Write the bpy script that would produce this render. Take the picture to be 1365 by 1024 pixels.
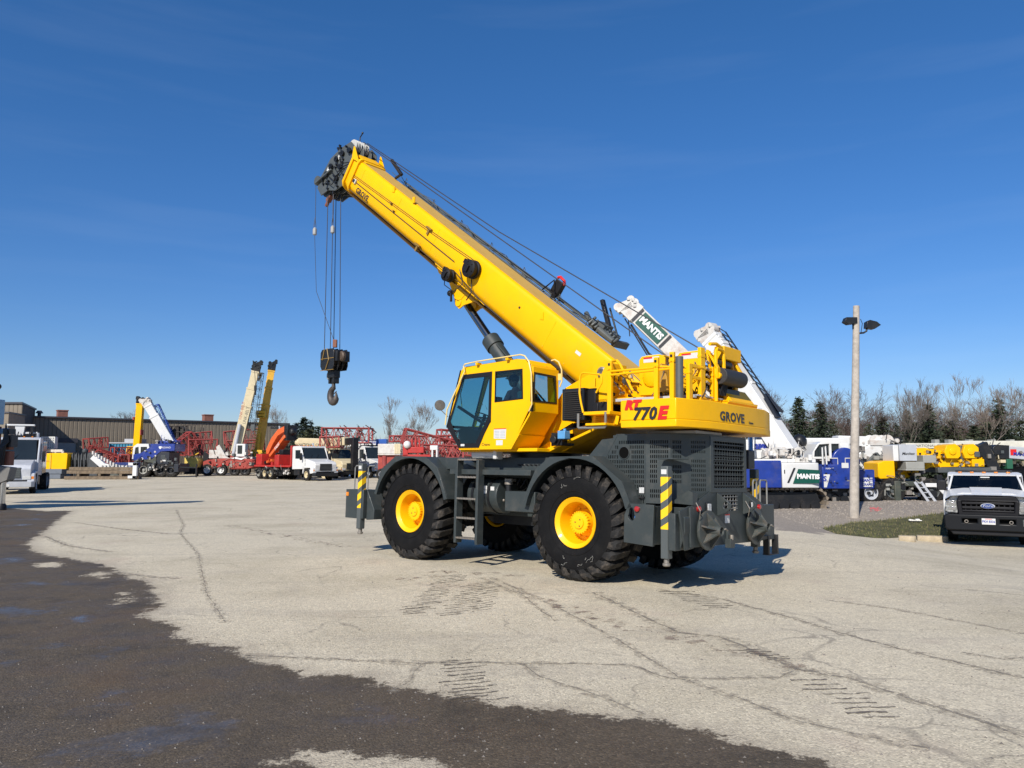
import bpy, bmesh, math, random
import numpy as np
from mathutils import Vector, Matrix, geometry
R=math.radians; PI=math.pi
rnd=random.Random(7)
scene=bpy.context.scene
for o in list(bpy.data.objects): bpy.data.objects.remove(o)
COL=scene.collection

# ---------------------------------------------------------------- camera, sky, sun, exposure
CAM_H=2.03; CAM_F=1036.0; CAM_P=0.0934
cd=bpy.data.cameras.new('camera'); cam=bpy.data.objects.new('camera',cd); COL.objects.link(cam)
cd.sensor_width=36; cd.lens=36*CAM_F/1365; cd.clip_start=.1; cd.clip_end=3000
cam.location=(0,0,CAM_H); cam.rotation_euler=(PI/2+CAM_P,0,0)
scene.camera=cam
SUN_AZ=R(204); SUN_EL=R(36)
S=Vector((math.sin(SUN_AZ)*math.cos(SUN_EL),math.cos(SUN_AZ)*math.cos(SUN_EL),math.sin(SUN_EL)))
SKY_LOW=(.60,.68,.92,1); SKY_HIGH=(.74,.86,1.06,1)
w=bpy.data.worlds.new('World'); scene.world=w; w.use_nodes=True
nt=w.node_tree; bg=nt.nodes['Background']
sky=nt.nodes.new('ShaderNodeTexSky'); sky.sky_type='NISHITA'; sky.sun_disc=False
sky.sun_elevation=SUN_EL; sky.sun_rotation=SUN_AZ
sky.altitude=200; sky.air_density=1.0; sky.dust_density=.3; sky.ozone_density=2.0
# faint high cirrus streaks, part of the sky itself
geo=nt.nodes.new('ShaderNodeTexCoord'); mp=nt.nodes.new('ShaderNodeMapping'); mp.inputs['Scale'].default_value=(1.6,1.6,16)
mp.inputs['Rotation'].default_value=(0,.06,0)
nz=nt.nodes.new('ShaderNodeTexNoise'); nz.inputs['Scale'].default_value=1.6; nz.inputs['Detail'].default_value=5; nz.inputs['Roughness'].default_value=.5
cr=nt.nodes.new('ShaderNodeValToRGB'); cr.color_ramp.elements[0].position=.52; cr.color_ramp.elements[1].position=.85
cr.color_ramp.elements[1].color=(.04,.04,.04,1)
mx=nt.nodes.new('ShaderNodeMixRGB'); mx.inputs[2].default_value=(7,8,9,1)
nt.links.new(geo.outputs['Generated'],mp.inputs[0]); nt.links.new(mp.outputs[0],nz.inputs[0]); nt.links.new(nz.outputs[0],cr.inputs[0])
hs=nt.nodes.new('ShaderNodeHueSaturation'); hs.inputs['Saturation'].default_value=1.18; hs.inputs['Value'].default_value=1.0
sx_=nt.nodes.new('ShaderNodeSeparateXYZ'); nt.links.new(geo.outputs['Generated'],sx_.inputs[0])
tr=nt.nodes.new('ShaderNodeValToRGB'); tr.color_ramp.elements[0].position=0; tr.color_ramp.elements[1].position=.5
tr.color_ramp.elements[0].color=SKY_LOW; tr.color_ramp.elements[1].color=SKY_HIGH
mt_=nt.nodes.new('ShaderNodeMixRGB'); mt_.blend_type='MULTIPLY'; mt_.inputs[0].default_value=1
nt.links.new(sx_.outputs[2],tr.inputs[0]); nt.links.new(tr.outputs[0],mt_.inputs[2]); nt.links.new(sky.outputs[0],mt_.inputs[1])
nt.links.new(mt_.outputs[0],hs.inputs['Color']); nt.links.new(cr.outputs[0],mx.inputs[0]); nt.links.new(hs.outputs[0],mx.inputs[1])
nt.links.new(mx.outputs[0],bg.inputs[0]); bg.inputs[1].default_value=.085
sd=bpy.data.lights.new('sun','SUN'); sun=bpy.data.objects.new('sun',sd); COL.objects.link(sun)
sd.energy=4.3; sd.angle=R(.53); sd.color=(1,.94,.85)
sun.rotation_euler=S.to_track_quat('Z','Y').to_euler()
scene.view_settings.view_transform='Standard'; scene.view_settings.look='None'; scene.view_settings.gamma=1
scene.view_settings.use_curve_mapping=False; scene.view_settings.exposure=0.45
scene.render.engine='CYCLES'

# ---------------------------------------------------------------- measuring helpers
def WX(px,D,py=612):
    "metres to the right of the viewer for a bearing measured on the photograph, at distance D"
    u=-(py-512)/CAM_F; zf=math.cos(CAM_P)-u*math.sin(CAM_P)
    return (px-682.5)/CAM_F*D/zf
def WZ(py,D):
    u=-(py-512)/CAM_F; c,s=math.cos(CAM_P),math.sin(CAM_P)
    return CAM_H+(s+u*c)/(c-u*s)*D
def W3(px,py,D): return Vector((WX(px,D,py),D,WZ(py,D)))
def GD(py,z=0):
    u=-(py-512)/CAM_F; c,s=math.cos(CAM_P),math.sin(CAM_P)
    return (CAM_H-z)/-(s+u*c)*(c-u*s)

# ---------------------------------------------------------------- materials
MATS={}
def mat(name,color,rough=.5,metal=0,spec=.5,coat=0,var=.08,vscale=3,bump=0,bscale=60,dirt=0,dirtcol=(.16,.13,.1),dscale=2.2,var2=None,emit=None,alpha=None):
    if name in MATS: return MATS[name]
    m=bpy.data.materials.new(name); m.use_nodes=True; N=m.node_tree.nodes; L=m.node_tree.links
    b=N['Principled BSDF']; b.inputs['Roughness'].default_value=rough; b.inputs['Metallic'].default_value=metal
    b.inputs['Specular IOR Level'].default_value=spec; b.inputs['Coat Weight'].default_value=coat; b.inputs['Coat Roughness'].default_value=.12
    tc=N.new('ShaderNodeTexCoord'); 
    n=N.new('ShaderNodeTexNoise'); n.inputs['Scale'].default_value=vscale; n.inputs['Detail'].default_value=6; n.inputs['Roughness'].default_value=.65
    L.new(tc.outputs['Object'],n.inputs['Vector'])
    c2=var2 if var2 else tuple(max(0,x*(1-var*2.5)) for x in color)
    rp=N.new('ShaderNodeValToRGB'); rp.color_ramp.elements[0].position=.3; rp.color_ramp.elements[1].position=.68
    rp.color_ramp.elements[0].color=(*c2,1); rp.color_ramp.elements[1].color=(*color,1)
    L.new(n.outputs[0],rp.inputs[0]); out=rp.outputs[0]
    if dirt>0:
        n2=N.new('ShaderNodeTexNoise'); n2.inputs['Scale'].default_value=dscale; n2.inputs['Detail'].default_value=9; n2.inputs['Roughness'].default_value=.75
        L.new(tc.outputs['Object'],n2.inputs['Vector'])
        r2=N.new('ShaderNodeValToRGB'); r2.color_ramp.elements[0].position=.5; r2.color_ramp.elements[1].position=.75; r2.color_ramp.elements[1].color=(dirt,dirt,dirt,1)
        L.new(n2.outputs[0],r2.inputs[0]); mxx=N.new('ShaderNodeMixRGB'); mxx.inputs[2].default_value=(*dirtcol,1)
        L.new(r2.outputs[0],mxx.inputs[0]); L.new(out,mxx.inputs[1]); out=mxx.outputs[0]
        mr=N.new('ShaderNodeMath'); mr.operation='MULTIPLY_ADD'; mr.inputs[1].default_value=.5; mr.inputs[2].default_value=rough; mr.use_clamp=True
        L.new(r2.outputs[0],mr.inputs[0]); L.new(mr.outputs[0],b.inputs['Roughness'])
    L.new(out,b.inputs['Base Color'])
    if bump>0:
        n3=N.new('ShaderNodeTexNoise'); n3.inputs['Scale'].default_value=bscale; n3.inputs['Detail'].default_value=4
        L.new(tc.outputs['Object'],n3.inputs['Vector']); bp=N.new('ShaderNodeBump'); bp.inputs['Strength'].default_value=bump; bp.inputs['Distance'].default_value=.02
        L.new(n3.outputs[0],bp.inputs['Height']); L.new(bp.outputs[0],b.inputs['Normal'])
    if emit: b.inputs['Emission Color'].default_value=(*emit,1); b.inputs['Emission Strength'].default_value=1
    MATS[name]=m; return m
YEL=mat('yellow_paint',(.86,.450,.001),.45,spec=.15,coat=.06,var=.04,vscale=1.4,dirt=.22,dirtcol=(.4,.25,.04))
YELR=mat('yellow_rim_paint',(.90,.47,.002),.45,spec=.25,coat=.1,var=.03,dirt=.12,dirtcol=(.4,.25,.05),dscale=6)
YELT=mat('sky_glare_boom_top',(.60,.36,.07),.6,var=.06,dirt=.4,dirtcol=(.36,.24,.09),dscale=3)  # glancing sky light on the boom top painted in as tan, plus dirt
YEL2=mat('weathered_yellow_paint',(.72,.42,.02),.5,var=.1,dirt=.3,dirtcol=(.3,.2,.06))
OCH=mat('ochre_boom_paint',(.78,.44,.05),.5,var=.12,dirt=.35,dirtcol=(.2,.12,.03),vscale=1)
GRY=mat('slate_grey_paint',(.036,.045,.046),.45,spec=.4,coat=.05,var=.08,dirt=.35,dirtcol=(.11,.10,.085),dscale=4)
GRYL=mat('grey_rail_paint',(.20,.20,.19),.45,var=.08,dirt=.2)
TUBEG=mat('dark_grey_tube',(.075,.085,.085),.45,var=.08,dirt=.25)
STEEL=mat('worn_steel',(.34,.31,.27),.5,metal=.6,var=.12,dirt=.6,dirtcol=(.16,.11,.07))
CHROME=mat('chromed_rod',(.55,.56,.58),.14,metal=1,var=.02)
BLK=mat('black_plastic',(.009,.009,.011),.5,spec=.3,var=.05)
BLKP=mat('black_paint',(.012,.013,.015),.42,spec=.35,coat=.05,var=.08,dirt=.15)
DARKI=mat('dark_interior',(.004,.004,.004),.9,spec=.15)
RUB=mat('tyre_rubber',(.0055,.0055,.006),.72,spec=.18,var=.15,vscale=5,dirt=.10,dirtcol=(.06,.053,.045),dscale=5,bump=.15,bscale=40)
RUBT=mat('tread_rubber',(.012,.0115,.011),.7,spec=.3,var=.2,vscale=6,dirt=.6,dirtcol=(.17,.14,.11),dscale=7,bump=.3,bscale=30)
ROPE=mat('wire_rope',(.05,.05,.055),.45,metal=.4,var=.1)
WHT=mat('white_paint',(.66,.66,.64),.38,coat=.2,var=.05,dirt=.25,dirtcol=(.35,.29,.22),vscale=1.2)
WHTD=mat('rusty_white_paint',(.58,.56,.52),.55,var=.08,dirt=.8,dirtcol=(.30,.15,.08),dscale=1.7)
CRM=mat('cream_paint',(.62,.53,.34),.45,var=.06,dirt=.3,dirtcol=(.35,.25,.13))
BLU=mat('blue_paint',(.008,.035,.26),.38,coat=.2,var=.12,dirt=.3)
NAVY=mat('navy_paint',(.01,.025,.14),.4,coat=.2,var=.1,dirt=.15)
GRN=mat('green_sign_print',(.003,.075,.05),.4)
RED=mat('red_paint',(.45,.025,.02),.45,var=.12,dirt=.35,dirtcol=(.2,.05,.035))
REDF=mat('faded_red_lattice',(.33,.045,.04),.65,var=.15,dirt=.5,dirtcol=(.22,.09,.075),vscale=.8)
REDD=mat('carrier_red_paint',(.36,.045,.03),.5,var=.12,dirt=.4,dirtcol=(.2,.08,.05))
REDL=mat('red_lettering',(.62,.015,.012),.4)
ORG=mat('orange_paint',(.70,.13,.03),.45,var=.08,dirt=.2,dirtcol=(.3,.1,.05))
TEAL=mat('teal_container_paint',(.03,.22,.36),.5,var=.1,dirt=.25)
DGRN=mat('olive_carrier_paint',(.06,.07,.055),.55,var=.12,dirt=.4,dirtcol=(.16,.12,.08))
STONE=mat('grey_cabinet_paint',(.30,.30,.27),.5,var=.06,dirt=.2)
LGRY=mat('light_grey_paint',(.42,.44,.47),.45,var=.06,dirt=.1)
LTR=mat('black_lettering',(.02,.02,.022),.4)
LTRW=mat('white_lettering',(.78,.78,.76),.4)
LTRB=mat('blue_lettering',(.02,.04,.30),.4)
DECAL=mat('white_decal',(.60,.60,.58),.4,var=.05)
LAMPR=mat('red_lens',(.35,.01,.01),.15,coat=1)
LAMPA=mat('amber_lens',(.75,.22,.01),.2,coat=.6)
LAMPC=mat('clear_lens',(.62,.63,.62),.12,coat=1,var=.15,vscale=25)
BRICK=mat('red_brick',(.26,.11,.08),.85,var=.15)
WOOD=mat('timber',(.21,.155,.10),.85,var=.25,vscale=4,dirt=.5,dirtcol=(.10,.08,.06),bump=.3,bscale=20)
POLE=mat('weathered_pole_wood',(.47,.42,.36),.85,var=.16,vscale=5,dirt=.35,dirtcol=(.22,.17,.12),bump=.35,bscale=25)
BARK=mat('grey_brown_bark',(.115,.09,.077),.9,var=.2)
BARKP=mat('pale_bark',(.20,.165,.135),.9,var=.2)
NEED=mat('dark_conifer_needles',(.045,.060,.028),.75,var=.3,var2=(.012,.024,.013),vscale=1.1)
NEEDO=mat('olive_conifer_needles',(.060,.068,.028),.75,var=.3,var2=(.026,.032,.014),vscale=1.1)
NEEDB=mat('bluish_conifer_needles',(.045,.072,.058),.75,var=.3,var2=(.02,.035,.03),vscale=1.1)
TWIG=mat('brown_twigs',(.115,.078,.064),.9,var=.2)
SKIN=mat('skin',(.42,.24,.17),.5,var=.04)
MARO=mat('maroon_shirt',(.14,.05,.065),.85,var=.1)
SEATM=mat('grey_seat_fabric',(.10,.11,.12),.8,var=.1)
WALLM=mat('brown_metal_cladding',(.21,.175,.13),.65,var=.09,vscale=.5,dirt=.2,dirtcol=(.06,.05,.04),dscale=.4)
TRIMM=mat('dark_roof_trim',(.05,.05,.06),.5)
SHUT=mat('pale_shutter',(.30,.31,.30),.5,var=.06)
def glass(name,tint,trans=.85,rough=.02):
    m=bpy.data.materials.new(name); m.use_nodes=True; N=m.node_tree.nodes; L=m.node_tree.links
    N.remove(N['Principled BSDF']); o=N['Material Output']
    t=N.new('ShaderNodeBsdfTransparent'); t.inputs[0].default_value=(*tint,1)
    g=N.new('ShaderNodeBsdfGlossy'); g.inputs['Roughness'].default_value=rough
    lw=N.new('ShaderNodeLayerWeight'); lw.inputs[0].default_value=.5
    pw=N.new('ShaderNodeMath'); pw.operation='POWER'; pw.inputs[1].default_value=4; L.new(lw.outputs['Facing'],pw.inputs[0])
    f=N.new('ShaderNodeMath'); f.operation='MULTIPLY_ADD'; f.inputs[1].default_value=.8; f.inputs[2].default_value=.05; f.use_clamp=True; L.new(pw.outputs[0],f.inputs[0])
    mx=N.new('ShaderNodeMixShader'); L.new(f.outputs[0],mx.inputs[0]); L.new(t.outputs[0],mx.inputs[1]); L.new(g.outputs[0],mx.inputs[2]); L.new(mx.outputs[0],o.inputs[0])
    MATS[name]=m; return m
GLS=glass('tinted_cab_glass',(.52,.72,.75)); GLD=glass('dark_window_glass',(.07,.09,.10))
GLO=mat('opaque_dark_window',(.018,.025,.03),.06,var=.1,vscale=1)

# ---------------------------------------------------------------- mesh builder
class MB:
    def __init__(s): s.v=[]; s.f=[]; s.m=[]
    def add(s,vs,fs,m=0):
        o=len(s.v); s.v+=[tuple(v) for v in vs]; s.f+=[tuple(i+o for i in f) for f in fs]; s.m+=[m]*len(fs); return s
    def box(s,x0,x1,y0,y1,z0,z1,m=0):
        vs=[(x,y,z) for x in (x0,x1) for y in (y0,y1) for z in (z0,z1)]
        return s.add(vs,[(0,1,3,2),(4,6,7,5),(0,4,5,1),(2,3,7,6),(0,2,6,4),(1,5,7,3)],m)
    def beam(s,p,q,w,h,up=(0,0,1),m=0,w2=None,h2=None):
        p=Vector(p);q=Vector(q);d=(q-p).normalized();up=Vector(up)
        if abs(d.dot(up))>.98: up=Vector((1,0,0))
        sx=d.cross(up).normalized();sz=sx.cross(d)
        w2=w if w2 is None else w2;h2=h if h2 is None else h2
        vs=[p+sx*a*w/2+sz*b*h/2 for a in(-1,1) for b in(-1,1)]+[q+sx*a*w2/2+sz*b*h2/2 for a in(-1,1) for b in(-1,1)]
        return s.add(vs,[(0,1,3,2),(4,6,7,5),(0,4,5,1),(2,3,7,6),(0,2,6,4),(1,5,7,3)],m)
    def cyl(s,p,q,r,r2=None,n=16,m=0,caps=True):
        p=Vector(p);q=Vector(q);r2=r if r2 is None else r2
        d=(q-p).normalized();a=d.orthogonal().normalized();b=d.cross(a)
        vs=[];fs=[]
        for c,rr in ((p,r),(q,r2)):
            for i in range(n): t=2*PI*i/n; vs.append(c+(a*math.cos(t)+b*math.sin(t))*rr)
        for i in range(n): j=(i+1)%n; fs.append((i,j,n+j,n+i))
        if caps: fs.append(tuple(range(n))[::-1]); fs.append(tuple(range(n,2*n)))
        return s.add(vs,fs,m)
    def tube(s,pts,r,n=8,m=0,closed=False):
        pts=[Vector(p) for p in pts]; K=len(pts); rr=r if isinstance(r,(list,tuple)) else [r]*K
        vs=[];fs=[];prev=None
        for k in range(K):
            if closed: d=(pts[(k+1)%K]-pts[k-1])
            else: d=pts[min(k+1,K-1)]-pts[max(k-1,0)]
            d=d.normalized() if d.length>1e-9 else Vector((0,0,1))
            if prev is None: a=d.orthogonal().normalized()
            else:
                a=prev-d*prev.dot(d)
                a=a.normalized() if a.length>1e-6 else d.orthogonal().normalized()
            prev=a;b=d.cross(a)
            for i in range(n): t=2*PI*i/n; vs.append(pts[k]+(a*math.cos(t)+b*math.sin(t))*rr[k])
        for k in range(K-1+(1 if closed else 0)):
            k2=(k+1)%K
            for i in range(n): j=(i+1)%n; fs.append((k*n+i,k*n+j,k2*n+j,k2*n+i))
        if not closed: fs.append(tuple(range(n))[::-1]); fs.append(tuple(range((K-1)*n,K*n)))
        return s.add(vs,fs,m)
    def prism(s,poly,pl,a,b,holes=(),m=0):
        "extrude a 2D polygon; pl 'xz' extrudes along y, 'yz' along x, 'xy' along z"
        def P(u,v,t): return {'xz':(u,t,v),'yz':(t,u,v),'xy':(u,v,t)}[pl]
        loops=[list(poly)]+[list(h) for h in holes]
        flat=[p for l in loops for p in l]; n=len(flat)
        tris=geometry.tessellate_polygon([[Vector((p[0],p[1],0)) for p in l] for l in loops])
        vs=[P(*p,a) for p in flat]+[P(*p,b) for p in flat]
        fs=[tuple(t) for t in tris]+[tuple(i+n for i in t[::-1]) for t in tris]
        o=0
        for l in loops:
            k=len(l)
            for i in range(k): j=(i+1)%k; fs.append((o+i,o+j,n+o+j,n+o+i))
            o+=k
        return s.add(vs,fs,m)
    def lathe(s,prof,c,ax,n=32,m=0,close=False):
        "profile of (radius, distance along ax)"
        c=Vector(c);d=Vector(ax).normalized();a=d.orthogonal().normalized();b=d.cross(a);K=len(prof);vs=[];fs=[]
        for r,h in prof:
            for i in range(n): t=2*PI*i/n; vs.append(c+d*h+(a*math.cos(t)+b*math.sin(t))*max(r,1e-4))
        for k in range(K if close else K-1):
            k2=(k+1)%K
            for i in range(n): j=(i+1)%n; fs.append((k*n+i,k*n+j,k2*n+j,k2*n+i))
        return s.add(vs,fs,m)
    def sphere(s,c,r,n=12,m=0,sc=(1,1,1)):
        c=Vector(c);K=max(4,n//2);vs=[];fs=[]
        for k in range(K+1):
            ph=PI*k/K
            for i in range(n): t=2*PI*i/n; vs.append(c+Vector((math.sin(ph)*math.cos(t)*sc[0],math.sin(ph)*math.sin(t)*sc[1],math.cos(ph)*sc[2]))*r)
        for k in range(K):
            for i in range(n): j=(i+1)%n; fs.append((k*n+i,k*n+j,(k+1)*n+j,(k+1)*n+i))
        return s.add(vs,fs,m)
    def quad(s,*p,m=0): return s.add(p,[tuple(range(len(p)))],m)
    def xf(s,M,start=0):
        s.v=s.v[:start]+[tuple(M@Vector(v)) for v in s.v[start:]]; return s
    def mesh(s,name,mats,smooth=30):
        me=bpy.data.meshes.new(name); me.from_pydata(s.v,[],s.f)
        for mm in (mats if isinstance(mats,(list,tuple)) else [mats]): me.materials.append(mm)
        if max(s.m,default=0)>0: me.polygons.foreach_set('material_index',s.m)
        bm=bmesh.new(); bm.from_mesh(me); bmesh.ops.recalc_face_normals(bm,faces=bm.faces); bm.to_mesh(me); bm.free()
        if smooth:
            me.polygons.foreach_set('use_smooth',[True]*len(me.polygons)); me.set_sharp_from_angle(angle=R(smooth))
        me.update(); return me
    def build(s,name,mats,parent=None,bevel=0,smooth=30,loc=None):
        o=bpy.data.objects.new(name,s.mesh(name,mats,smooth)); COL.objects.link(o)
        if parent: o.parent=parent
        if loc is not None: o.location=loc
        if bevel:
            b=o.modifiers.new('bevel','BEVEL'); b.width=bevel; b.segments=2; b.limit_method='ANGLE'; b.angle_limit=R(35); b.use_clamp_overlap=True
        return o
def tag(o,label=None,cat=None,group=None,kind=None):
    if label: o['label']=label
    if cat: o['category']=cat
    if group: o['group']=group
    if kind: o['kind']=kind
    return o
def empty(name,loc=(0,0,0),rz=0,label=None,cat=None,group=None,rx=0):
    o=bpy.data.objects.new(name,None); COL.objects.link(o); o.location=loc; o.rotation_euler=(rx,0,rz)
    return tag(o,label,cat,group)
def inst(src,name,parent=None,loc=None,rz=None,mw=None):
    o=bpy.data.objects.new(name,src.data); COL.objects.link(o)
    if parent: o.parent=parent
    if loc is not None: o.location=loc
    if rz is not None: o.rotation_euler=(0,0,rz)
    if mw is not None: o.matrix_local=mw
    for md in src.modifiers:
        if md.type=='BEVEL':
            b=o.modifiers.new('bevel','BEVEL'); b.width=md.width; b.segments=2; b.limit_method='ANGLE'; b.angle_limit=md.angle_limit
    return o
def copy_tree(o,parent=None):
    c=o.copy(); COL.objects.link(c); c.parent=parent
    for ch in list(o.children): copy_tree(ch,c)
    return c
def text(s,name,size,mt,parent,M,bold=.0,shear=0,depth=.002,space=1.0,align='CENTER',xs=1):
    "flat printed lettering; M places it: local x = reading direction, y = up, z = out of the surface"
    cu=bpy.data.curves.new(name,'FONT'); cu.body=s; cu.size=size; cu.offset=bold; cu.shear=shear; cu.extrude=depth; cu.space_character=space
    cu.align_x=align; cu.align_y='CENTER'; cu.resolution_u=2
    t=bpy.data.objects.new(name,cu); COL.objects.link(t)
    dg=bpy.context.evaluated_depsgraph_get(); me=bpy.data.meshes.new_from_object(t.evaluated_get(dg)); bpy.data.objects.remove(t)
    me.materials.clear(); me.materials.append(mt); me.transform(Matrix.Diagonal((xs,1,1,1))); me.transform(M)
    o=bpy.data.objects.new(name,me); COL.objects.link(o)
    if parent: o.parent=parent
    return o
def frameM(o,x,y):
    x=Vector(x).normalized(); y=Vector(y).normalized(); z=x.cross(y).normalized(); y=z.cross(x)
    return Matrix(((x.x,y.x,z.x,o[0]),(x.y,y.y,z.y,o[1]),(x.z,y.z,z.z,o[2]),(0,0,0,1)))
# ---------------------------------------------------------------- the big yellow rough terrain crane
CR_LOC=(0.5554,15.2222,0); CR_YAW=2.4136; CR_ROLL=.0276
MC=Matrix.Translation(CR_LOC)@Matrix.Rotation(CR_YAW,4,'Z')@Matrix.Rotation(CR_ROLL,4,'X')
CR=empty('rough_terrain_crane',CR_LOC,CR_YAW,'big yellow and grey four wheeled crane with raised boom in the middle of the yard','crane',rx=CR_ROLL)
def B(mb,name,mt,bevel=.006,smooth=30,parent=CR): return mb.build(name,mt,parent,bevel,smooth)
AX,AY,AZ=(1,0,0),(0,1,0),(0,0,1)

# wheels: one built, three copied
def wheel_parts():
    wm=MB()   # rim, axis y, outer face towards +y
    prof=[(.30,.02),(.31,.10),(.325,.27),(.335,.315),(.36,.335),(.385,.35),(.405,.365),(.412,.355),(.412,.33),(.39,.31),(.375,.25),(.36,-.33),(.40,-.36)]
    wm.lathe(prof,(0,0,0),AY,48)
    wm.lathe([(.02,.03),(.305,.03)],(0,0,0),AY,48)
    hb=MB(); hb.lathe([(.22,.03),(.215,.07),(.175,.09),(.175,.215),(.165,.235),(.10,.24),(.095,.262),(.0,.265)],(0,0,0),AY,40)
    for i in range(24):
        t=2*PI*i/24; c=Vector((math.cos(t)*.172,.19,math.sin(t)*.172)); hb.cyl(c,c+Vector((0,.052,0)),.013,n=6)
    for i in range(12):
        t=2*PI*(i+.5)/12; c=Vector((math.cos(t)*.25,.02,math.sin(t)*.25)); hb.cyl(c,c+Vector((0,.05,0)),.018,n=6)
    for i in range(3):
        t=2*PI*i/3+.4; c=Vector((math.cos(t)*.06,.24,math.sin(t)*.06)); hb.cyl(c,c+Vector((0,.03,0)),.012,n=6,m=1)
    ty=MB()
    tp=[(.40,.33),(.43,.365),(.50,.385),(.60,.395),(.70,.39),(.78,.372),(.835,.335),(.862,.27),(.872,.15),(.875,0)]
    full=tp+[(r,-h) for r,h in tp[-2::-1]]
    ty.lathe(full,(0,0,0),AY,72)
    # moulded ribs on the sidewall
    ty.lathe([(.50,.386),(.505,.394),(.515,.394),(.52,.387)],(0,0,0),AY,72)
    ty.lathe([(.735,.384),(.74,.39),(.75,.388),(.755,.378)],(0,0,0),AY,72)
    N=27
    for side in (1,-1):
        for k in range(N):
            t0=2*PI*(k+(0 if side>0 else .5))/N
            st=[]  # stations across the tyre: (half angle, skew, y, r_top, r_base)
            for hw,sk,y,rt,rb in ((.060,.14,.395,.795,.74),(.066,.10,.378,.868,.80),(.070,.045,.318,.925,.83),(.068,.0,.20,.938,.85),(.062,-.03,.03,.938,.86)):
                ring=[]
                for a_,r_ in ((-hw*1.12,rb),(-hw*.9,rt),(hw*.9,rt),(hw*1.12,rb)):
                    t=t0+sk+a_; ring.append((math.cos(t)*r_,side*y,math.sin(t)*r_))
                st.append(ring)
            vs=[p for r_ in st for p in r_]; fs=[]
            for q in range(len(st)-1):
                for j in range(3): fs.append((q*4+j,q*4+j+1,q*4+4+j+1,q*4+4+j))
            fs.append((0,1,2,3)); fs.append(tuple(len(vs)-4+i for i in (3,2,1,0)))
            ty.add(vs,fs,1)
    return wm,hb,ty
wm,hb,ty=wheel_parts()
w0=wm.build('wheel',YELR,CR,0); t0=ty.build('tyre',[RUB,RUBT],w0,0,28); h0=hb.build('hub',[YELR,LTR],w0,0)
def placew(o,x,y,flip,spin): o.location=(x,y,.925); o.rotation_euler=(0,spin,PI if flip else 0)
placew(w0,-2.02,1.25,False,.3)
for x,y,fl,sp in ((2.02,1.25,False,1.1),(-2.02,-1.25,True,.5),(2.02,-1.25,True,2.2)):
    c=copy_tree(w0,CR); placew(c,x,y,fl,sp)
# pale scuffs and paper strands stuck to the near tyres
sc=MB()
for k in range(9):
    a=rnd.uniform(-2.1,-1.0) if k<6 else rnd.uniform(1.2,2.0); r0=rnd.uniform(.60,.74); pts=[]
    for j in range(9):
        a+=rnd.uniform(-.02,.06); r0+=rnd.uniform(-.02,.024); pts.append((math.cos(a)*min(r0,.74),.402,math.sin(a)*min(r0,.74)))
    sc.tube(pts,.0022,4)
o=sc.build('chalk_scuff',mat('pale_scuff',(.35,.34,.31),.9),w0,0)

# axles and underbody
for x in (-2.02,2.02):
    u=MB(); u.cyl((x,-1.0,.925),(x,1.0,.925),.16,n=20); u.sphere((x,0,.9),.33,16); u.cyl((x,.85,.925),(x,1.12,.925),.3,n=24); u.cyl((x,-.85,.925),(x,-1.12,.925),.3,n=24)
    B(u,'axle',BLKP,0)
u=MB(); u.box(-3.75,3.55,-.5,.5,.98,1.62)
u.box(-3.0,3.1,-.56,-.5,.9,1.66); u.box(-3.0,3.1,.5,.56,.9,1.66)
B(u,'chassis_frame',GRY)
u=MB(); u.cyl((-1.3,0,.9),(1.3,0,.9),.07,n=12); u.box(-.9,.9,-.4,.4,.72,.98); u.tube([(-1.2,.6,1.2),(-.6,.72,1.05),(0,.7,1.25),(.4,.66,1.1),(1.2,.62,1.2)],.025); u.tube([(-1.5,.65,1.4),(-.6,.8,1.3),(.3,.7,1.45),(1.3,.62,1.4)],.02)
B(u,'driveline',BLKP,0)

# fenders: a flat face with a round arch, and the plate over the tyre
def fender(cx,outer,name='fender'):
    arc=[]; rr=1.035
    a0=math.atan2(outer[0][1]-.925,outer[0][0]-cx); a1=math.atan2(outer[-1][1]-.925,outer[-1][0]-cx)
    n=20
    for i in range(n+1):
        t=a1+(a0-a1)*i/n; arc.append((cx+rr*math.cos(t),.925+rr*math.sin(t)))
    f=MB(); f.prism(outer+arc,'xz',1.635,1.655)
    for i in range(len(outer)-1):
        p,q=outer[i],outer[i+1]
        d=Vector((q[0]-p[0],q[1]-p[1])).normalized(); nn=Vector((-d.y,d.x)); 
        if nn.y<0 and i in(1,2,): nn=-nn
        c=Vector((cx,.925)); 
        if (Vector(p)-c).dot(nn)<0: nn=-nn
        poly=[p,q,(q[0]-nn.x*.02,q[1]-nn.y*.02),(p[0]-nn.x*.02,p[1]-nn.y*.02)]
        f.prism(poly,'xz',.72,1.635)
    for i in range(n):   # inner lip
        p,q=arc[i],arc[i+1]; k=.97
        f.add([(p[0],1.635,p[1]),(q[0],1.635,q[1]),(q[0],1.56,q[1]),(p[0],1.56,p[1])],[(0,1,2,3)])
    return f
rear_out=[(-.93,1.18),(-1.0,1.36),(-1.22,1.78),(-1.52,1.985),(-2.40,2.0),(-2.96,1.60),(-3.13,1.22)]
front_out=[(.93,1.20),(1.02,1.40),(1.22,1.78),(1.56,1.99),(2.45,2.0),(2.88,1.74),(3.09,1.24)]
f=B(fender(-2.02,rear_out[::-1]),'fender',GRY)
f=B(fender(2.02,front_out[::-1]),'fender',GRY)
for cx,oo in ((-2.02,rear_out),(2.02,front_out)):
    m=MB()
    for i in range(len(oo)-1): m.prism([oo[i],oo[i+1],(oo[i+1][0],oo[i+1][1]-.02),(oo[i][0],oo[i][1]-.02)],'xz',-1.65,-.72)
    B(m,'fender',GRY)
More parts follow.
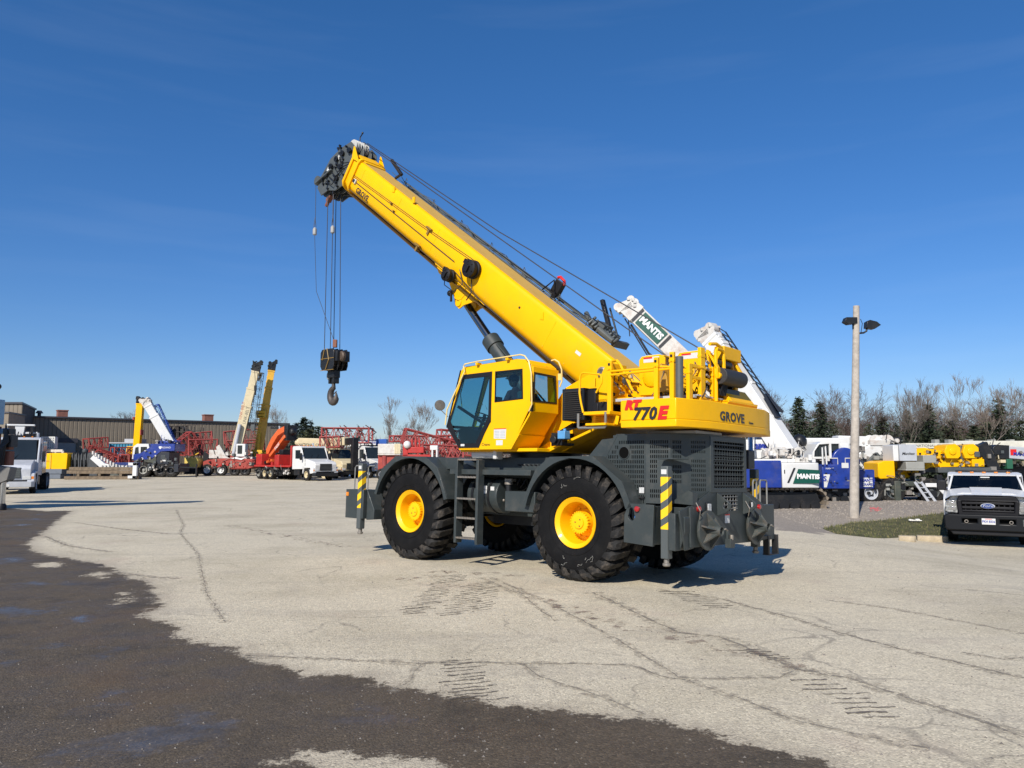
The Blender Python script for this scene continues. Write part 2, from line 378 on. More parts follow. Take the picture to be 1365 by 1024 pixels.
# decks
d=MB(); d.box(-1.0,2.7,.56,1.0,1.62,1.99); B(d,'deck_box',GRY)
d=MB(); d.box(-1.02,.98,1.0,1.55,1.665,1.76); d.prism([(.98,1.24),(.98,1.78),(.55,1.78)],'xz',1.35,1.37); B(d,'side_rail',GRY)
d=MB(); d.prism([(.45,1.76),(1.25,1.76),(1.5,1.98),(.95,1.98)],'xz',1.02,1.40); B(d,'step_bracket',GRY)
d=MB(); d.box(-2.5,-1.0,.45,.95,1.62,1.97); d.box(-1.2,3.1,-1.6,-.55,1.7,1.95); B(d,'deck_plate',GRY)
d=MB(); d.box(1.3,3.45,-.72,.72,1.62,1.98); d.prism([(3.45,1.98),(3.45,1.3),(3.75,1.3)],'xz',-.7,.7); B(d,'front_deck',GRY)
# tank, straps, filter, battery box
t=MB(); t.cyl((.62,1.12,1.29),(-.12,1.12,1.29),.315,n=36); B(t,'fuel_tank',GRY,.012)
for x in (.08,.48):
    t=MB(); t.lathe([(.322,-.028),(.332,-.028),(.332,.028),(.322,.028)],(x,1.12,1.29),AX,36,close=True); B(t,'tank_strap',BLKP,0)
t=MB(); t.cyl((-.30,1.3,1.26),(-.30,1.3,1.50),.055,n=16); t.cyl((-.30,1.3,1.5),(-.30,1.3,1.55),.075,n=16,m=1); t.box(-.38,-.22,1.2,1.32,1.55,1.6,1); t.cyl((-.3,1.3,1.2),(-.3,1.3,1.26),.02,n=8,m=1)
for z in (1.22,1.215): t.sphere((-.24,1.36,z),.022,8,1)
B(t,'fuel_filter',[BLKP,STEEL],0)
t=MB(); t.box(-1.12,-.43,1.08,1.54,1.04,1.39); B(t,'battery_box',GRY,.01)
t=MB()
for x,z in ((.30,1.42),(.16,1.43),(.16,1.35),(-.02,1.42)): t.box(x-.045,x+.045,1.425,1.432,z-.035,z+.035)
t.xf(Matrix.Translation((0,0,0)))
B(t,'decal',DECAL,0)
hs_=MB()
for k in range(7):
    y=.75+.07*k; hs_.tube([(-.95+.08*k,y,1.62),(-.75+.05*k,y+.05,1.3+.04*k),(-.4,y,1.2+.05*k),(-.2+.03*k,y-.1,1.6)],.014,6)
B(hs_,'hose',BLK,0)
# ladder by the tank
for x0 in (.12,.66):
    l=MB(); l.prism([(x0,.42),(x0+.06,.42),(x0+.06,1.93),(x0,1.93)],'xz',1.50,1.66); B(l,'ladder_side',GRY)
for z in (.50,.86,1.21,1.60,1.92):
    l=MB(); l.box(.18,.66,1.5,1.66,z,z+.025)
    for k in range(12): l.box(.19+.04*k,.205+.04*k,1.655,1.67,z+.0,z+.035)
    B(l,'ladder_rung',STEEL,0)
# lower hanging steps of the far side
l=MB(); l.box(.2,.26,-1.66,-1.5,.42,1.9); l.box(.7,.76,-1.66,-1.5,.42,1.9)
for z in (.5,.86,1.21,1.6): l.box(.26,.7,-1.66,-1.5,z,z+.02)
B(l,'far_ladder',GRY,0)

# striped outrigger jacks
def stripes():
    if 'hazard' in MATS: return MATS['hazard']
    m=mat('hazard',(.1,.1,.1),.45); N=m.node_tree.nodes;L=m.node_tree.links
    b=N['Principled BSDF']; tc=N.new('ShaderNodeTexCoord'); sp=N.new('ShaderNodeSeparateXYZ'); L.new(tc.outputs['Object'],sp.inputs[0])
    def M(op,a,b_=None):
        n=N.new('ShaderNodeMath'); n.operation=op
        for i,x in enumerate((a,b_)):
            if x is None: continue
            if isinstance(x,(int,float)): n.inputs[i].default_value=x
            else: L.new(x,n.inputs[i])
        return n.outputs[0]
    sx=M('MULTIPLY',M('ADD',sp.outputs[0],sp.outputs[1]),.62)
    fr=M('FRACT',M('MULTIPLY',M('ADD',sp.outputs[2],sx),4.1))
    band=M('GREATER_THAN',fr,.44)
    mask=M('MULTIPLY',band,M('MULTIPLY',M('GREATER_THAN',sp.outputs[2],.87),M('LESS_THAN',sp.outputs[2],1.64)))
    mx=N.new('ShaderNodeMixRGB'); L.new(mask,mx.inputs[0]); mx.inputs[1].default_value=(.07,.08,.08,1); mx.inputs[2].default_value=(.85,.50,.01,1)
    L.new(mx.outputs[0],b.inputs['Base Color']); return m
HAZ=stripes()
def jack(x,y,s):
    j=MB(); j.box(-.064,.064,-.064,.064,.44,1.80); o=j.build('outrigger_jack',HAZ,CR,.012); o.location=(x,y,.05)
    k=MB(); k.cyl((0,0,.33),(0,0,.45),.04,n=12); k.lathe([(.045,.33),(.058,.345),(.058,.37),(.03,.39)],(0,0,0),AZ,14); k.build('jack_foot',STEEL,o,0)
    k=MB(); k.box(-.045,.045,.0645,.068,1.68,1.75) if s>0 else k.box(-.045,.045,-.068,-.0645,1.68,1.75); k.build('warning_decal',DECAL,o,0)
    return o
jack(-3.66,1.53,1); jack(3.62,1.56,1); jack(-3.66,-1.5,-1); jack(3.62,-1.5,-1)
# rear outrigger box and bumper
f=MB(); ov=[(-3.10+.055*math.cos(t),1.14+.10*math.sin(t)) for t in [2*PI*i/20 for i in range(20)]]
ov=[(-3.13+.06*math.cos(t)*(1.15 if math.sin(t)<0 else .8),1.12+.10*math.sin(t)) for t in [2*PI*i/20 for i in range(20)]]
f.prism([(-2.99,.69),(-3.50,.66),(-3.52,1.27),(-3.08,1.28),(-3.0,1.10)],'xz',1.60,1.655,[ov]); B(f,'outrigger_side_plate',GRY,.006)
f=MB(); f.box(-3.50,-3.44,1.40,1.60,.68,1.25); f.box(-3.44,-3.0,.6,1.45,.7,1.22); B(f,'outrigger_box',GRY)
f=MB(); f.box(-3.18,-3.06,1.44,1.46,1.03,1.13); B(f,'blue_label',mat('blue_label',(.05,.2,.6),.4),0)
f=MB(); f.box(-3.86,-3.74,1.45,1.62,.62,1.16); f.prism([(-3.86,.62),(-3.86,1.18),(-3.95,1.10),(-3.95,.9)],'xz',1.15,1.5); f.prism([(1.62,1.2),(1.3,1.27),(1.2,.64),(1.45,.62)],'yz',-3.93,-3.90); B(f,'jack_housing',GRY,.008)
bp=[(1.34,.66),(1.36,1.24),(1.22,1.30),(.70,1.49),(-.62,1.46),(-1.22,1.24),(-1.62,1.24),(-1.62,.64),(-.6,.64)]
gr_=[(.36,1.17),(.36,1.42),(-.20,1.42),(-.20,1.17)]
f=MB(); f.prism(bp,'yz',-3.96,-3.93,[gr_]); f.prism([(-3.93,1.24),(-3.93,.66),(-3.5,.66),(-3.5,1.24)],'xz',1.30,1.34); f.box(-3.93,-3.3,-1.62,-1.58,.64,1.24); f.box(-3.93,-3.2,-1.58,-1.3,1.20,1.235); B(f,'rear_bumper',GRY,.006)
f=MB()
for k in range(6): y=-.16+.10*k; f.box(-3.955,-3.945,y-.006,y+.006,1.17,1.42)
for k in range(4): z=1.2+.063*k; f.box(-3.96,-3.95,-.2,.36,z-.006,z+.006)
B(f,'lower_grille',GRYL,0)
f=MB(); f.box(-3.75,-3.74,-.3,.45,1.1,1.45); B(f,'cooler_core',DARKI,0)
for y in (.50,-.40):
    hole=[(-4.10+.04*math.cos(t),1.27+.055*math.sin(t)) for t in [2*PI*i/16 for i in range(16)]]
    f=MB(); f.prism([(-3.96,1.10),(-3.96,1.46),(-4.10,1.36),(-4.19,1.29),(-4.19,1.23),(-4.10,1.15)],'xz',y-.015,y+.015,[hole]); B(f,'tow_lug',GRY,.004)
for y in (.93,-.72):
    q=Vector((-3.99,y,.90)); f=MB()
    f.lathe([(.0,-.0),(.285,-.0),(.30,-.03),(.30,-.05),(.26,-.055),(0,-.055)],q,AX,24)
    f.lathe([(.085,-.05),(.075,-.26),(.06,-.26),(.055,-.1)],q,AX,20)
    for k in range(6):
        t=2*PI*k/6+.3; dd=Vector((0,math.cos(t),math.sin(t))); pp=Vector((0,-math.sin(t),math.cos(t)))*.012
        a_=q+Vector((-.055,0,0))+dd*.07; b_=q+Vector((-.055,0,0))+dd*.27; c_=q+Vector((-.22,0,0))+dd*.075
        f.add([a_-pp,b_-pp,c_-pp,a_+pp,b_+pp,c_+pp],[(0,1,2),(5,4,3),(0,3,4,1),(1,4,5,2),(2,5,3,0)])
    B(f,'outrigger_float',mat('worn_grey_paint',(.062,.072,.068),.55,var=.2,dirt=.8,dirtcol=(.15,.10,.065),dscale=7),0)
    f=MB(); f.tube([q+Vector((-.05,.30,.18)),q+Vector((-.10,.36,.3)),q+Vector((-.04,.38,.42))],.008,6); f.tube([q+Vector((-.2,-.05,.0)),q+Vector((-.26,-.12,.03)),q+Vector((-.25,-.2,.0))],.012,6); B(f,'retaining_pin',STEEL,0)
for y,z,mt_,r_ in ((1.12,1.22,LAMPR,.045),(-.98,1.21,LAMPR,.045)):
    f=MB(); f.lathe([(r_,0),(r_,-.03),(r_*.7,-.042),(0,-.045)],(-3.96,y,z),AX,18); B(f,'tail_lamp',mt_,0)
f=MB(); f.lathe([(.042,0),(.042,.03),(.03,.04),(0,.042)],(-3.24,1.655,1.20),AY,18); B(f,'tail_lamp',LAMPR,0)
for y in (.82,-.70):
    f=MB(); f.box(-3.99,-3.96,y-.07,y+.07,1.16,1.31); f.box(-4.0,-3.985,y-.055,y+.055,1.175,1.295,1); B(f,'reversing_lamp',[BLKP,LAMPC],.008)
f=MB(); f.box(-3.965,-3.961,.10,.26,.98,1.12); f.box(-3.967,-3.965,.10,.26,1.10,1.12,1); B(f,'warning_decal',[DECAL,REDL],0)
f=MB(); f.box(-3.965,-3.961,.88,.96,1.06,1.14); B(f,'float_decal',DECAL,0)
f=MB(); f.box(-4.06,-3.96,.12,.26,.60,.74); f.box(-4.0,-3.96,.17,.23,.6,.86); f.cyl((-4.04,.19,.72),(-4.04,.19,.80),.03,n=10,m=1); B(f,'tow_hitch',[GRY,STEEL],.004)
f=MB()
for y in (-1.30,-1.66): f.box(-4.0,-3.9,y-.03,y+.03,.40,.72)
f.box(-4.01,-3.89,-1.69,-1.27,.385,.405); f.box(-3.99,-3.91,-1.4,-.9,.66,.72); B(f,'rear_step',BLKP,.004)
for y0,y1 in ((-1.02,-1.16),(-1.30,-1.58)):
    f=MB(); f.tube([(-3.85,y0,1.24),(-3.85,y0,1.62),(-3.85,y0-.03,1.66),(-3.85,y1+.03,1.66),(-3.85,y1,1.62),(-3.85,y1,1.24)],.015,8); B(f,'rear_handrail',GRYL,0)
f=MB(); f.box(-3.16,-3.05,1.31,1.325,1.42,1.53); f.box(-3.15,-3.06,1.325,1.33,1.43,1.52,1); f.box(-3.16,-3.04,1.3,1.36,1.35,1.38,2); B(f,'marker_lamp',[BLKP,LAMPC,BLKP],.004)
# front outrigger box
f=MB(); f.box(3.48,4.08,1.18,1.62,.70,1.30); f.prism([(3.45,.68),(3.45,1.3),(3.2,.9),(3.2,.70)],'xz',1.2,1.55); B(f,'outrigger_box',GRY,.01)
f=MB(); f.box(3.50,3.95,-1.6,1.18,.72,1.26); f.box(4.08,4.2,.95,1.5,.72,1.0); B(f,'front_bumper',GRY,.01)
f=MB(); f.box(3.98,4.06,1.62,1.635,1.16,1.24); B(f,'side_marker',LAMPA,.004)
for xa,xb in ((3.95,3.72),(3.50,3.28)):
    f=MB(); f.tube([(xa,1.5,1.3),(xa,1.5,1.76),(xa-.04,1.5,1.80),(xb,1.5,1.80)],.013,8); B(f,'front_handrail',GRYL,0)

# engine hood: perforated steel panels
SX,SZ=.038,.078
hole_jobs=[]
def perf(p0,p1,z0,z1,mask,topcut=None,name='hood_panel',sw=.5,sh=.68,pitch=None,th=.012):
    "upright panel from plan point p0 to p1; mask(u,z) says where slots are punched"
    px_,pz_=pitch or (SX,SZ)
    p0=Vector((*p0,0));p1=Vector((*p1,0));d=(p1-p0);Lw=d.length;d.normalize();nrm=Vector((d.y,-d.x,0))
    nu=max(1,round(Lw/px_));nz_=max(1,round((z1-z0)/pz_));cu=Lw/nu;cz=(z1-z0)/nz_
    g=MB()
    def P(u_,z_,t=0): v=p0+d*u_+nrm*t; return (v.x,v.y,z_)
    for i in range(nu):
        for j in range(nz_):
            u0,zz=i*cu,z0+j*cz
            if topcut and not topcut(u0+cu/2,zz+cz/2): continue
            if mask(u0+cu/2,zz+cz/2):
                a,b=u0+cu*(1-sw)/2,u0+cu*(1+sw)/2; c,e=zz+cz*(1-sh)/2,zz+cz*(1+sh)/2
                g.add([P(u0,zz),P(u0+cu,zz),P(u0+cu,zz+cz),P(u0,zz+cz),P(a,c),P(b,c),P(b,e),P(a,e),P(a,c,-th),P(b,c,-th),P(b,e,-th),P(a,e,-th)],
                      [(0,1,5,4),(1,2,6,5),(2,3,7,6),(3,0,4,7),(4,5,9,8),(5,6,10,9),(6,7,11,10),(7,4,8,11)])
            else: g.add([P(u0,zz),P(u0+cu,zz),P(u0+cu,zz+cz),P(u0,zz+cz)],[(0,1,2,3)])
    o=g.build(name,GRY,CR,0,0); return o
Z0,Z1=1.40,2.34
# first side panel: slanted front edge
def m1(u_,z_):
    x=-2.36-u_
    if u_>.80 or z_>2.27: return False
    fr=.10+max(0,(z_-1.98))*.9+max(0,(1.90-z_))*.60
    if u_<fr: return False
    if z_<1.55 and u_<.62: return False
    return (x+2.78)**2+(z_-2.06)**2>.13**2
def c1(u_,z_): return u_>(z_-2.02)*.75 and u_>(1.85-z_)*.85
o=perf((-2.36,1.32),(-3.18,1.32),1.26,Z1,m1,c1,pitch=(.0342,.0771))
f=MB(); f.lathe([(.104,0),(.104,.012),(.092,.014),(.092,-.05)],(-2.78,1.32,2.06),AY,24); B(f,'exhaust_port',GRY,0)
f=MB(); f.cyl((-2.78,1.331,2.06),(-2.78,1.3205,2.06),.092,n=28); B(f,'exhaust_opening',mat('port_shade_black',(.003,.003,.003),.95,spec=.1),0)  # solid disc; the dark inside of the port is painted on in black
# slanted frame strips closing the panel's front
f=MB(); f.prism([(-2.36,1.99),(-2.63,2.355),(-2.66,2.355),(-2.50,2.10),(-2.40,1.93),(-2.38,1.86)],'xz',1.315,1.325); f.prism([(-2.3,1.93),(-2.36,2.0),(-2.40,1.86),(-2.95,1.26),(-3.0,1.30)][::-1],'xz',1.312,1.322); B(f,'hood_edge_strip',GRY,0)
def m2(u_,z_):
    if not(.05<u_<.36): return False
    if z_>1.98: return z_<2.27
    return u_<.17 and z_>1.56 or z_<1.52 and z_>1.36
perf((-3.18,1.32),(-3.56,1.23),1.28,Z1,m2,pitch=(.030,.0757))
def m3_(u_,z_): return .03<u_<.17 and (2.27>z_>1.98 or (1.9>z_>1.56))
perf((-3.56,1.23),(-3.73,1.02),1.28,Z1,m3_,pitch=(.030,.0757))
def m4_(u_,z_): return .05<u_<.30 and (2.27>z_>2.02 or 1.96>z_>1.72 or 1.66>z_>1.46)
perf((-3.73,1.02),(-3.95,.72),1.32,Z1,m4_,pitch=(.031,.072),sw=.45,sh=.6)
f=MB()
f.prism([(-2.63,1.32),(-3.18,1.32),(-3.56,1.23),(-3.73,1.02),(-3.955,.72),(-3.955,-.53),(-3.73,-1.0),(-3.2,-1.3),(-2.63,-1.3)],'xy',2.335,2.36)
f.box(-3.18,-2.62,-1.32,-1.3,1.3,2.34); f.prism([(-3.18,-1.3),(-3.73,-1.0),(-3.95,-.53),(-3.93,-.51),(-3.70,-.98),(-3.17,-1.27)],'xy',1.3,2.335)
f.box(-2.63,-2.60,-1.3,1.3,1.6,2.34)
B(f,'hood_top',GRY,.004)
f=MB(); f.box(-3.72,-2.7,-.95,.85,1.3,2.2); f.box(-3.86,-3.82,-.4,.55,1.4,2.3); f.box(-3.1,-2.75,.8,1.2,1.4,1.8); f.cyl((-2.75,.9,2.0),(-2.75,1.2,2.0),.09); B(f,'engine_mass',DARKI,0)
f=MB(); f.prism([(-3.47,1.30),(-3.47,1.45),(-3.72,1.45),(-3.85,1.20),(-3.80,1.10)],'xy',1.955,1.975); B(f,'jack_shelf',GRY,.003)
f=MB(); f.prism([(-2.0,1.95),(-2.32,2.28),(-2.62,2.30),(-2.36,1.95)],'xz',.9,1.29); f.box(-2.7,-2.3,-1.2,.9,1.6,2.25); B(f,'air_intake_box',GRY,.01)
f=MB(); f.box(-3.95,-3.10,.3,1.15,2.36,2.40); B(f,'hood_lid',GRYL,.004)
# radiator grille: frame, bars, slats behind
f=MB(); f.prism([(.72,1.46),(.72,2.335),(-.53,2.335),(-.53,1.46)],'yz',-3.97,-3.94,[[(.62,1.53),(.62,2.26),(-.44,2.26),(-.44,1.53)]]); B(f,'radiator_frame',GRY,.005)
for k in range(9):
    z=1.575+k*.08; f=MB(); f.box(-3.966,-3.958,-.44,.62,z-.006,z+.006); B(f,'grille_bar',GRY,0)
for k in range(12):
    y=-.40+k*.088; f=MB(); f.box(-3.957,-3.949,y-.005,y+.005,1.53,2.26); B(f,'grille_bar',GRY,0)
f=MB()
for k in range(11): z=1.54+k*.066; f.box(-3.93,-3.90,-.44,.62,z,z+.03)
B(f,'radiator_core',BLKP,0)
f=MB(); f.prism([(-3.97,1.28),(-3.97,1.46),(-3.90,1.50),(-3.6,1.30)],'xz',1.15,1.3); f.prism([(.72,1.49),(1.22,1.31),(1.22,1.28),(.72,1.28)],'yz',-3.94,-3.92); B(f,'hood_sill',GRY,0)
f=MB(); f.cyl((-3.7,-1.15,2.0),(-3.4,-1.28,2.0),.13,n=16); f.box(-3.78,-3.5,-1.28,-1.02,1.85,2.18); B(f,'air_cleaner',BLKP,.02)

# counterweight
pl=[(-2.93,1.65),(-3.90,1.65),(-4.09,1.0),(-4.09,-1.0),(-3.90,-1.65),(-2.93,-1.65)]
f=MB(); f.prism(pl,'xy',2.545,2.86); f.prism([(x*1.0 if x>-3 else x-.004,y*1.003) for x,y in pl],'xy',2.43,2.545); B(f,'counterweight',YEL,.012)
MS=frameM((-3.5,1.656,2.70),(-1,0,0),(0,0,1))
text('RT','model_lettering',.185,REDL,CR,frameM((-3.14,1.660,2.775),(-1,0,0),(0,0,1)),bold=.014,shear=.25,xs=1.15)
text('770','model_lettering',.26,LTR,CR,frameM((-3.36,1.664,2.63),(-1,0,0),(0,0,1)),bold=.010,shear=.22,xs=1.0,space=1.08)
text('E','model_lettering',.26,REDL,CR,frameM((-3.665,1.662,2.632),(-1,0,0),(0,0,1)),bold=.014,shear=.22,xs=1.15)
text('GROVE','maker_lettering',.20,LTR,CR,frameM((-4.0955,.22,2.645),(0,-1,0),(0,0,1)),bold=.006,space=1.08,xs=1.25)
text('Crane','dealer_lettering',.05,LTR,CR,frameM((-4.0955,-.46,2.60),(0,-1,0),(0,0,1)),bold=.001,xs=1.3)

# turntable and side plates
f=MB(); f.lathe([(.0,1.90),(.62,1.90),(.62,1.985),(.70,2.0),(.70,2.09),(.0,2.09)],(-.1,0,0),AZ,48); 
for i in range(40):
    t=2*PI*i/40; f.cyl((-.1+.66*math.cos(t),.66*math.sin(t),1.93),(-.1+.66*math.cos(t),.66*math.sin(t),2.0),.014,n=6)
B(f,'slew_ring',BLKP,0)
plate=[(.95,2.10),(-.95,2.10),(-2.05,2.50),(-2.95,2.62),(-3.9,2.87),(-3.9,2.96),(-3.0,3.02),(-2.75,3.22),(-2.35,3.22),(-2.02,3.70),(-1.60,3.72),(-1.58,3.52),(-.98,3.28),(-.75,3.0),(.95,2.50)]
hole=[(-1.82+.07*math.cos(t),3.50+.07*math.sin(t)) for t in [2*PI*i/16 for i in range(16)]]
f=MB(); f.prism(plate,'xz',.50,.55,[hole]); B(f,'turret_side_plate',YEL,.008)
f=MB(); f.prism(plate,'xz',-.55,-.50,[hole]); B(f,'turret_side_plate',YEL,.008)
f=MB(); f.box(-.95,.95,-1.0,1.30,2.09,2.15); f.box(-2.9,-.95,-.5,.5,2.6,2.66); f.prism([(-.95,2.10),(-2.05,2.50),(-2.95,2.62),(-2.95,2.66),(-2.05,2.55),(-.95,2.15)],'xz',-.95,.95); f.box(-3.9,-2.9,-.9,.9,2.865,2.93)
f.box(-2.92,-2.86,-1.55,1.55,2.5,2.85)
B(f,'turret_floor',YEL,.006)
f=MB(); f.box(-2.93,-1.95,.56,1.0,2.88,2.98); f.prism([(-1.95,2.88),(-1.95,3.15),(-2.15,3.5),(-2.25,3.60),(-2.32,3.60),(-2.32,2.88)],'xz',.96,1.0); f.box(-2.32,-2.26,.56,1.0,2.88,3.58)
f.prism([(-1.5,3.02),(-1.95,3.35),(-1.95,2.66),(-1.5,2.66)],'xz',.94,.98)
B(f,'turret_gusset',YEL,.006)
f=MB(); f.cyl((-1.82,-.62,3.50),(-1.82,.62,3.50),.062,n=16); f.lathe([(.10,.55),(.10,.60),(.07,.62),(0,.62)],(-1.82,0,3.50),AY,16); B(f,'pivot_pin',STEEL,0)
# grey flat frame over the counterweight
f=MB(); f.box(-3.9,-2.45,1.02,1.10,2.905,2.955); f.box(-3.9,-2.6,-.3,1.0,2.94,2.965); B(f,'grey_tray',LGRY,.004)
# cooler with louvres
f=MB(); f.box(-1.88,-1.40,.62,1.18,2.62,3.17); B(f,'oil_cooler',BLKP,.01)
for k in range(14):
    z=2.66+k*.035; f=MB(); f.prism([(1.18,z),(1.205,z-.012),(1.205,z-.005),(1.18,z+.012)],'yz',-1.83,-1.46); B(f,'louvre_slat',mat('louvre_grey',(.045,.04,.036),.4,metal=.3),0)
f=MB(); f.box(-2.05,-1.88,.62,1.1,2.70,3.16); B(f,'cooler_shroud',BLK,.01)
f=MB(); f.box(-2.35,-2.06,.7,1.1,2.74,2.92); f.box(-2.12,-2.0,1.0,1.12,2.73,2.9); B(f,'valve_box',BLK,.01)
f=MB(); f.box(-2.55,-2.02,1.02,1.40,2.68,2.735); f.prism([(-2.02,2.68),(-2.1,2.57),(-2.4,2.5),(-2.75,2.52),(-2.85,2.72),(-2.55,2.72)],'xz',1.0,1.04); f.prism([(-2.1,2.54),(-2.5,2.54),(-2.5,2.5),(-2.1,2.5)],'xz',1.1,1.45)
f.box(-2.9,-2.55,.95,1.05,2.72,2.92)
B(f,'platform',YEL,.006)
f=MB()
for k in range(6): x=-2.15-.065*k; f.beam((x,1.2,2.54),(x-.03,1.2,2.68),.012,.2)
B(f,'platform_rib',YEL,0)
f=MB(); f.tube([(-1.92,1.40,2.71),(-1.92,1.40,2.48),(-1.93,1.40,2.47),(-2.46,1.40,2.47),(-2.47,1.40,2.48),(-2.47,1.40,2.72)],.022,6); B(f,'folding_step',GRYL,0)
f=MB(); f.tube([(-2.02,1.40,2.72),(-1.97,1.40,2.9),(-1.94,1.40,3.06),(-1.95,1.40,3.33),(-1.98,1.40,3.38),(-2.03,1.40,3.39),(-2.36,1.40,3.335),(-2.39,1.40,3.29),(-2.39,1.40,3.2),(-2.28,1.40,3.04)],.017,8); B(f,'grab_rail',YEL,0)
# washer bottle and valve block under the platform
f=MB(); f.box(-1.56,-1.40,1.15,1.30,2.30,2.44); f.cyl((-1.48,1.2,2.44),(-1.48,1.2,2.48),.03,n=10); B(f,'washer_bottle',mat('blue_bottle',(.10,.30,.55),.4),.02)
f=MB(); f.box(-1.35,-1.1,.75,1.1,2.2,2.42); f.cyl((-1.2,1.0,2.3),(-1.2,1.18,2.3),.07,n=12); B(f,'valve_block',BLKP,.01)
f=MB()
for k in range(10):
    f.tube([(-1.0-.03*k,.95+.02*k,2.2),(-1.15-.03*k,1.12,2.30+.02*k),(-1.3-.02*k,1.1,2.45),(-1.35-.04*k,.8,2.6)],.012,6)
B(f,'hose',BLK,0)
f=MB()
for k in range(6): f.tube([(.4-.1*k,.5,2.0),(.2-.1*k,.9,1.9),(-.3-.1*k,1.0,1.85),(-.7-.05*k,.7,1.95)],.018,6)
B(f,'hose',BLK,0)
f=MB(); f.prism([(-.35,2.11),(-1.05,2.11),(-1.55,2.34),(-1.75,2.58),(-1.45,2.66),(-.9,2.4)],'xz',.62,.66); B(f,'turret_skirt',YEL,.005)
f=MB(); f.cyl((.70,1.2,2.035),(.06,1.2,2.035),.075,n=20); f.box(.03,.12,1.1,1.3,1.95,2.12); B(f,'white_roll',DECAL,.02)

# posts, rails and hoists over the counterweight
def post(x,y,w_,z1,z0=2.86,name='mast_post'):
    f=MB(); f.box(x-w_/2,x+w_/2,y-.03,y+.03,z0,z1); f.box(x-w_/2-.008,x+w_/2+.008,y-.034,y+.036,z1-.16,z1-.11); f.cyl((x,y+.03,z1-.14),(x,y+.05,z1-.14),.015,n=8); f.box(x-.02,x+.02,y+.03,y+.045,z1-.08,z1-.04,1)
    return B(f,name,[YEL,BLKP],.005)
post(-3.38,1.33,.075,3.54); post(-3.66,1.33,.075,3.60); post(-2.46,1.26,.08,3.57,2.72)
f=MB(); f.cyl((-3.78,1.33,2.86),(-3.78,1.33,3.52),.06,n=20); B(f,'grey_pipe',TUBEG,0)
def rpost(x,y,w_,z0,z1):
    f=MB(); f.box(x-.03,x+.03,y-w_/2,y+w_/2,z0,z1); f.box(x-.036,x+.036,y-w_/2-.006,y+w_/2+.006,z1-.16,z1-.12); return B(f,'mast_post',YEL,.005)
rpost(-3.87,1.19,.10,2.86,3.42); rpost(-3.87,.80,.14,2.86,3.72); rpost(-3.87,.44,.10,2.86,3.45)
f=MB(); f.tube([(-3.92,.42,2.9),(-3.92,.42,3.72),(-3.92,.38,3.76),(-3.92,.2,3.75),(-3.92,.14,3.7),(-3.92,.14,3.35)],.03,8); f.tube([(-3.92,.62,3.80),(-3.92,.40,3.83),(-3.92,.2,3.78)],.028,8); B(f,'rear_frame_tube',YEL,0)
f=MB()
for z in (3.22,3.40): f.beam((-3.88,1.2,z),(-3.88,.42,z),.03,.05)
f.beam((-2.3,.62,3.45),(-3.6,.62,3.45),.03,.05)
B(f,'mast_crossbar',YEL,.004)
f=MB(); f.tube([(-2.50,1.30,3.39),(-3.34,1.30,3.385)],.018,8); f.tube([(-2.50,1.30,3.33),(-3.64,1.30,3.35)],.018,8); f.tube([(-3.4,1.30,3.40),(-3.85,1.2,3.36),(-3.9,.8,3.4)],.018,8); B(f,'guard_rail',YEL,0)
f=MB(); f.tube([(-2.55,1.2,3.58),(-2.62,1.2,3.50),(-2.82,1.2,3.12),(-2.86,1.2,3.06)],.022,8); f.tube([(-2.3,1.0,3.60),(-2.55,1.2,3.58)],.02,8); B(f,'guard_brace',YEL,0)
# hoist housings
def hoist(x0,x1,zt,zb=3.04,name='hoist_frame'):
    for y in (.60,-.62):
        f=MB(); f.prism([(x0,zb),(x0,zt-.06),(x0-.05,zt),(x1+.10,zt+.01),(x1,zt-.05),(x1,zb)],'xz',y,y+.04); 
        c=((x0+x1)/2,y+.04,(zb+zt)/2-.03); 
        if y>0:
            f.lathe([(.17,0),(.17,.02),(.13,.04),(.05,.05),(0,.05)],c,AY,24)
            for i in range(8): t=2*PI*i/8; f.cyl((c[0]+.145*math.cos(t),c[1],c[2]+.145*math.sin(t)),(c[0]+.145*math.cos(t),c[1]+.045,c[2]+.145*math.sin(t)),.012,n=6)
        B(f,name,YEL,.006)
    f=MB(); c=Vector(((x0+x1)/2,0,(zb+zt)/2-.03)); f.lathe([(.24,-.5),(.24,-.47),(.19,-.465)]+[(.19+.012*(k%2),-.46+.92*k/40) for k in range(41)]+[(.24,.47),(.24,.5)],c,AY,28); B(f,'hoist_drum',ROPE,0)
    f=MB(); f.box(x1+.04,x0-.04,-.58,.60,zt-.03,zt); B(f,'hoist_cover',YEL,.006)
hoist(-2.62,-3.12,3.70); hoist(-3.34,-3.80,3.70)
for x in (-2.86,-3.58):
    f=MB(); f.box(x-.14,x+.14,.25,.60,3.712,3.72); f.box(x-.15,x+.15,.6405,.643,3.59,3.68); f.box(x-.02,x+.15,.6435,.645,3.65,3.68,1); B(f,'instruction_decal',[DECAL,REDL],0)
f=MB(); f.prism([(-3.15,3.05),(-3.05,3.4),(-3.2,3.52),(-3.3,3.3),(-3.34,3.05)],'xz',.7,.9); B(f,'hoist_motor',mat('dirty_yellow',(.45,.24,.01),.5,dirt=.6),.01)
q_=random.Random(4); f=MB()
for k in range(46):
    x=q_.choice((q_.uniform(-3.85,-3.15),q_.uniform(-2.6,-2.2))); y=q_.uniform(.66,.95); z=q_.uniform(2.98,3.45)
    if q_.random()<.5: f.cyl((x,y,z),(x+q_.uniform(-.05,.05),y+.06,z),q_.uniform(.015,.035),n=8,m=q_.randrange(3))
    else: f.tube([(x,y,z),(x+q_.uniform(-.1,.1),y+.05,z+.06),(x+q_.uniform(-.2,.2),y,z-.12)],.009,5,m=q_.randrange(2))
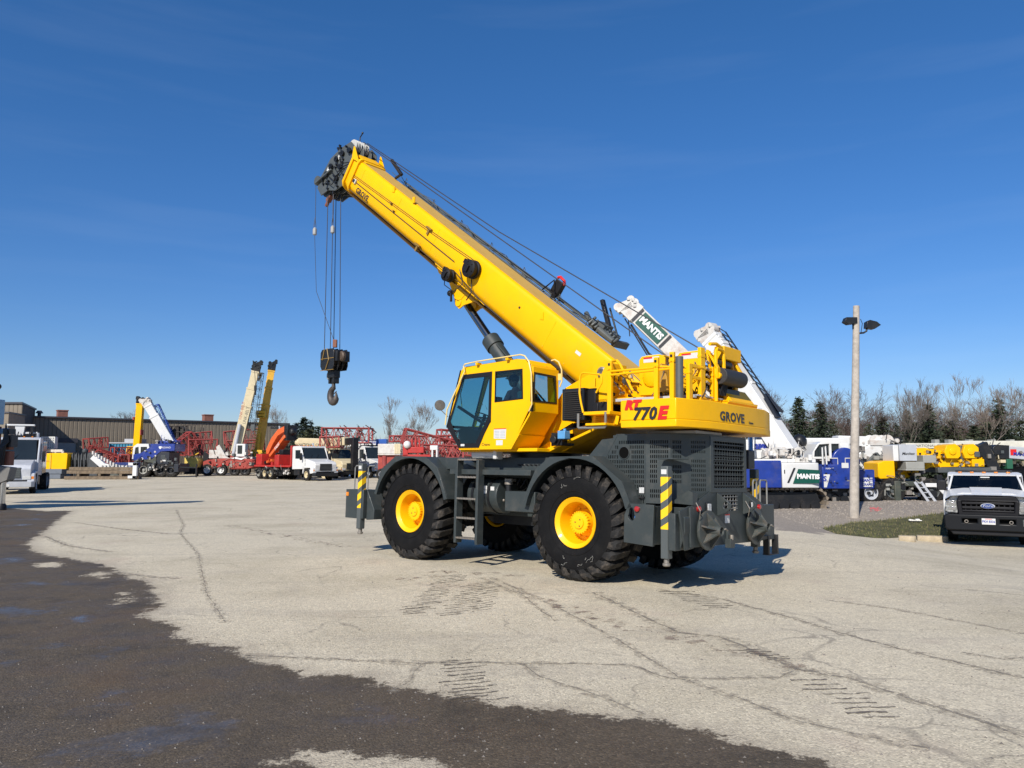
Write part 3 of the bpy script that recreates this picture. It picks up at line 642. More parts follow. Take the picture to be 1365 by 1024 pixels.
o=B(f,'hoist_fittings',[BLKP,STEEL,YEL2],0); o['kind']='stuff'
# rope roller behind the rear hoist, with its carrying arms
f=MB(); f.cyl((-3.97,.40,3.31),(-3.97,-.36,3.31),.135,n=28); B(f,'cable_roller',mat('ribbed_black',(.03,.03,.032),.6,var=.2,vscale=30),.01)
f=MB(); f.cyl((-3.84,.40,3.55),(-3.84,-.20,3.55),.07,n=24); B(f,'idler_roller',BLKP,.01)
for y in (.43,-.40):
    f=MB(); f.beam((-3.80,y,3.72),(-3.97,y,3.42),.03,.09,(0,1,0)); f.beam((-3.97,y,3.44),(-3.97,y,3.26),.03,.12,(0,1,0)); f.beam((-3.78,y,3.74),(-3.88,y,3.0),.03,.07,(0,1,0)); f.cyl((-3.97,y-.03,3.31),(-3.97,y+.03,3.31),.05,n=12); B(f,'roller_arm',YEL,.004)
f=MB(); f.box(-3.92,-3.74,-.50,.12,3.62,3.84); B(f,'rear_cover',YEL,.012)
f=MB(); f.prism([(-3.9,2.94),(-4.02,2.94),(-4.0,2.86),(-3.9,2.86)],'xz',-.9,.2); f.box(-4.03,-3.9,-.85,.2,2.90,2.93); f.prism([(-3.90,2.93),(-4.03,2.93),(-3.86,3.15)],'xz',-.75,.1); B(f,'rear_shelf',YEL,.004)
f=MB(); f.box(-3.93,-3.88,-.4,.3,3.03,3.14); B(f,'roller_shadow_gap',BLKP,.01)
f=MB()
for k in range(8):
    x=-3.3-.09*k; f.tube([(x,.62,3.0),(x-.03,.8,3.1),(x-.02,.85,3.0),(x,.9,2.92)],.011,6)
for k in range(5): f.tube([(-3.95,.36-.05*k,3.0),(-3.98,.33-.05*k,3.15+.03*k),(-3.95,.2-.05*k,3.3),(-3.88,.1,3.5)],.01,6)
B(f,'hose',BLK,0)
f=MB()
for k in range(6): z=3.1+.07*k; f.sphere((-3.36-.03*(k%2),.655,z),.022,8)
for k in range(5): f.cyl((-3.9,.62,3.05+.11*k),(-3.9,.70,3.08+.11*k),.02,n=8)
B(f,'fitting',STEEL,0)

# ---- boom
BA=R(36.6); BO=Vector((-1.06,0,3.43)); BD=Vector((math.cos(BA),0,math.sin(BA))); BN=Vector((-math.sin(BA),0,math.cos(BA)))
def BP(u_,v_,y=0): return BO+BD*u_+BN*v_+Vector((0,y,0))
MBm=Matrix(((BD.x,0,BN.x,BO.x),(0,1,0,0),(BD.z,0,BN.z,BO.z),(0,0,0,1)))   # local (u, y, v)
def BB(mb,name,mt,bevel=.006,smooth=30): mb.xf(MBm); return mb.build(name,mt,CR,bevel,smooth)
sec=[(-.385,.10),(-.385,.66),(-.36,.735),(-.30,.77),(.30,.77),(.36,.735),(.385,.66),(.385,.10),(.33,.0),(.22,-.065),(.08,-.09),(-.08,-.09),(-.22,-.065),(-.33,.0)]
f=MB(); f.prism(sec,'yz',-1.25,9.12); BB(f,'boom_base_section',YEL,.004,50)
f=MB(); f.box(-.9,9.05,-.315,.315,.770,.775); BB(f,'boom_top_plate',YELT,0)
col=[(y*1.12,(v-.34)*1.14+.34) for y,v in sec]
f=MB(); f.prism(col,'yz',9.02,9.10,[[(y*.99,(v-.34)*.99+.34) for y,v in sec]]); f.prism(col,'yz',9.30,9.38); f.prism(sec,'yz',9.1,9.32); 
BB(f,'boom_collar',YEL,.006,50)
f=MB(); f.prism([(9.0,.72),(9.45,.98),(9.50,.98),(9.38,.70)],'xz',-.43,-.41); f.prism([(9.0,.72),(9.45,.98),(9.50,.98),(9.38,.70)],'xz',.41,.43); f.prism([(8.9,.78),(9.42,.80),(9.42,.84),(8.9,.80)],'xz',-.3,.3); BB(f,'collar_ear',YEL,.004)
# reinforcement skirt at the lift cylinder lug
sk=[(5.05,-.04),(4.75,-.18),(4.3,-.20),(3.95,-.38),(3.82,-.50),(3.66,-.50),(3.58,-.36),(3.30,-.10),(3.1,.02),(5.05,.10)]
for y in (.23,-.26):
    f=MB(); f.prism(sk,'xz',y,y+.03); f.cyl((3.75,y-.01,-.40),(3.75,y+.055,-.40),.085,n=20); BB(f,'cylinder_lug',YEL,.005)
f=MB(); f.prism([(5.1,.0),(4.75,-.12),(4.3,-.14),(3.9,-.08),(3.0,-.06),(3.0,.05),(5.1,.1)],'xz',-.3,.3); BB(f,'boom_belly_plate',YEL,.01)
# strap groups along the side
f=MB(); f.box(-.3,9.0,.386,.392,-.005,.012); f.box(-.3,9.05,-.36,.36,-.105,-.095); BB(f,'boom_edge_strip',mat('dark_edge',(.10,.06,.02),.5),0)
for u_ in (-.35,1.05,5.2,6.9,8.7):
    f=MB(); f.box(u_-.008,u_+.008,.384,.389,.09,.66); BB(f,'weld_seam',YEL,0)
f=MB()
for k in range(14): f.cyl((-.25+.65*k,.384,.115),(-.25+.65*k,.392,.115),.012,n=6)
BB(f,'rivet',YEL2,0)
# hose reels on the near side
def reel(u_,v_,r_,t_):
    f=MB(); c=(u_,.40,v_); f.lathe([(0,0),(r_*.92,0),(r_,.02),(r_,t_*.35),(r_*.85,t_*.4),(r_*.85,t_*.6),(r_*.95,t_*.65),(r_*.95,t_),(r_*.6,t_*1.12),(0,t_*1.15)],c,AY,28)
    for i in range(6): t=2*PI*i/6; f.cyl((u_+r_*.7*math.cos(t),.4+t_,v_+r_*.7*math.sin(t)),(u_+r_*.7*math.cos(t),.4+t_*1.18,v_+r_*.7*math.sin(t)),.014,n=6)
    f.box(u_-.05,u_+.05,.4+t_*.8,.4+t_*1.35,v_-.07,v_+.07); f.box(u_+r_*.6,u_+r_*1.25,.4+t_*.3,.4+t_*.9,v_+.02,v_+.12); return BB(f,'hose_reel',BLK,.004)
reel(3.62,.44,.20,.20); reel(4.18,.0,.145,.18)
f=MB(); f.tube([(3.55,.43,.25),(3.35,.46,.02),(3.4,.44,-.18)],.012,6); f.tube([(4.3,.45,-.1),(4.15,.5,-.22),(3.8,.5,-.2),(3.7,.46,.05),(4.0,.44,.25)],.010,6); f.tube([(3.95,.4,-.30),(3.8,.44,-.42)],.03,6); f.sphere((4.02,.36,-.33),.07,10); BB(f,'hose',BLK,0)
f=MB(); f.tube([(8.86,.40,.26),(4.30,.41,.30-.0)],.009,6); f.tube([(4.2,.41,.14),(2.9,.41,.0),(.2,.40,-.02)],.009,6); f.tube([(9.02,.40,.38),(5.6,.40,.50),(3.80,.40,.60)],.005,5); f.tube([(9.02,.40,.34),(5.6,.40,.46),(3.80,.40,.56)],.005,5); BB(f,'side_cable',ROPE,0)
f=MB(); f.box(8.82,8.92,.386,.43,.22,.32); f.box(8.86,8.92,.43,.45,.23,.31,1); BB(f,'cable_guide',[DECAL,LTR],0)
for u_,v_ in ((5.50,.50),(5.62,.02),(7.15,.42),(6.95,.31)):
    k=1 if u_<6 else .35
    f=MB(); f.box(u_-.10*k,u_+.10*k,.386,.45,v_+.02*k,v_+.05*k); f.box(u_-.03*k,u_+.03*k,.386,.42,v_-.12*k,v_+.02*k); BB(f,'cable_bracket',mat('bronze_bracket',(.25,.15,.03),.5),0)
for u_,v_ in ((7.3,.70),(6.45,.80),(1.4,.55)):
    f=MB(); f.prism([(u_-.06,v_-.02),(u_+.02,v_+.10),(u_+.08,v_+.06),(u_+.02,v_-.05)],'xz',.37,.40); BB(f,'lifting_eye',YEL,0)
f=MB(); f.cyl((2.03,.386,.42),(2.03,.40,.42),.022,n=10); BB(f,'plug',LTR,0)
f=MB(); f.box(.16,.30,.386,.39,.42,.48); BB(f,'small_decal',DECAL,0)
MM=MBm.copy()
text('GROVE','maker_lettering',.185,LTR,CR,MBm@frameM((8.40,.388,.115),(-1,0,0),(0,0,1)),bold=.006,space=1.05)
text('Crane','dealer_lettering',.06,LTR,CR,MBm@frameM((8.18,.388,.02),(-1,0,0),(0,0,1)),xs=1.2)
# stowed jib, rollers and ropes over the top
f=MB()
for y,v in ((-.46,.78),(-.76,.78),(-.48,.87)): f.tube([(.2,y,v),(8.2,y+(.12 if y<-.6 else 0),v-.05)],.022,8)
BB(f,'jib_chord',TUBEG,0)
f=MB(); n_=11
for k in range(n_):
    a_=.2+8.6*k/n_; b_=.2+8.6*(k+1)/n_; s=k%2
    for y in (-.46,-.74): f.tube([(a_,y if s else -.48,.76+.07*s),(b_,y if not s else -.48,.76+.07*(1-s))],.008,5)
BB(f,'jib_lacing',TUBEG,0)
f=MB(); f.box(.35,.55,-.75,-.35,.78,.93); f.box(.75,.9,-.75,-.35,.78,.95); f.box(.12,.2,-.8,-.35,.76,.90); f.box(.5,.68,-.6,-.3,.93,1.02)
for k in range(9): f.cyl((.15+.09*k,-.30,.85),(.15+.09*k,-.42,.97+.02*(k%3)),.03,n=8)
f.cyl((.15,-.3,.86),(.6,-.3,.88),.06,n=12); f.cyl((.9,-.35,.90),(1.15,-.45,.95),.05,n=10); BB(f,'jib_bracket',TUBEG,.01)
f=MB(); f.beam((.55,-.5,1.0),(1.0,-.5,1.34),.09,.07); f.tube([(.75,-.5,1.3),(.2,-.5,.9)],.02,6); BB(f,'jib_stop',BLKP,.006)
f=MB(); f.box(2.02,2.23,-.55,-.42,.84,1.14); f.box(2.08,2.16,-.52,-.44,.74,.86); f.tube([(2.0,-.4,.80),(2.2,-.35,1.12),(2.4,-.4,.80)],.018,6); BB(f,'anemometer_housing',BLK,.02)
f=MB(); f.tube([(2.0,-.48,1.13),(2.06,-.48,1.20),(2.20,-.48,1.22),(2.25,-.48,1.18)],.032,8); BB(f,'red_guard',REDL,0)
f=MB()
for u_,v_ in ((7.9,.77),(6.6,.77),(5.4,.77),(4.2,.77),(3.0,.77),(1.8,.77),(.9,.77)): f.tube([(u_,-.3,v_),(u_+.05,-.3,v_+.20),(u_-.02,-.3,v_+.16)],.008,5)
BB(f,'rope_guide',TUBEG,0)
f=MB(); f.beam((8.15,-.25,.97),(8.3,-.25,.8),.05,.05); f.beam((8.12,-.25,.97),(8.75,-.25,1.12),.07,.07); BB(f,'rope_keeper',BLKP,.004)
# boom head
f=MB()
hp=[(9.38,.70),(9.55,.95),(9.85,1.0),(10.15,.72),(10.42,.30),(10.52,-.30),(10.45,-.58),(10.15,-.66),(9.95,-.42),(9.65,-.30),(9.38,.0)]
for y in (.30,.05,-.20,-.36):
    f.prism(hp,'xz',y,y+.03)
f.box(9.38,9.7,-.34,.34,.08,.62)
BB(f,'boom_head_plate',TUBEG,.006)
f=MB()
for k,(u_,v_) in enumerate([(9.7,.80),(9.95,.62),(10.1,.40),(10.2,.15),(10.25,-.1),(9.8,.3),(9.75,0)]):
    f.cyl((u_,-.38,v_),(u_,.40,v_),.045,n=12); f.cyl((u_,.36,v_),(u_,.40,v_),.075,n=10)
for k in range(26):
    a_=Vector((rnd.uniform(9.5,10.35),rnd.choice((.345,.36,.38)),rnd.uniform(-.4,.85))); f.box(a_.x-.03,a_.x+.03,a_.y-.02,a_.y+.03,a_.z-.025,a_.z+.025)
for k in range(6): f.tube([(9.5+.05*k,.37,.55-.1*k),(9.75,.42,.4-.12*k),(10.0+.03*k,.37,.5-.15*k)],.013,6)
f.beam((10.5,.2,.62),(10.15,.2,.5),.05,.05); f.sphere((10.52,.2,.18),.06,10)
BB(f,'boom_head_fitting',BLKP,0)
def sheave(u_,v_,y,r_,mt_):
    f=MB(); f.lathe([(.04,-.03),(r_,-.03),(r_,-.022),(r_-.04,-.006),(r_-.04,.006),(r_,.022),(r_,.03),(.04,.03)],(u_,y,v_),AY,28); f.cyl((u_,y-.035,v_),(u_,y+.035,v_),.05,n=12); return BB(f,'sheave',mt_,0)
for y in (.22,.12,-.02,-.12): sheave(9.82,.92,y,.17,mat('nylon_sheave',(.50,.50,.48),.5,dirt=.4))
for y in (.20,.0,-.15): sheave(10.15,-.46,y,.20,TUBEG)
sheave(10.62,-.42,.30,.13,TUBEG)
f=MB(); f.beam((10.1,.34,.1),(10.55,.34,-.5),.05,.14,(0,1,0)); f.beam((10.1,.26,.1),(10.55,.26,-.5),.05,.14,(0,1,0)); BB(f,'auxiliary_nose',TUBEG,.01)
f=MB(); f.box(10.02,10.10,.345,.35,.42,.52); BB(f,'small_decal',DECAL,0)
f=MB(); f.box(10.24,10.34,.345,.35,-.02,.18); BB(f,'small_decal',DECAL,0)
f=MB(); f.tube([(9.95,.0,1.0),(10.05,0,1.16),(10.02,0,1.28)],.015,6); f.sphere((10.03,0,1.29),.03,8); BB(f,'wind_sensor',BLKP,0)
f=MB(); f.box(9.93,10.05,.10,.22,-.72,-.52); f.cyl((9.99,.16,-.72),(9.99,.16,-.86),.05,n=10); BB(f,'rope_wedge_socket',mat('rust_brown',(.20,.07,.04),.7,dirt=.5),.01)
# lift cylinder
a_=BP(3.75,-.40); b_=Vector((-.30,0,2.45)); dd=(b_-a_).normalized()
f=MB(); f.cyl(a_,a_+dd*1.6,.085,n=24); B(f,'lift_cylinder_rod',mat('dark_chrome_rod',(.22,.23,.24),.18,metal=1,var=.05),0)
f=MB(); f.cyl(a_+dd*1.12,b_,.165,n=28); f.cyl(a_+dd*1.10,a_+dd*1.36,.195,n=28); f.tube([a_+dd*1.4+Vector((-.12,.14,.08)),b_+Vector((-.12,.14,.4))],.02,6); B(f,'lift_cylinder_barrel',GRY,.008)
# hoist ropes along the boom
f=MB()
h1=Vector((-2.95,.05,3.66)); h2=Vector((-3.62,-.15,3.70))
f.tube([h1,BP(9.82,1.11,.0)],.011,6); B(f,'main_hoist_rope',ROPE,0)
f=MB(); f.tube([h2,BP(4.0,1.30,-.10),BP(9.82,1.12,-.12)],.011,6); B(f,'auxiliary_hoist_rope',ROPE,0)

# ---- cab
CY0,CY1=.72,1.44
prof=[(.86,2.14),(.34,2.14),(-.46,2.14),(-.84,2.78),(-.95,2.98),(-.95,3.46),(-.90,3.62),(-.76,3.72),(-.55,3.745),(.80,3.70),(.86,3.62),(1.20,2.60),(1.19,2.54)]
gfront=[(.83,2.17),(.36,2.17),(.05,2.64),(.04,3.55),(.79,3.54),(1.175,2.60),(1.165,2.55)]
gdoor=[(-.045,2.985),(-.045,3.55),(-.70,3.55),(-.725,3.015)]
f=MB(); f.prism(prof,'xz',CY1-.03,CY1,[gfront,gdoor]); B(f,'cab_side_panel',YEL,.008)
f=MB(); f.prism([(x,z) for x,z in prof],'xz',CY0,CY0+.03,[[(-.05,2.6),(-.05,3.55),(.79,3.54),(1.12,2.62)],[(-.12,2.985),(-.12,3.55),(-.70,3.55),(-.725,3.015)]]); B(f,'cab_side_panel',YEL,.008)
f=MB()
rp=[(-.95,3.46),(-.90,3.62),(-.76,3.72),(-.55,3.745),(.80,3.70),(.86,3.62)]
for p,q in zip(rp[:-1],rp[1:]):
    nn=Vector((-(q[1]-p[1]),q[0]-p[0])).normalized()*.03
    f.prism([p,q,(q[0]-nn.x,q[1]-nn.y),(p[0]-nn.x,p[1]-nn.y)],'xz',CY0+.03,CY1-.03)
B(f,'cab_roof',YEL,.008)
f=MB(); f.prism([(.02,-1),(.02,1)],'xy',0,0) if False else None
f=MB(); f.prism([(CY0,2.78),(CY1,2.78),(CY1,3.58),(CY0,3.58)],'yz',-.955,-.925,[[(CY0+.06,2.97),(CY1-.02,2.96),(CY1-.03,3.47),(CY0+.10,3.46)]]); 
f.prism([(-.95,2.80),(-.46,2.14),(-.43,2.16),(-.92,2.82)],'xz',CY0,CY1); f.box(-.45,.86,CY0,CY1,2.12,2.16)
B(f,'cab_rear_panel',YEL,.006)
f=MB(); f.prism([(-.62,2.40),(-.44,2.135),(-.47,2.12),(-.66,2.38)],'xz',CY0,CY1+.012); f.box(-.45,.30,CY1,CY1+.012,2.125,2.15); B(f,'cab_lower_fold',YEL,.003)
def outline(poly,t,sc_): 
    c=Vector((sum(p[0] for p in poly)/len(poly),sum(p[1] for p in poly)/len(poly)))
    return [(c.x+(p[0]-c.x)*sc_,c.y+(p[1]-c.y)*sc_) for p in poly]
f=MB(); f.prism(outline(gfront,0,1.01),'xz',CY1,CY1+.008,[outline(gfront,0,.90)]); B(f,'window_seal',BLK,0)
f=MB(); f.prism(outline(gdoor,0,1.01),'xz',CY1,CY1+.008,[outline(gdoor,0,.93)]); B(f,'window_seal',BLK,0)
f=MB(); f.prism([(.33,2.16),(.86,2.16),(1.18,2.54),(1.19,2.60),(1.09,2.72),(1.09,2.66),(.84,2.24),(.42,2.24),(.12,2.70),(.04,2.70)],'xz',CY1+.008,CY1+.012); B(f,'lower_door_trim',BLK,0)
f=MB(); f.prism(gfront,'xz',CY1-.012,CY1-.006); B(f,'front_side_window',GLS,0,0)
f=MB(); f.prism(gdoor,'xz',CY1-.012,CY1-.006); B(f,'door_window',GLS,0,0)
f=MB(); f.prism([(CY0+.06,2.97),(CY1-.02,2.96),(CY1-.03,3.47),(CY0+.10,3.46)],'yz',-.945,-.940); B(f,'rear_window',GLS,0,0)
f=MB(); f.prism([(CY0+.05,2.96),(CY1-.01,2.95),(CY1-.02,3.48),(CY0+.09,3.47)],'yz',-.962,-.956,[[(CY0+.09,2.99),(CY1-.04,2.98),(CY1-.055,3.44),(CY0+.13,3.43)]]); B(f,'window_seal',BLK,0)
f=MB(); f.quad((.86,CY0+.03,3.62),(.86,CY1-.03,3.62),(1.20,CY1-.03,2.60),(1.20,CY0+.03,2.60)); f.quad((.87,CY0+.03,2.16),(.87,CY1-.03,2.16),(1.19,CY1-.03,2.55),(1.19,CY0+.03,2.55)); B(f,'windscreen',GLS,0,0)
f=MB(); f.beam((.865,CY1-.015,3.64),(1.20,CY1-.015,2.58),.04,.035,(0,1,0)); f.beam((1.20,CY0,2.575),(1.20,CY1,2.575),.05,.05); f.beam((.865,CY0+.015,3.64),(1.20,CY0+.015,2.58),.04,.035,(0,1,0)); B(f,'windscreen_frame',BLK,.004)
f=MB(); f.box(.04,.075,CY1-.02,CY1+.01,2.62,3.56); B(f,'door_pillar',BLK,.004)
f=MB(); f.prism([(-.04,2.50),(-.04,2.32),(-.33,2.31),(-.34,2.50)],'xz',CY1+.001,CY1+.003); f.box(-.34,-.04,CY1+.0035,CY1+.0042,2.488,2.502,1); f.box(-.26,-.10,CY1+.001,CY1+.003,2.20,2.29); f.box(.70,.80,CY1+.013,CY1+.016,2.19,2.23)
B(f,'door_decal',[DECAL,REDL],0)
f=MB()
for k in range(5):
    f.box(-.315,-.20,CY1+.0035,CY1+.0042,2.335+.028*k,2.347+.028*k); f.box(-.175,-.06,CY1+.0035,CY1+.0042,2.335+.028*k,2.347+.028*k)
B(f,'decal_print',LGRY,0)
text('Crane','dealer_lettering',.07,LTR,CR,frameM((.16,CY1+.004,2.215),(-1,0,0),(0,0,1)),xs=1.2)
f=MB(); f.tube([(1.19,1.50,2.60),(1.15,1.50,2.90),(.70,1.50,3.60),(.73,1.5,3.70),(.70,1.50,3.74),(.38,1.5,3.765),(-.38,1.5,3.79),(-.70,1.5,3.80),(-.80,1.5,3.77),(-.90,1.5,3.66),(-.96,1.5,3.45),(-.985,1.5,2.90),(-.92,1.5,2.78)],.013,8)
B(f,'cab_grab_rail',mat('pale_yellow_rail',(.80,.60,.22),.35,coat=.3),0)
f=MB()
for x,z in ((.38,3.745),(-.38,3.77)): f.box(x-.03,x+.03,1.40,1.51,z-.04,z)
f.box(-.93,-.90,1.43,1.47,3.40,3.5); f.box(-.97,-.94,1.44,1.49,2.95,3.3,1); f.box(-.975,-.945,1.44,1.49,2.78,2.9,1)
B(f,'rail_bracket',[YEL,BLK],0)
f=MB(); f.tube([(-.78,.72,3.78),(-.86,.72,3.79),(-.95,.72,3.74),(-1.02,.72,3.6),(-1.03,.72,3.38),(-.98,.72,3.28)],.014,8); f.box(-1.03,-.95,.70,.74,3.40,3.52); B(f,'cab_grab_rail',mat('pale_yellow_rail',(.80,.60,.22),.35),0)
f=MB(); f.lathe([(0,.0),(.085,.005),(.10,.02),(.105,.04),(.10,.045),(0,.05)],(1.36,1.50,2.98),(-.62,.5,.05),24); f.cyl((1.36,1.50,2.92),(1.15,1.48,2.76),.009,n=8); B(f,'mirror',[mat('mirror_face',(.20,.17,.13),.35,metal=.5,var=.2,vscale=20)],0)
# cab inside
f=MB(); f.box(-.58,-.45,.85,1.30,2.66,3.18); f.box(-.50,.02,.85,1.30,2.54,2.68); f.box(-.36,-.04,.9,1.25,2.2,2.54); f.box(-.57,-.47,.95,1.2,3.18,3.32); B(f,'operator_seat',SEATM,.03)
f=MB(); f.cyl((.85,1.1,2.2),(.55,1.1,2.72),.03,n=10); f.lathe([(.19,-.012),(.205,0),(.19,.012),(.178,0)],(.53,1.1,2.75),(-.5,0,.87),24,close=True); f.box(.5,.57,1.09,1.11,2.7,2.8); f.box(.5,.56,.93,1.27,2.73,2.75); B(f,'steering_wheel',BLK,0)
f=MB(); f.prism([(1.0,2.18),(.40,2.18),(.50,2.44),(.80,2.58),(1.10,2.52)],'xz',.76,1.25); f.box(-.5,.1,1.30,1.38,2.5,2.82); f.box(-.5,.1,.78,.86,2.5,2.85); f.cyl((0,1.34,2.82),(.02,1.34,2.98),.02,n=8); f.box(.35,.5,.8,.95,2.9,3.15); f.box(-.4,.8,.76,1.40,2.165,2.2); f.beam((.25,1.40,2.6),(.95,1.40,2.95),.05,.05); f.box(.2,.6,1.0,1.3,2.2,2.5); B(f,'cab_console',BLKP,.01)
f=MB(); f.tube([(.9,1.3,3.5),(1.0,1.3,3.2),(.95,1.3,2.95)],.008,6); f.beam((-.9,1.0,3.60),(.7,1.0,3.58),.05,.06); B(f,'cab_headliner_bar',YEL2,0)
f=MB(); f.box(.36,.50,.80,.92,2.62,3.0); f.sphere((.43,.86,3.06),.07,10); f.tube([(.43,.9,3.0),(.5,1.0,2.8),(.6,1.0,2.6)],.03,6); B(f,'cab_fire_bottle',TUBEG,.01)

# ---- the operator (sits in the cab: a thing of its own)
def skinned(name,pts,edges,rad,mt,loc_m,sub=2):
    me=bpy.data.meshes.new(name); me.from_pydata([loc_m@Vector(p) for p in pts],edges,[]); o=bpy.data.objects.new(name,me); COL.objects.link(o)
    sk_=o.modifiers.new('skin','SKIN')
    for i,r_ in enumerate(rad): me.skin_vertices[0].data[i].radius=(r_ if isinstance(r_,tuple) else (r_,r_))
    me.skin_vertices[0].data[0].use_root=True
    s_=o.modifiers.new('sub','SUBSURF'); s_.levels=sub; s_.render_levels=sub
    dg=bpy.context.evaluated_depsgraph_get(); m2=bpy.data.meshes.new_from_object(o.evaluated_get(dg)); bpy.data.objects.remove(o)
    m2.polygons.foreach_set('use_smooth',[True]*len(m2.polygons)); m2.materials.clear(); m2.materials.append(mt)
    o=bpy.data.objects.new(name,m2); COL.objects.link(o); return o
def person(Mw,label,body_mt,shirt_mt,hat_mt):
    P=empty('person',Mw.translation,0,label,'person'); inv=Matrix.Translation(-Mw.translation)
    L_=inv@Mw
    # seated, local x = forward, origin at the hips
    pts=[(0,0,0),(.0,0,.22),(.02,0,.42),(.04,0,.50),(.06,0,.56),(.0,.19,.42),(.10,.24,.20),(.30,.20,.12),(.0,-.19,.42),(.10,-.24,.20),(.30,-.20,.12),(.03,.09,-.02),(.42,.11,.02),(.46,.11,-.40),(.03,-.09,-.02),(.42,-.11,.02),(.46,-.11,-.40)]
    ed=[(0,1),(1,2),(2,3),(3,4),(2,5),(5,6),(6,7),(2,8),(8,9),(9,10),(0,11),(11,12),(12,13),(0,14),(14,15),(15,16)]
    ra=[.14,.13,.14,.065,.055,.065,.05,.038,.065,.05,.038,.10,.07,.05,.10,.07,.05]
    b=skinned('body',pts,ed,ra,shirt_mt,L_); b.parent=P
    h=MB(); h.sphere((.085,0,.66),.10,20,sc=(.98,.78,1.18)); h.sphere((.185,0,.655),.018,8,sc=(1.1,.8,1.3)); h.sphere((.07,.08,.655),.022,8,sc=(.7,.4,1.2)); h.sphere((.07,-.08,.655),.022,8,sc=(.7,.4,1.2)); h.box(.165,.178,-.022,.022,.600,.606)
    h.xf(L_); h.build('head',SKIN,P,0,60)
    h=MB(); h.sphere((.165,.03,.675),.010,6); h.sphere((.165,-.03,.675),.010,6); h.xf(L_); h.build('eye',LTR,P,0)
    h=MB(); h.sphere((.075,0,.70),.108,18,sc=(1.0,.85,.85)); h.box(.13,.24,-.06,.06,.705,.718); h.xf(L_); h.build('cap',hat_mt,P,0,60)
    for s in (1,-1):
        h=MB(); c=Vector((.345,.20*s,.125)); h.sphere(c,.042,10,sc=(1.15,.75,.5))
        for k in range(4):
            y=c.y+(-.03+.02*k); h.tube([(c.x+.035,y,c.z),(c.x+.075,y,c.z+.012),(c.x+.095,y,c.z-.012),(c.x+.085,y,c.z-.03)],[.010,.009,.008,.006],6)
        h.tube([(c.x,c.y-.03*s,c.z),(c.x+.04,c.y-.055*s,c.z),(c.x+.07,c.y-.045*s,c.z-.015)],[.012,.010,.008],6); h.xf(L_); h.build('hand',SKIN,P,0,60)
    return P
person(MC@Matrix.Translation((-.26,1.08,2.74)),'seated crane operator in maroon shirt and dark cap inside the yellow cab',MARO,MARO,BLKP)

# ---- hook block, hanging plumb from the boom head
tipw=MC@BP(10.15,-.50,0); hx,hy=(MC@Vector((7.02,0,4.3))).xy
hookz=(MC@Vector((7.02,0,4.3))).z+.26
HK=empty('hook_block',(hx,hy,hookz-.95),CR_YAW,'black steel hook block with a large single hook hanging from the yellow boom','hook block')
f=MB()
for y in (-.22,-.08,.06,.20): f.prism([(-.25,.64),(-.30,.75),(-.30,1.08),(-.26,1.18),(.22,1.18),(.29,1.10),(.29,.75),(.22,.64)],'xz',y,y+.025)
f.box(-.14,.14,-.10,.10,.45,.64); f.box(-.40,-.30,-.2,.2,.85,1.12)
f.build('side_plate',BLKP,HK,.01)
for y in (-.14,0,.14):
    f=MB(); f.lathe([(.05,-.03),(.27,-.03),(.27,-.022),(.23,-.006),(.23,.006),(.27,.022),(.27,.03),(.05,.03)],(0,y,.93),AY,24); f.build('block_sheave',mat('rusty_sheave',(.10,.07,.05),.6,metal=.3),HK,0)
f=MB(); f.box(-.30,.28,.225,.232,.93,.945); f.box(-.30,.28,.225,.232,.63,.645); f.tube([(.0,.23,1.2),(-.1,.24,.9),(.05,.24,.62)],.012,6); f.tube([(.1,.23,1.2),(.18,.24,.9)],.012,6); f.build('tie_bar',mat('bronze_bracket',(.25,.15,.03),.5),HK,0)
f=MB(); f.lathe([(.0,-.06),(.10,-.06),(.13,-.03),(.13,.03),(.10,.06),(0,.06)],(-.40,.05,.98),AY,16); f.build('end_sheave',mat('rusty_sheave',(.10,.07,.05),.6),HK,0)
f=MB(); f.tube([(.18+.09*math.cos(t),0,.52+.10*math.sin(t)) for t in [2*PI*i/14 for i in range(14)]],.028,8,closed=True); f.build('shackle',STEEL,HK,0)
f=MB(); f.box(-.12,-.06,-.09,.09,.30,.60); f.box(.06,.12,-.09,.09,.30,.60); f.cyl((0,0,.3),(0,0,.48),.06,n=14); f.build('swivel',BLKP,HK,.015)
pts=[];rr=[]
for i in range(22):
    t=PI/2+ (i/21)*R(-300) ; r_=.125 
    pts.append((r_*math.cos(t)*1.0,0,.0+r_*1.45*math.sin(t))); rr.append(.062+.03*math.sin(PI*i/21) if i<18 else .062-.014*(i-17))
f=MB(); f.tube([(0,0,.32),(0,0,.24)]+pts,[.045,.05]+rr,12); f.tube([(-.13,0,.10),(-.05,0,.05),(.02,0,.03)],.012,6); f.build('hook',mat('forged_hook',(.075,.065,.06),.55,metal=.4,dirt=.5),HK,0,60)
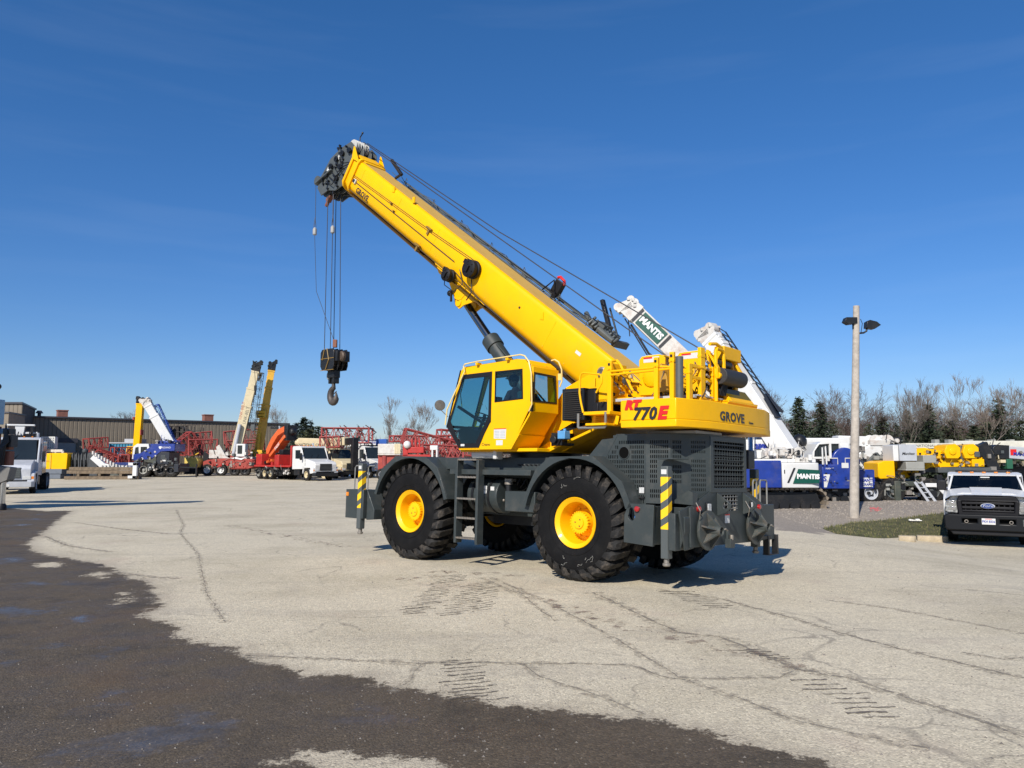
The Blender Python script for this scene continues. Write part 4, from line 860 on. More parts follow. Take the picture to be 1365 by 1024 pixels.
# falls of rope and the switch weights
FA=empty('rope_falls',(tipw.x,tipw.y,hookz),0,'thin steel ropes running down from the boom head to the hook block','rope')
inv=Matrix.Translation(-Vector((tipw.x,tipw.y,hookz)))
Mh=Matrix.Translation((hx,hy,hookz-.95))@Matrix.Rotation(CR_YAW,4,'Z')
for uu,yy,bx,by in ((10.0,.20,.24,.14),(10.25,.0,-.02,.14),(10.28,-.02,.03,.0),(10.5,.0,-.24,.0)):
    f=MB(); p=inv@(MC@BP(uu,-.60,yy)); q=inv@(Mh@Vector((bx,by,.98)))
    q2=Vector((q.x,q.y,q.z)); p2=Vector((q.x*.85+p.x*.15,q.y*.85+p.y*.15,p.z)); f.tube([p2,q2],.011,6); f.build('rope',ROPE,FA,0)
for uu,yy,zt in ((10.66,.30,8.02),(10.35,.25,7.93)):
    W_=empty('switch_weight',(0,0,0),0,'pale bob weight on the outermost chain under the boom tip' if uu>10.5 else 'pale bob weight on the inner rope under the boom head','weight')
    p=MC@BP(uu,-.5,yy)
    if uu<10.5: q=Mh@Vector((.02,.12,0)); p=Vector((q.x,q.y,p.z))
    W_.location=(p.x,p.y,zt)
    f=MB(); f.lathe([(.02,.14),(.045,.11),(.055,.08),(.055,-.05),(.04,-.07),(0,-.07)],(0,0,0),AZ,16); f.build('bob',mat('dull_galvanised',(.30,.30,.29),.5),W_,0)
    f=MB(); f.tube([(0,0,p.z-zt),(.01,0,.5),(0,0,.15)],.008,6); f.tube([(.0,0,.42),(.035,0,.15)],.006,5); f.tube([(0,0,.42),(-.035,0,.15)],.006,5); f.build('chain',ROPE,W_,0)
    if uu>10.5:
        q=Mh@Vector((-.28,.18,1.3)); f=MB(); f.tube([(0,0,-.09),(.08,0,-1.6),((q.x-p.x),(q.y-p.y),q.z-zt)],.007,6); f.build('trip_line',ROPE,W_,0)
        f=MB(); f.box(-.05,.05,-.05,.05,0,.2); f.xf(Matrix.Translation((q.x-p.x,q.y-p.y,q.z-zt-.1))); f.build('trip_clip',mat('rust_brown',(.20,.07,.04),.7),W_,.01)
# ---------------------------------------------------------------- ground
def poly_sd(P,poly):
    "signed distance of points P (n,2) to a closed polygon, negative inside"
    poly=np.array(poly,float); n=len(poly); d=np.full(len(P),1e9); inside=np.zeros(len(P),bool)
    for i in range(n):
        a=poly[i];b=poly[(i+1)%n];ab=b-a;t=np.clip(((P-a)@ab)/(ab@ab+1e-12),0,1);q=a+t[:,None]*ab;d=np.minimum(d,np.hypot(*(P-q).T))
        c=((a[1]>P[:,1])!=(b[1]>P[:,1]))&(P[:,0]<(b[0]-a[0])*(P[:,1]-a[1])/(b[1]-a[1]+1e-12)+a[0]); inside^=c
    return np.where(inside,-d,d)
def GP(px,py): D=GD(py); return (WX(px,D,py),D)
WET=[GP(*p) for p in [(-400,676),(0,676),(60,682),(94,681),(56,711),(34,726),(49,739),(139,752),(157,764),(199,779),(214,797),(193,820),(240,842),(255,857),(307,861),(322,876),(367,887),(405,902),(487,902),(500,911),(595,928),(715,947),(880,966),(1007,995),(1096,1023),(1300,1100),(900,1100),(700,1040),(598,1024),(551,1014),(500,1009),(410,1004),(420,1024),(300,1080),(-400,1080)]]
HOLES=[[GP(*p) for p in l] for l in ([(105,767),(142,760),(146,771),(128,773)],[(37,752),(86,749),(88,756),(50,757)],[(150,790),(176,788),(178,804),(155,805)],[(352,1021),(375,1014),(373,1040),(350,1040)])]
def SS(t): t=np.clip(t,0,1); return t*t*(3-2*t)
def height(X,Y):
    xl=(X-CR_LOC[0]); yl=(Y-CR_LOC[1]); c,s=math.cos(CR_YAW),math.sin(CR_YAW)
    lx=xl*c+yl*s; ly=-xl*s+yl*c
    w_=np.exp(-(np.maximum(0,np.abs(lx)-3.2)/1.6)**2)*np.exp(-(np.maximum(0,np.abs(ly)-1.9)/1.5)**2)
    z=.0276*ly*w_
    z+=.012*np.sin(X*.37+1)*np.sin(Y*.29)*(1-w_)
    # gravel bank on the right
    gx=1/(1+np.exp(-(X-9.0)/.5)); gy=1/(1+np.exp(-(Y-26.5)/.8)); 
    z+=.16*gx*gy*np.exp(-((Y-33)/7)**2)
    z-=.42*SS((X-7.0)/5.5)*(1-SS((Y-22.5)/6.5))
    return z
def GPH(px,py):
    z=0
    for _ in range(12):
        D=GD(py,z); x=WX(px,D); z=.5*z+.5*float(height(np.array([x]),np.array([D]))[0])
    return (x,D)
def lin(a,b,s): return list(np.arange(a,b,s))
xs=[-1500,-500,-200,-100,-60]+lin(-42,-14,.5)+lin(-14,14,.14)+lin(14,34,.3)+lin(34,60,3)+[60,100,200,500,1500]
ys=[-300,-60,-10,0,1]+lin(2,9,.10)+lin(9,26,.16)+lin(26,48,.4)+lin(48,130,4)+[130,200,400,900,2500]
X,Y=np.meshgrid(xs,ys); XY=np.stack([X.ravel(),Y.ravel()],1); Z=height(XY[:,0],XY[:,1])
wet=poly_sd(XY,WET)
for h in HOLES: wet=np.maximum(wet,-poly_sd(XY,h)-.05)
nx,ny=len(xs),len(ys)
me=bpy.data.meshes.new('ground'); idx=np.arange(nx*ny).reshape(ny,nx)
F=np.stack([idx[:-1,:-1].ravel(),idx[:-1,1:].ravel(),idx[1:,1:].ravel(),idx[1:,:-1].ravel()],1)
me.from_pydata(np.column_stack([XY,Z]).tolist(),[],F.tolist())
def attr(me,name,vals): a=me.attributes.new(name,'FLOAT','POINT'); a.data.foreach_set('value',np.asarray(vals,dtype=np.float32))
GRASS=[GPH(*p) for p in [(1092,704),(1130,697),(1200,691),(1262,683),(1330,683),(1500,686)]]+[GPH(*p) for p in [(1500,712),(1365,722),(1300,722),(1262,722),(1199,716),(1160,717),(1112,712)]]
GRAVEL=[GPH(*p) for p in [(1020,706),(1092,712)]]+[GPH(1150,700),GPH(1500,690),(45,28),(45,60),(9.5,60)]+[GPH(1005,690)]
attr(me,'wet',wet); attr(me,'gravel',np.minimum(poly_sd(XY,GRAVEL),5))
me.polygons.foreach_set('use_smooth',[True]*len(me.polygons)); me.update()
ground=bpy.data.objects.new('ground',me); COL.objects.link(ground); ground['kind']='structure'
gm=bpy.data.materials.new('yard_surface'); gm.use_nodes=True; N=gm.node_tree.nodes; L=gm.node_tree.links; bs=N['Principled BSDF']
def nd(t,**k):
    n=N.new(t)
    for a,b in k.items(): setattr(n,a,b)
    return n
def noise(scale,detail=5,rough=.6,vec=None):
    n=nd('ShaderNodeTexNoise'); n.inputs['Scale'].default_value=scale; n.inputs['Detail'].default_value=detail; n.inputs['Roughness'].default_value=rough
    L.new(vec or tc.outputs['Object'],n.inputs['Vector']); return n.outputs[0]
def ramp(i,stops):
    r=nd('ShaderNodeValToRGB'); e=r.color_ramp.elements
    while len(e)<len(stops): e.new(.5)
    for k,(p,c) in enumerate(stops): e[k].position=p; e[k].color=(*c,1) if isinstance(c,tuple) else (c,c,c,1)
    L.new(i,r.inputs[0]); return r.outputs[0]
def mix(f,a,b,bt='MIX'):
    m=nd('ShaderNodeMixRGB',blend_type=bt)
    for i,x in enumerate((f,a,b)):
        if isinstance(x,(int,float)): m.inputs[i].default_value=x
        elif isinstance(x,tuple): m.inputs[i].default_value=(*x,1)
        else: L.new(x,m.inputs[i])
    return m.outputs[0]
def mth(op,a,b=0.,c=0.):
    m=nd('ShaderNodeMath',operation=op)
    for i,x in enumerate((a,b,c)):
        if isinstance(x,(int,float)): m.inputs[i].default_value=x
        else: L.new(x,m.inputs[i])
    return m.outputs[0]
tc=nd('ShaderNodeTexCoord')
aw=nd('ShaderNodeAttribute',attribute_name='wet'); ag=nd('ShaderNodeAttribute',attribute_name='gravel')
# worn pale asphalt: stones in a tan-grey matrix
base=ramp(noise(.35,6,.6),[(.3,(.44,.385,.275)),(.55,(.57,.505,.375)),(.75,(.51,.455,.345))])
stone=nd('ShaderNodeTexVoronoi'); stone.inputs['Scale'].default_value=62; L.new(tc.outputs['Object'],stone.inputs['Vector'])
sc_=ramp(stone.outputs['Color'],[(.0,.50),(.35,.90),(.7,1.06),(1,1.42)])
base=mix(.85,base,sc_,'MULTIPLY')
base=mix(mth('MULTIPLY',ramp(noise(9,8,.8),[(.47,0.),(.66,1.)]),.30),base,(.20,.175,.15))
base=mix(ramp(noise(1.1,9,.75),[(.54,0.),(.75,.38)]),base,(.25,.22,.19))
mpp=nd('ShaderNodeMapping'); mpp.inputs['Scale'].default_value=(.12,1.1,1); mpp.inputs['Rotation'].default_value=(0,0,.18); L.new(tc.outputs['Object'],mpp.inputs[0])
base=mix(ramp(noise(1.0,7,.7,mpp.outputs[0]),[(.52,0.),(.72,.35)]),base,(.27,.24,.205))
base=mix(ramp(noise(.55,3,.5),[(.60,0.),(.80,.25)]),base,(.40,.26,.20))
# hairline crazing
cz=nd('ShaderNodeTexVoronoi',feature='DISTANCE_TO_EDGE'); cz.inputs['Scale'].default_value=.55
wn=nd('ShaderNodeTexNoise'); wn.inputs['Scale'].default_value=1.3; wn.inputs['Detail'].default_value=6; L.new(tc.outputs['Object'],wn.inputs['Vector'])
wv=nd('ShaderNodeVectorMath',operation='MULTIPLY_ADD'); L.new(wn.outputs['Color'],wv.inputs[0]); wv.inputs[1].default_value=(.9,.9,0); L.new(tc.outputs['Object'],wv.inputs[2]); L.new(wv.outputs[0],cz.inputs['Vector'])
crz=mth('MULTIPLY',ramp(cz.outputs['Distance'],[(.003,1.),(.012,0.)]),ramp(noise(.4,4,.6),[(.45,0.),(.62,.55)]))
base=mix(crz,base,(.13,.115,.10))
# damp area
edge=mth('ADD',aw.outputs['Fac'],mth('MULTIPLY',mth('SUBTRACT',noise(1.6,9,.80),.5),1.1))
edge=mth('ADD',edge,mth('MULTIPLY',mth('SUBTRACT',noise(24,5,.8),.5),.35))
wetf=ramp(mth('ADD',mth('MULTIPLY',edge,4.),.5),[(.35,1.),(.62,0.)])
wcol=ramp(noise(.9,7,.7),[(.3,(.052,.042,.030)),(.5,(.098,.076,.051)),(.72,(.070,.057,.043))])
wcol=mix(.7,wcol,ramp(stone.outputs['Color'],[(.0,.5),(.6,.9),(.90,1.4),(1,3.6)]),'MULTIPLY')
wcol=mix(ramp(noise(14,5,.7),[(.55,0.),(.7,.45)]),wcol,(.12,.10,.08))
wcol=mix(ramp(noise(.35,4,.6),[(.55,0.),(.75,.5)]),wcol,(.13,.075,.035))
fringe=ramp(mth('ADD',mth('MULTIPLY',edge,1.3),.5),[(.45,.45),(.95,0.)])
base=mix(fringe,base,(.24,.20,.155))
col_=mix(wetf,base,wcol)
gcol=ramp(noise(18,6,.8),[(.3,(.14,.115,.09)),(.5,(.26,.225,.185)),(.7,(.36,.315,.265))])
gf=ramp(mth('ADD',mth('MULTIPLY',mth('ADD',ag.outputs['Fac'],mth('MULTIPLY',mth('SUBTRACT',noise(1.3,7,.75),.5),3.2)),1.5),.5),[(.35,1.),(.65,0.)])
col_=mix(gf,col_,gcol)
L.new(col_,bs.inputs['Base Color'])
pud=ramp(noise(.62,5,.62),[(.54,0.),(.60,1.)])
damp=mth('MULTIPLY',wetf,ramp(noise(1.6,6,.7),[(.40,0.),(.62,1.)]))
rough=mth('SUBTRACT',.88,mth('MULTIPLY',damp,.30)); pudw=mth('MULTIPLY',mth('MULTIPLY',wetf,pud),ramp(mth('MULTIPLY',edge,-1.),[(.25,0.),(.6,1.)]))
rough=mth('SUBTRACT',rough,mth('MULTIPLY',pudw,.38)); L.new(rough,bs.inputs['Roughness'])
bs.inputs['Specular IOR Level'].default_value=.35
bump=nd('ShaderNodeBump'); bump.inputs['Distance'].default_value=.012
hh=mth('ADD',mth('MULTIPLY',noise(38,6,.75),.9),mth('MULTIPLY',stone.outputs['Distance'],-.8)); hh=mth('ADD',hh,mth('MULTIPLY',noise(4,5,.7),.8)); L.new(hh,bump.inputs['Height'])
L.new(mth('SUBTRACT',.52,mth('MULTIPLY',pudw,.42)),bump.inputs['Strength']); L.new(bump.outputs[0],bs.inputs['Normal'])
me.materials.append(gm)

# cracks in the paving, sunk dark seams drawn as ragged ribbons lying in the surface
def alpha_mat(name,col,scale,lo,hi,rough=.9):
    m=bpy.data.materials.new(name); m.use_nodes=True; N_=m.node_tree.nodes; L_=m.node_tree.links; b=N_['Principled BSDF']; b.inputs['Base Color'].default_value=(*col,1); b.inputs['Roughness'].default_value=rough
    t=N_.new('ShaderNodeTexCoord'); n=N_.new('ShaderNodeTexNoise'); n.inputs['Scale'].default_value=scale; n.inputs['Detail'].default_value=6; n.inputs['Roughness'].default_value=.75; L_.new(t.outputs['Object'],n.inputs['Vector'])
    r=N_.new('ShaderNodeValToRGB'); r.color_ramp.elements[0].position=lo; r.color_ramp.elements[1].position=hi; L_.new(n.outputs[0],r.inputs[0]); L_.new(r.outputs[0],b.inputs['Alpha']); return m
CRK=alpha_mat('crack_fill',(.21,.185,.15),11,.40,.66); TRD=alpha_mat('tread_dust',(.13,.11,.09),15,.36,.58); STN=alpha_mat('rusty_stain',(.26,.20,.155),6,.50,.72); HAL=alpha_mat('crack_halo',(.32,.28,.22),9,.44,.80)
def gz(x,y): return float(height(np.array([x]),np.array([y]))[0])
def ribbon(pxs,wid,name,mt,sub=14,jit=.03,lift=.004):
    g=MB(); P=[Vector(GP(*p)) for p in pxs]; pts=[]
    for a,b in zip(P[:-1],P[1:]):
        n=max(2,int((b-a).length/.13))
        for i in range(n): q=a.lerp(b,i/n); pts.append(q+Vector((rnd.gauss(0,jit),rnd.gauss(0,jit))))
    pts.append(P[-1]); vs=[];fs=[]
    for i,p in enumerate(pts):
        d=(pts[min(i+1,len(pts)-1)]-pts[max(i-1,0)]).normalized(); nn=Vector((-d.y,d.x)); w_=wid*rnd.uniform(.35,1.15)*.5
        for s in (1,-1): q=p+nn*w_*s; vs.append((q.x,q.y,gz(q.x,q.y)+lift))
    for i in range(len(pts)-1): fs.append((2*i,2*i+1,2*i+3,2*i+2))
    g.add(vs,fs); return g.build(name,mt,ground,0,0)
for pxs,wd in (([(325,874),(420,878),(500,882),(560,885),(640,884),(690,886),(780,886),(840,888),(880,903),(920,909)],.045),([(920,909),(990,935),(1060,962),(1160,985),(1240,1000)],.035),
  ([(655,775),(740,812),(800,842),(850,870),(905,905)],.03),([(790,795),(850,822),(905,845),(960,850),(1060,893),(1130,905),(1220,935),(1300,960),(1365,985)],.07),
  ([(880,790),(960,800),(1060,826),(1140,850),(1250,878),(1365,905)],.05),([(905,905),(960,906),(1040,905),(1062,893)],.03),([(235,680),(245,700),(240,711),(265,740),(268,760),(275,790),(285,805),(300,830)],.022),
  ([(100,697),(160,705),(225,712),(250,712)],.06),([(60,715),(90,728),(150,737)],.08),([(150,763),(200,770),(240,772)],.06),([(640,775),(700,800),(740,830)],.025),([(560,885),(545,910),(520,925)],.02),
  ([(1100,800),(1180,810),(1290,830),(1365,845)],.03),([(700,886),(720,905),(800,930),(860,955)],.025),([(1280,870),(1340,880),(1365,876)],.04)):
    ribbon(pxs,wd*.95,'crack',CRK,jit=.011); ribbon(pxs,.10+wd*2.4,'crack_halo',HAL,jit=.006,lift=.002)
# tyre tread prints left on the paving
def treads(c0,c1,n,w_px,slant,name='tread_print'):
    g=MB()
    for i in range(n):
        t=i/(n-1); px=c0[0]+(c1[0]-c0[0])*t; py=c0[1]+(c1[1]-c0[1])*t; a=Vector(GP(px-w_px/2,py+slant)); b=Vector(GP(px+w_px/2,py-slant)); d=(b-a); hh_=rnd.uniform(.012,.024)
        k=6; sh=rnd.uniform(-.05,.05); t0_=rnd.uniform(0,.25); t1_=rnd.uniform(.7,1.05); pts=[a+d*(t0_+(t1_-t0_)*j/k)+Vector((rnd.uniform(-.015,.015)+sh,rnd.uniform(-.015,.015))) for j in range(k+1)]
        vs=[];fs=[]
        for j,p in enumerate(pts):
            e=hh_*rnd.uniform(.5,1.2); vs+=[(p.x,p.y-e,gz(p.x,p.y)+.005),(p.x,p.y+e,gz(p.x,p.y)+.005)]
        for j in range(k): fs.append((2*j,2*j+2,2*j+3,2*j+1))
        g.add(vs,fs)
    return g.build(name,TRD,ground,0,0)
treads((600,772),(552,818),24,50,2); treads((640,782),(606,820),18,52,2); treads((655,788),(640,815),10,30,2); treads((960,812),(900,792),10,50,1); treads((610,882),(640,935),13,66,3); treads((1080,908),(1180,958),9,80,1); treads((1000,868),(1040,880),6,40,1)
ribbon([(540,778),(600,768),(700,772)],.5,'stain',STN,jit=.1); ribbon([(700,800),(900,850),(1100,900)],.35,'stain',STN,jit=.1); ribbon([(300,700),(380,715),(460,730)],.4,'stain',STN,jit=.1)
# loose chips
g=MB()
for k in range(900):
    px=rnd.uniform(0,1365); py=612+ (rnd.random()**.7)*410; 
    if py<660: continue
    x,y=GP(px,py); r_=rnd.uniform(.004,.013)*(1+(.6 if rnd.random()<.06 else 0)); z=gz(x,y)
    g.add([(x-r_,y,z),(x+r_*.8,y-r_*.6,z),(x+r_*.4,y+r_,z),(x,y,z+r_*.9)],[(0,1,2),(0,1,3),(1,2,3),(2,0,3)])
g.build('loose_chip',mat('chip_stone',(.22,.20,.18),.9,var=.3,vscale=.7),ground,0,0)['kind']='stuff'
# gravel bank pebbles
def GR_SD(x,y): p=np.array([[x,y]]); return poly_sd(p,GRAVEL)[0]>-.1 or poly_sd(p,GRASS)[0]<.05
g=MB(); k=0
while k<7000:
    x=rnd.uniform(9.2,20); y=rnd.uniform(21.5,37); 
    if x*1036/y+682>1290: k+=1; continue
    if GR_SD(x,y): k+=1; continue
    k+=1; r_=rnd.uniform(.015,.045)*(1.6 if rnd.random()<.05 else 1); z=gz(x,y)
    a=rnd.uniform(0,6.3); vs=[(x+r_*math.cos(a+t)*rnd.uniform(.7,1.1),y+r_*math.sin(a+t),z-.003) for t in (0,1.57,3.14,4.71)]; vs.append((x+rnd.uniform(-.3,.3)*r_,y,z+r_*rnd.uniform(.5,.9)))
    g.add(vs,[(0,1,4),(1,2,4),(2,3,4),(3,0,4)])
o=g.build('gravel',mat('gravel_stone',(.33,.29,.245),.9,var=.25,vscale=2),None,0,0); o['kind']='stuff'; o['label']='grey crushed gravel on the bank below the blue crawler cranes'; o['category']='gravel'
# grass verge: turf sheet and blades
gp=np.array(GRASS); 
me=bpy.data.meshes.new('verge'); poly=[Vector((p[0],p[1],0)) for p in GRASS]
sx=np.arange(8.5,30,.2); sy=np.arange(19.0,32,.2); XX,YY=np.meshgrid(sx,sy); pp=np.stack([XX.ravel(),YY.ravel()],1); sd_=poly_sd(pp,GRASS); nn_=rnd
hz=height(pp[:,0],pp[:,1])+np.clip(-sd_*.25,-.02,.045)
id_=np.arange(len(pp)).reshape(XX.shape); keep=[]
F=np.stack([id_[:-1,:-1].ravel(),id_[:-1,1:].ravel(),id_[1:,1:].ravel(),id_[1:,:-1].ravel()],1)
F=[f for f in F.tolist() if min(sd_[i] for i in f)<.05]
me.from_pydata(np.column_stack([pp,hz]).tolist(),[],F); me.polygons.foreach_set('use_smooth',[True]*len(me.polygons))
TURF=mat('turf_soil',(.085,.085,.032),.95,var=.25,vscale=3,dirt=.6,dirtcol=(.14,.11,.06),dscale=3,bump=.5,bscale=30); me.materials.append(TURF)
verge=bpy.data.objects.new('grass_verge',me); COL.objects.link(verge); verge['kind']='structure'
GRA=mat('grass_blades',(.115,.12,.034),.8,var=.3,vscale=1.6,var2=(.055,.065,.02)); GRS=mat('dry_grass',(.30,.25,.12),.85,var=.2)
v=np.random.RandomState(3); n=46000; bx=v.uniform(9,24,n); by=v.uniform(19.5,32,n); ok=(poly_sd(np.stack([bx,by],1),GRASS)<-.0)&(bx*1036/by<640); bx=bx[ok];by=by[ok]
bz=height(bx,by)+.03; n=len(bx); an=v.uniform(0,6.28,n); hh_=v.uniform(.03,.085,n); wd_=v.uniform(.008,.016,n); lx=v.uniform(-.03,.03,n); ly=v.uniform(-.03,.03,n)
V=np.stack([np.stack([bx-np.cos(an)*wd_,by-np.sin(an)*wd_,bz-.02],1),np.stack([bx+np.cos(an)*wd_,by+np.sin(an)*wd_,bz-.02],1),np.stack([bx+lx,by+ly,bz+hh_],1)],1).reshape(-1,3)
me=bpy.data.meshes.new('grass'); me.from_pydata(V.tolist(),[],np.arange(n*3).reshape(-1,3).tolist()); me.materials.append(GRA); me.materials.append(GRS); me.polygons.foreach_set('material_index',(v.rand(n)<.22).astype(int))
o=bpy.data.objects.new('grass',me); COL.objects.link(o); tag(o,'short dry green grass growing on the verge beside the wooden pole','grass',kind='stuff')
# ---------------------------------------------------------------- the yard around it
def wheel_mb(r,w_,rimr=None,n=24):
    rimr=rimr or r*.55
    t=MB(); t.lathe([(rimr,-w_/2),(r*.9,-w_/2),(r*.98,-w_*.4),(r,-w_*.3),(r,w_*.3),(r*.98,w_*.4),(r*.9,w_/2),(rimr,w_/2)],(0,0,0),AY,n)
    for k in range(n): 
        a=2*PI*k/n; t.beam((r*math.cos(a),-w_*.42,r*math.sin(a)),(r*math.cos(a+.06),w_*.42,r*math.sin(a+.06)),r*.09,.03,(math.cos(a),0,math.sin(a)))
    m=MB(); m.lathe([(rimr,-w_/2),(rimr*1.02,w_/2+.01),(rimr*.92,w_/2),(rimr*.85,w_*.15),(rimr*.35,w_*.12),(rimr*.3,w_*.4),(0,w_*.42)],(0,0,0),AY,n)
    for k in range(8): a=2*PI*k/8; m.cyl((rimr*.58*math.cos(a),w_*.1,rimr*.58*math.sin(a)),(rimr*.58*math.cos(a),w_*.2,rimr*.58*math.sin(a)),r*.035,n=6)
    return t,m
_wc={}
def add_wheel(parent,x,y,r,w_,rimmt,side=1,steer=0):
    key=(r,w_,rimmt.name)
    if key not in _wc:
        t,m=wheel_mb(r,w_); _wc[key]=(t.mesh('tyre',RUBT),m.mesh('rim',rimmt))
    t=bpy.data.objects.new('wheel',_wc[key][0]); COL.objects.link(t); t.parent=parent; t.location=(x,y,r); t.rotation_euler=(0,rnd.uniform(0,.5),(0 if side>0 else PI)+steer)
    m=bpy.data.objects.new('rim',_wc[key][1]); COL.objects.link(m); m.parent=t
    return t
def telescopic(parent,p,q,wd,ht,mt,n=3,name='boom_section',taper=.82,head=True,headmt=None,base=.55,headlen=.9):
    "nested box boom from pivot p to tip q"
    p=Vector(p);q=Vector(q);L_=(q-p).length;d=(q-p).normalized();up=Vector((0,0,1))
    up=(up-d*up.dot(d)).normalized() if abs(d.z)<.999 else Vector((1,0,0)); sx=d.cross(up)
    segs=[0,base]+[base+(1-base)*(i+1)/(n-1)*.88 for i in range(n-1)] if n>1 else [0,1]
    w_,h_=wd,ht
    for i in range(n):
        a=p+d*L_*segs[i]; b=p+d*L_*segs[i+1]
        m=MB(); m.beam(a,b,w_,h_,up); m.beam(b-d*.18,b,w_*1.1,h_*1.1,up)
        for k in (.3,.6): c=a.lerp(b,k)+up*h_*.5; m.beam(c-d*.06,c+d*.06,w_*.5,.08,up)
        m.build(name,mt,parent,.02); w_*=taper;h_*=taper
    if head:
        b=p+d*L_*segs[-1]; m=MB(); 
        for s in (-1,1): 
            c=sx*s*w_*.55
            m.beam(b+c,b+c+d*headlen*.6,.06,h_*1.3,up); m.beam(b+c+d*headlen*.5+up*h_*.3,b+c+d*headlen*.9-up*h_*.7,.06,h_*.6,up)
        m.beam(b-up*.1,b+d*headlen*.5-up*.1,w_*.8,h_*.8,up)
        for s,u_,v_ in ((0,.7,.45),(0,.95,-.55),(0,.4,.5)):
            c=b+d*headlen*u_+up*h_*v_; m.cyl(c-sx*w_*.5,c+sx*w_*.5,h_*.27,n=16)
        for k in range(10): c=b+d*headlen*rnd.uniform(.1,.95)+up*h_*rnd.uniform(-.7,.7)+sx*w_*rnd.choice((-.62,.62)); m.box(c.x-.06,c.x+.06,c.y-.06,c.y+.06,c.z-.05,c.z+.07)
        m.build('boom_head',headmt or BLKP,parent,0)
def lattice(p,q,w_,h_,mt,bays,label,cat='lattice boom',group=None,name='lattice_section',r_=.05,up=(0,0,1),taper0=1,thing=True,parent=None):
    p=Vector(p);q=Vector(q);d=(q-p).normalized();up=Vector(up);up=(up-d*up.dot(d)).normalized();sx=d.cross(up);L_=(q-p).length
    o=Vector((p.x,p.y,min(p.z,q.z)-h_/2)) if thing else Vector((0,0,0))
    T=empty(name,o,0,label,cat,group) if thing else parent
    def C(i,a,b): t=i/bays; k=taper0+(1-taper0)*min(1,t*3); return p+d*L_*t+sx*a*w_/2*k+up*b*h_/2*k-o
    m=MB()
    for a in(-1,1):
        for b in(-1,1): m.tube([C(i,a,b) for i in range(bays+1)],r_,5)
    for i in (0,bays):
        for a,b,c,e in ((-1,-1,1,-1),(1,-1,1,1),(1,1,-1,1),(-1,1,-1,-1)): m.beam(C(i,a,b),C(i,c,e),r_*2,r_*2)
    m.build('chord',mt,T,0)
    m=MB()
    for i in range(bays):
        s=1 if i%2 else -1
        for b in(-1,1): m.tube([C(i,-s,b),C(i+1,s,b)],r_*.55,4)
        for a in(-1,1): m.tube([C(i,a,-s),C(i+1,a,s)],r_*.55,4)
        if i%2==0:
            for b in (-1,1): m.tube([C(i,-1,b),C(i,1,b)],r_*.5,4)
            for a in (-1,1): m.tube([C(i,a,-1),C(i,a,1)],r_*.5,4)
    m.build('lacing',mt,T,0); return T

# ---- warehouse: clad box with recessed seams, parapet, shutter
WD0,WD1=85.,104.
Pa=Vector((WX(38,WD0),WD0)); Pb=Vector((WX(384,WD1),WD1)); dW=(Pb-Pa); Lw_=dW.length; dW.normalize(); nW=Vector((dW.y,-dW.x))
HW=6.35
WH=empty('warehouse',(Pa.x,Pa.y,0),math.atan2(dW.y,dW.x),'long low brown metal clad warehouse behind the cranes on the left','building')
f=MB(); f.box(0,Lw_,.10,30,0,HW); f.build('wall',mat('cladding_backing',(.07,.06,.045),.8),WH,0)
CLAD=MB(); CLAD.add([(0,.10,0),(.05,.072,0),(.35,.072,0),(.40,.10,0),(0,.10,HW-.02),(.05,.072,HW-.02),(.35,.072,HW-.02),(.40,.10,HW-.02)],[(0,1,5,4),(1,2,6,5),(2,3,7,6)])
cm=CLAD.mesh('cladding_panel',WALLM,0)
nP=int(Lw_/.42); x_=0
door_x=(WX(75,86)-Pa.x)/max(.01,dW.x)
for k in range(nP):
    x=k*.42
    c=bpy.data.objects.new('cladding_panel',cm); COL.objects.link(c); c.parent=WH; c.location=(x+.02,0,0)
f=MB(); f.box(-.05,Lw_+.1,-.12,30.1,HW-.02,HW+.16); f.build('roof_trim',TRIMM,WH,.01)
def wall_x(px): 
    # intersection of a bearing with the facade line
    k=(px-682.5)/CAM_F/.992; t=(k*Pa.y-Pa.x)/(dW.x-k*dW.y); return t
a_,b_=wall_x(76),wall_x(107)
f=MB(); f.box(a_,b_,-.06,-.02,0,3.6); 
for k in range(10): f.box(a_,b_,-.09,-.06,.2+k*.34,.24+k*.34)
f.build('shutter_door',SHUT,WH,0)
f=MB(); f.box(a_-.2,b_+.2,-.14,.0,3.6,4.1); f.build('door_hood',TRIMM,WH,0)
for px,w_,h_ in ((93,1.0,.9),(289,1.1,.95)):
    x=wall_x(px); f=MB(); f.box(x-w_/2,x+w_/2,2,3,HW,HW+h_); f.box(x-w_/2-.06,x+w_/2+.06,1.94,3.06,HW+h_,HW+h_+.12); f.build('brick_chimney',BRICK,WH,0)
x=wall_x(59); f=MB(); f.cyl((x,1,HW),(x,1,HW+.6),.18,n=12); f.cyl((x,1,HW+.5),(x,1,HW+.8),.4,.2,n=12); f.build('roof_vent',TRIMM,WH,0)
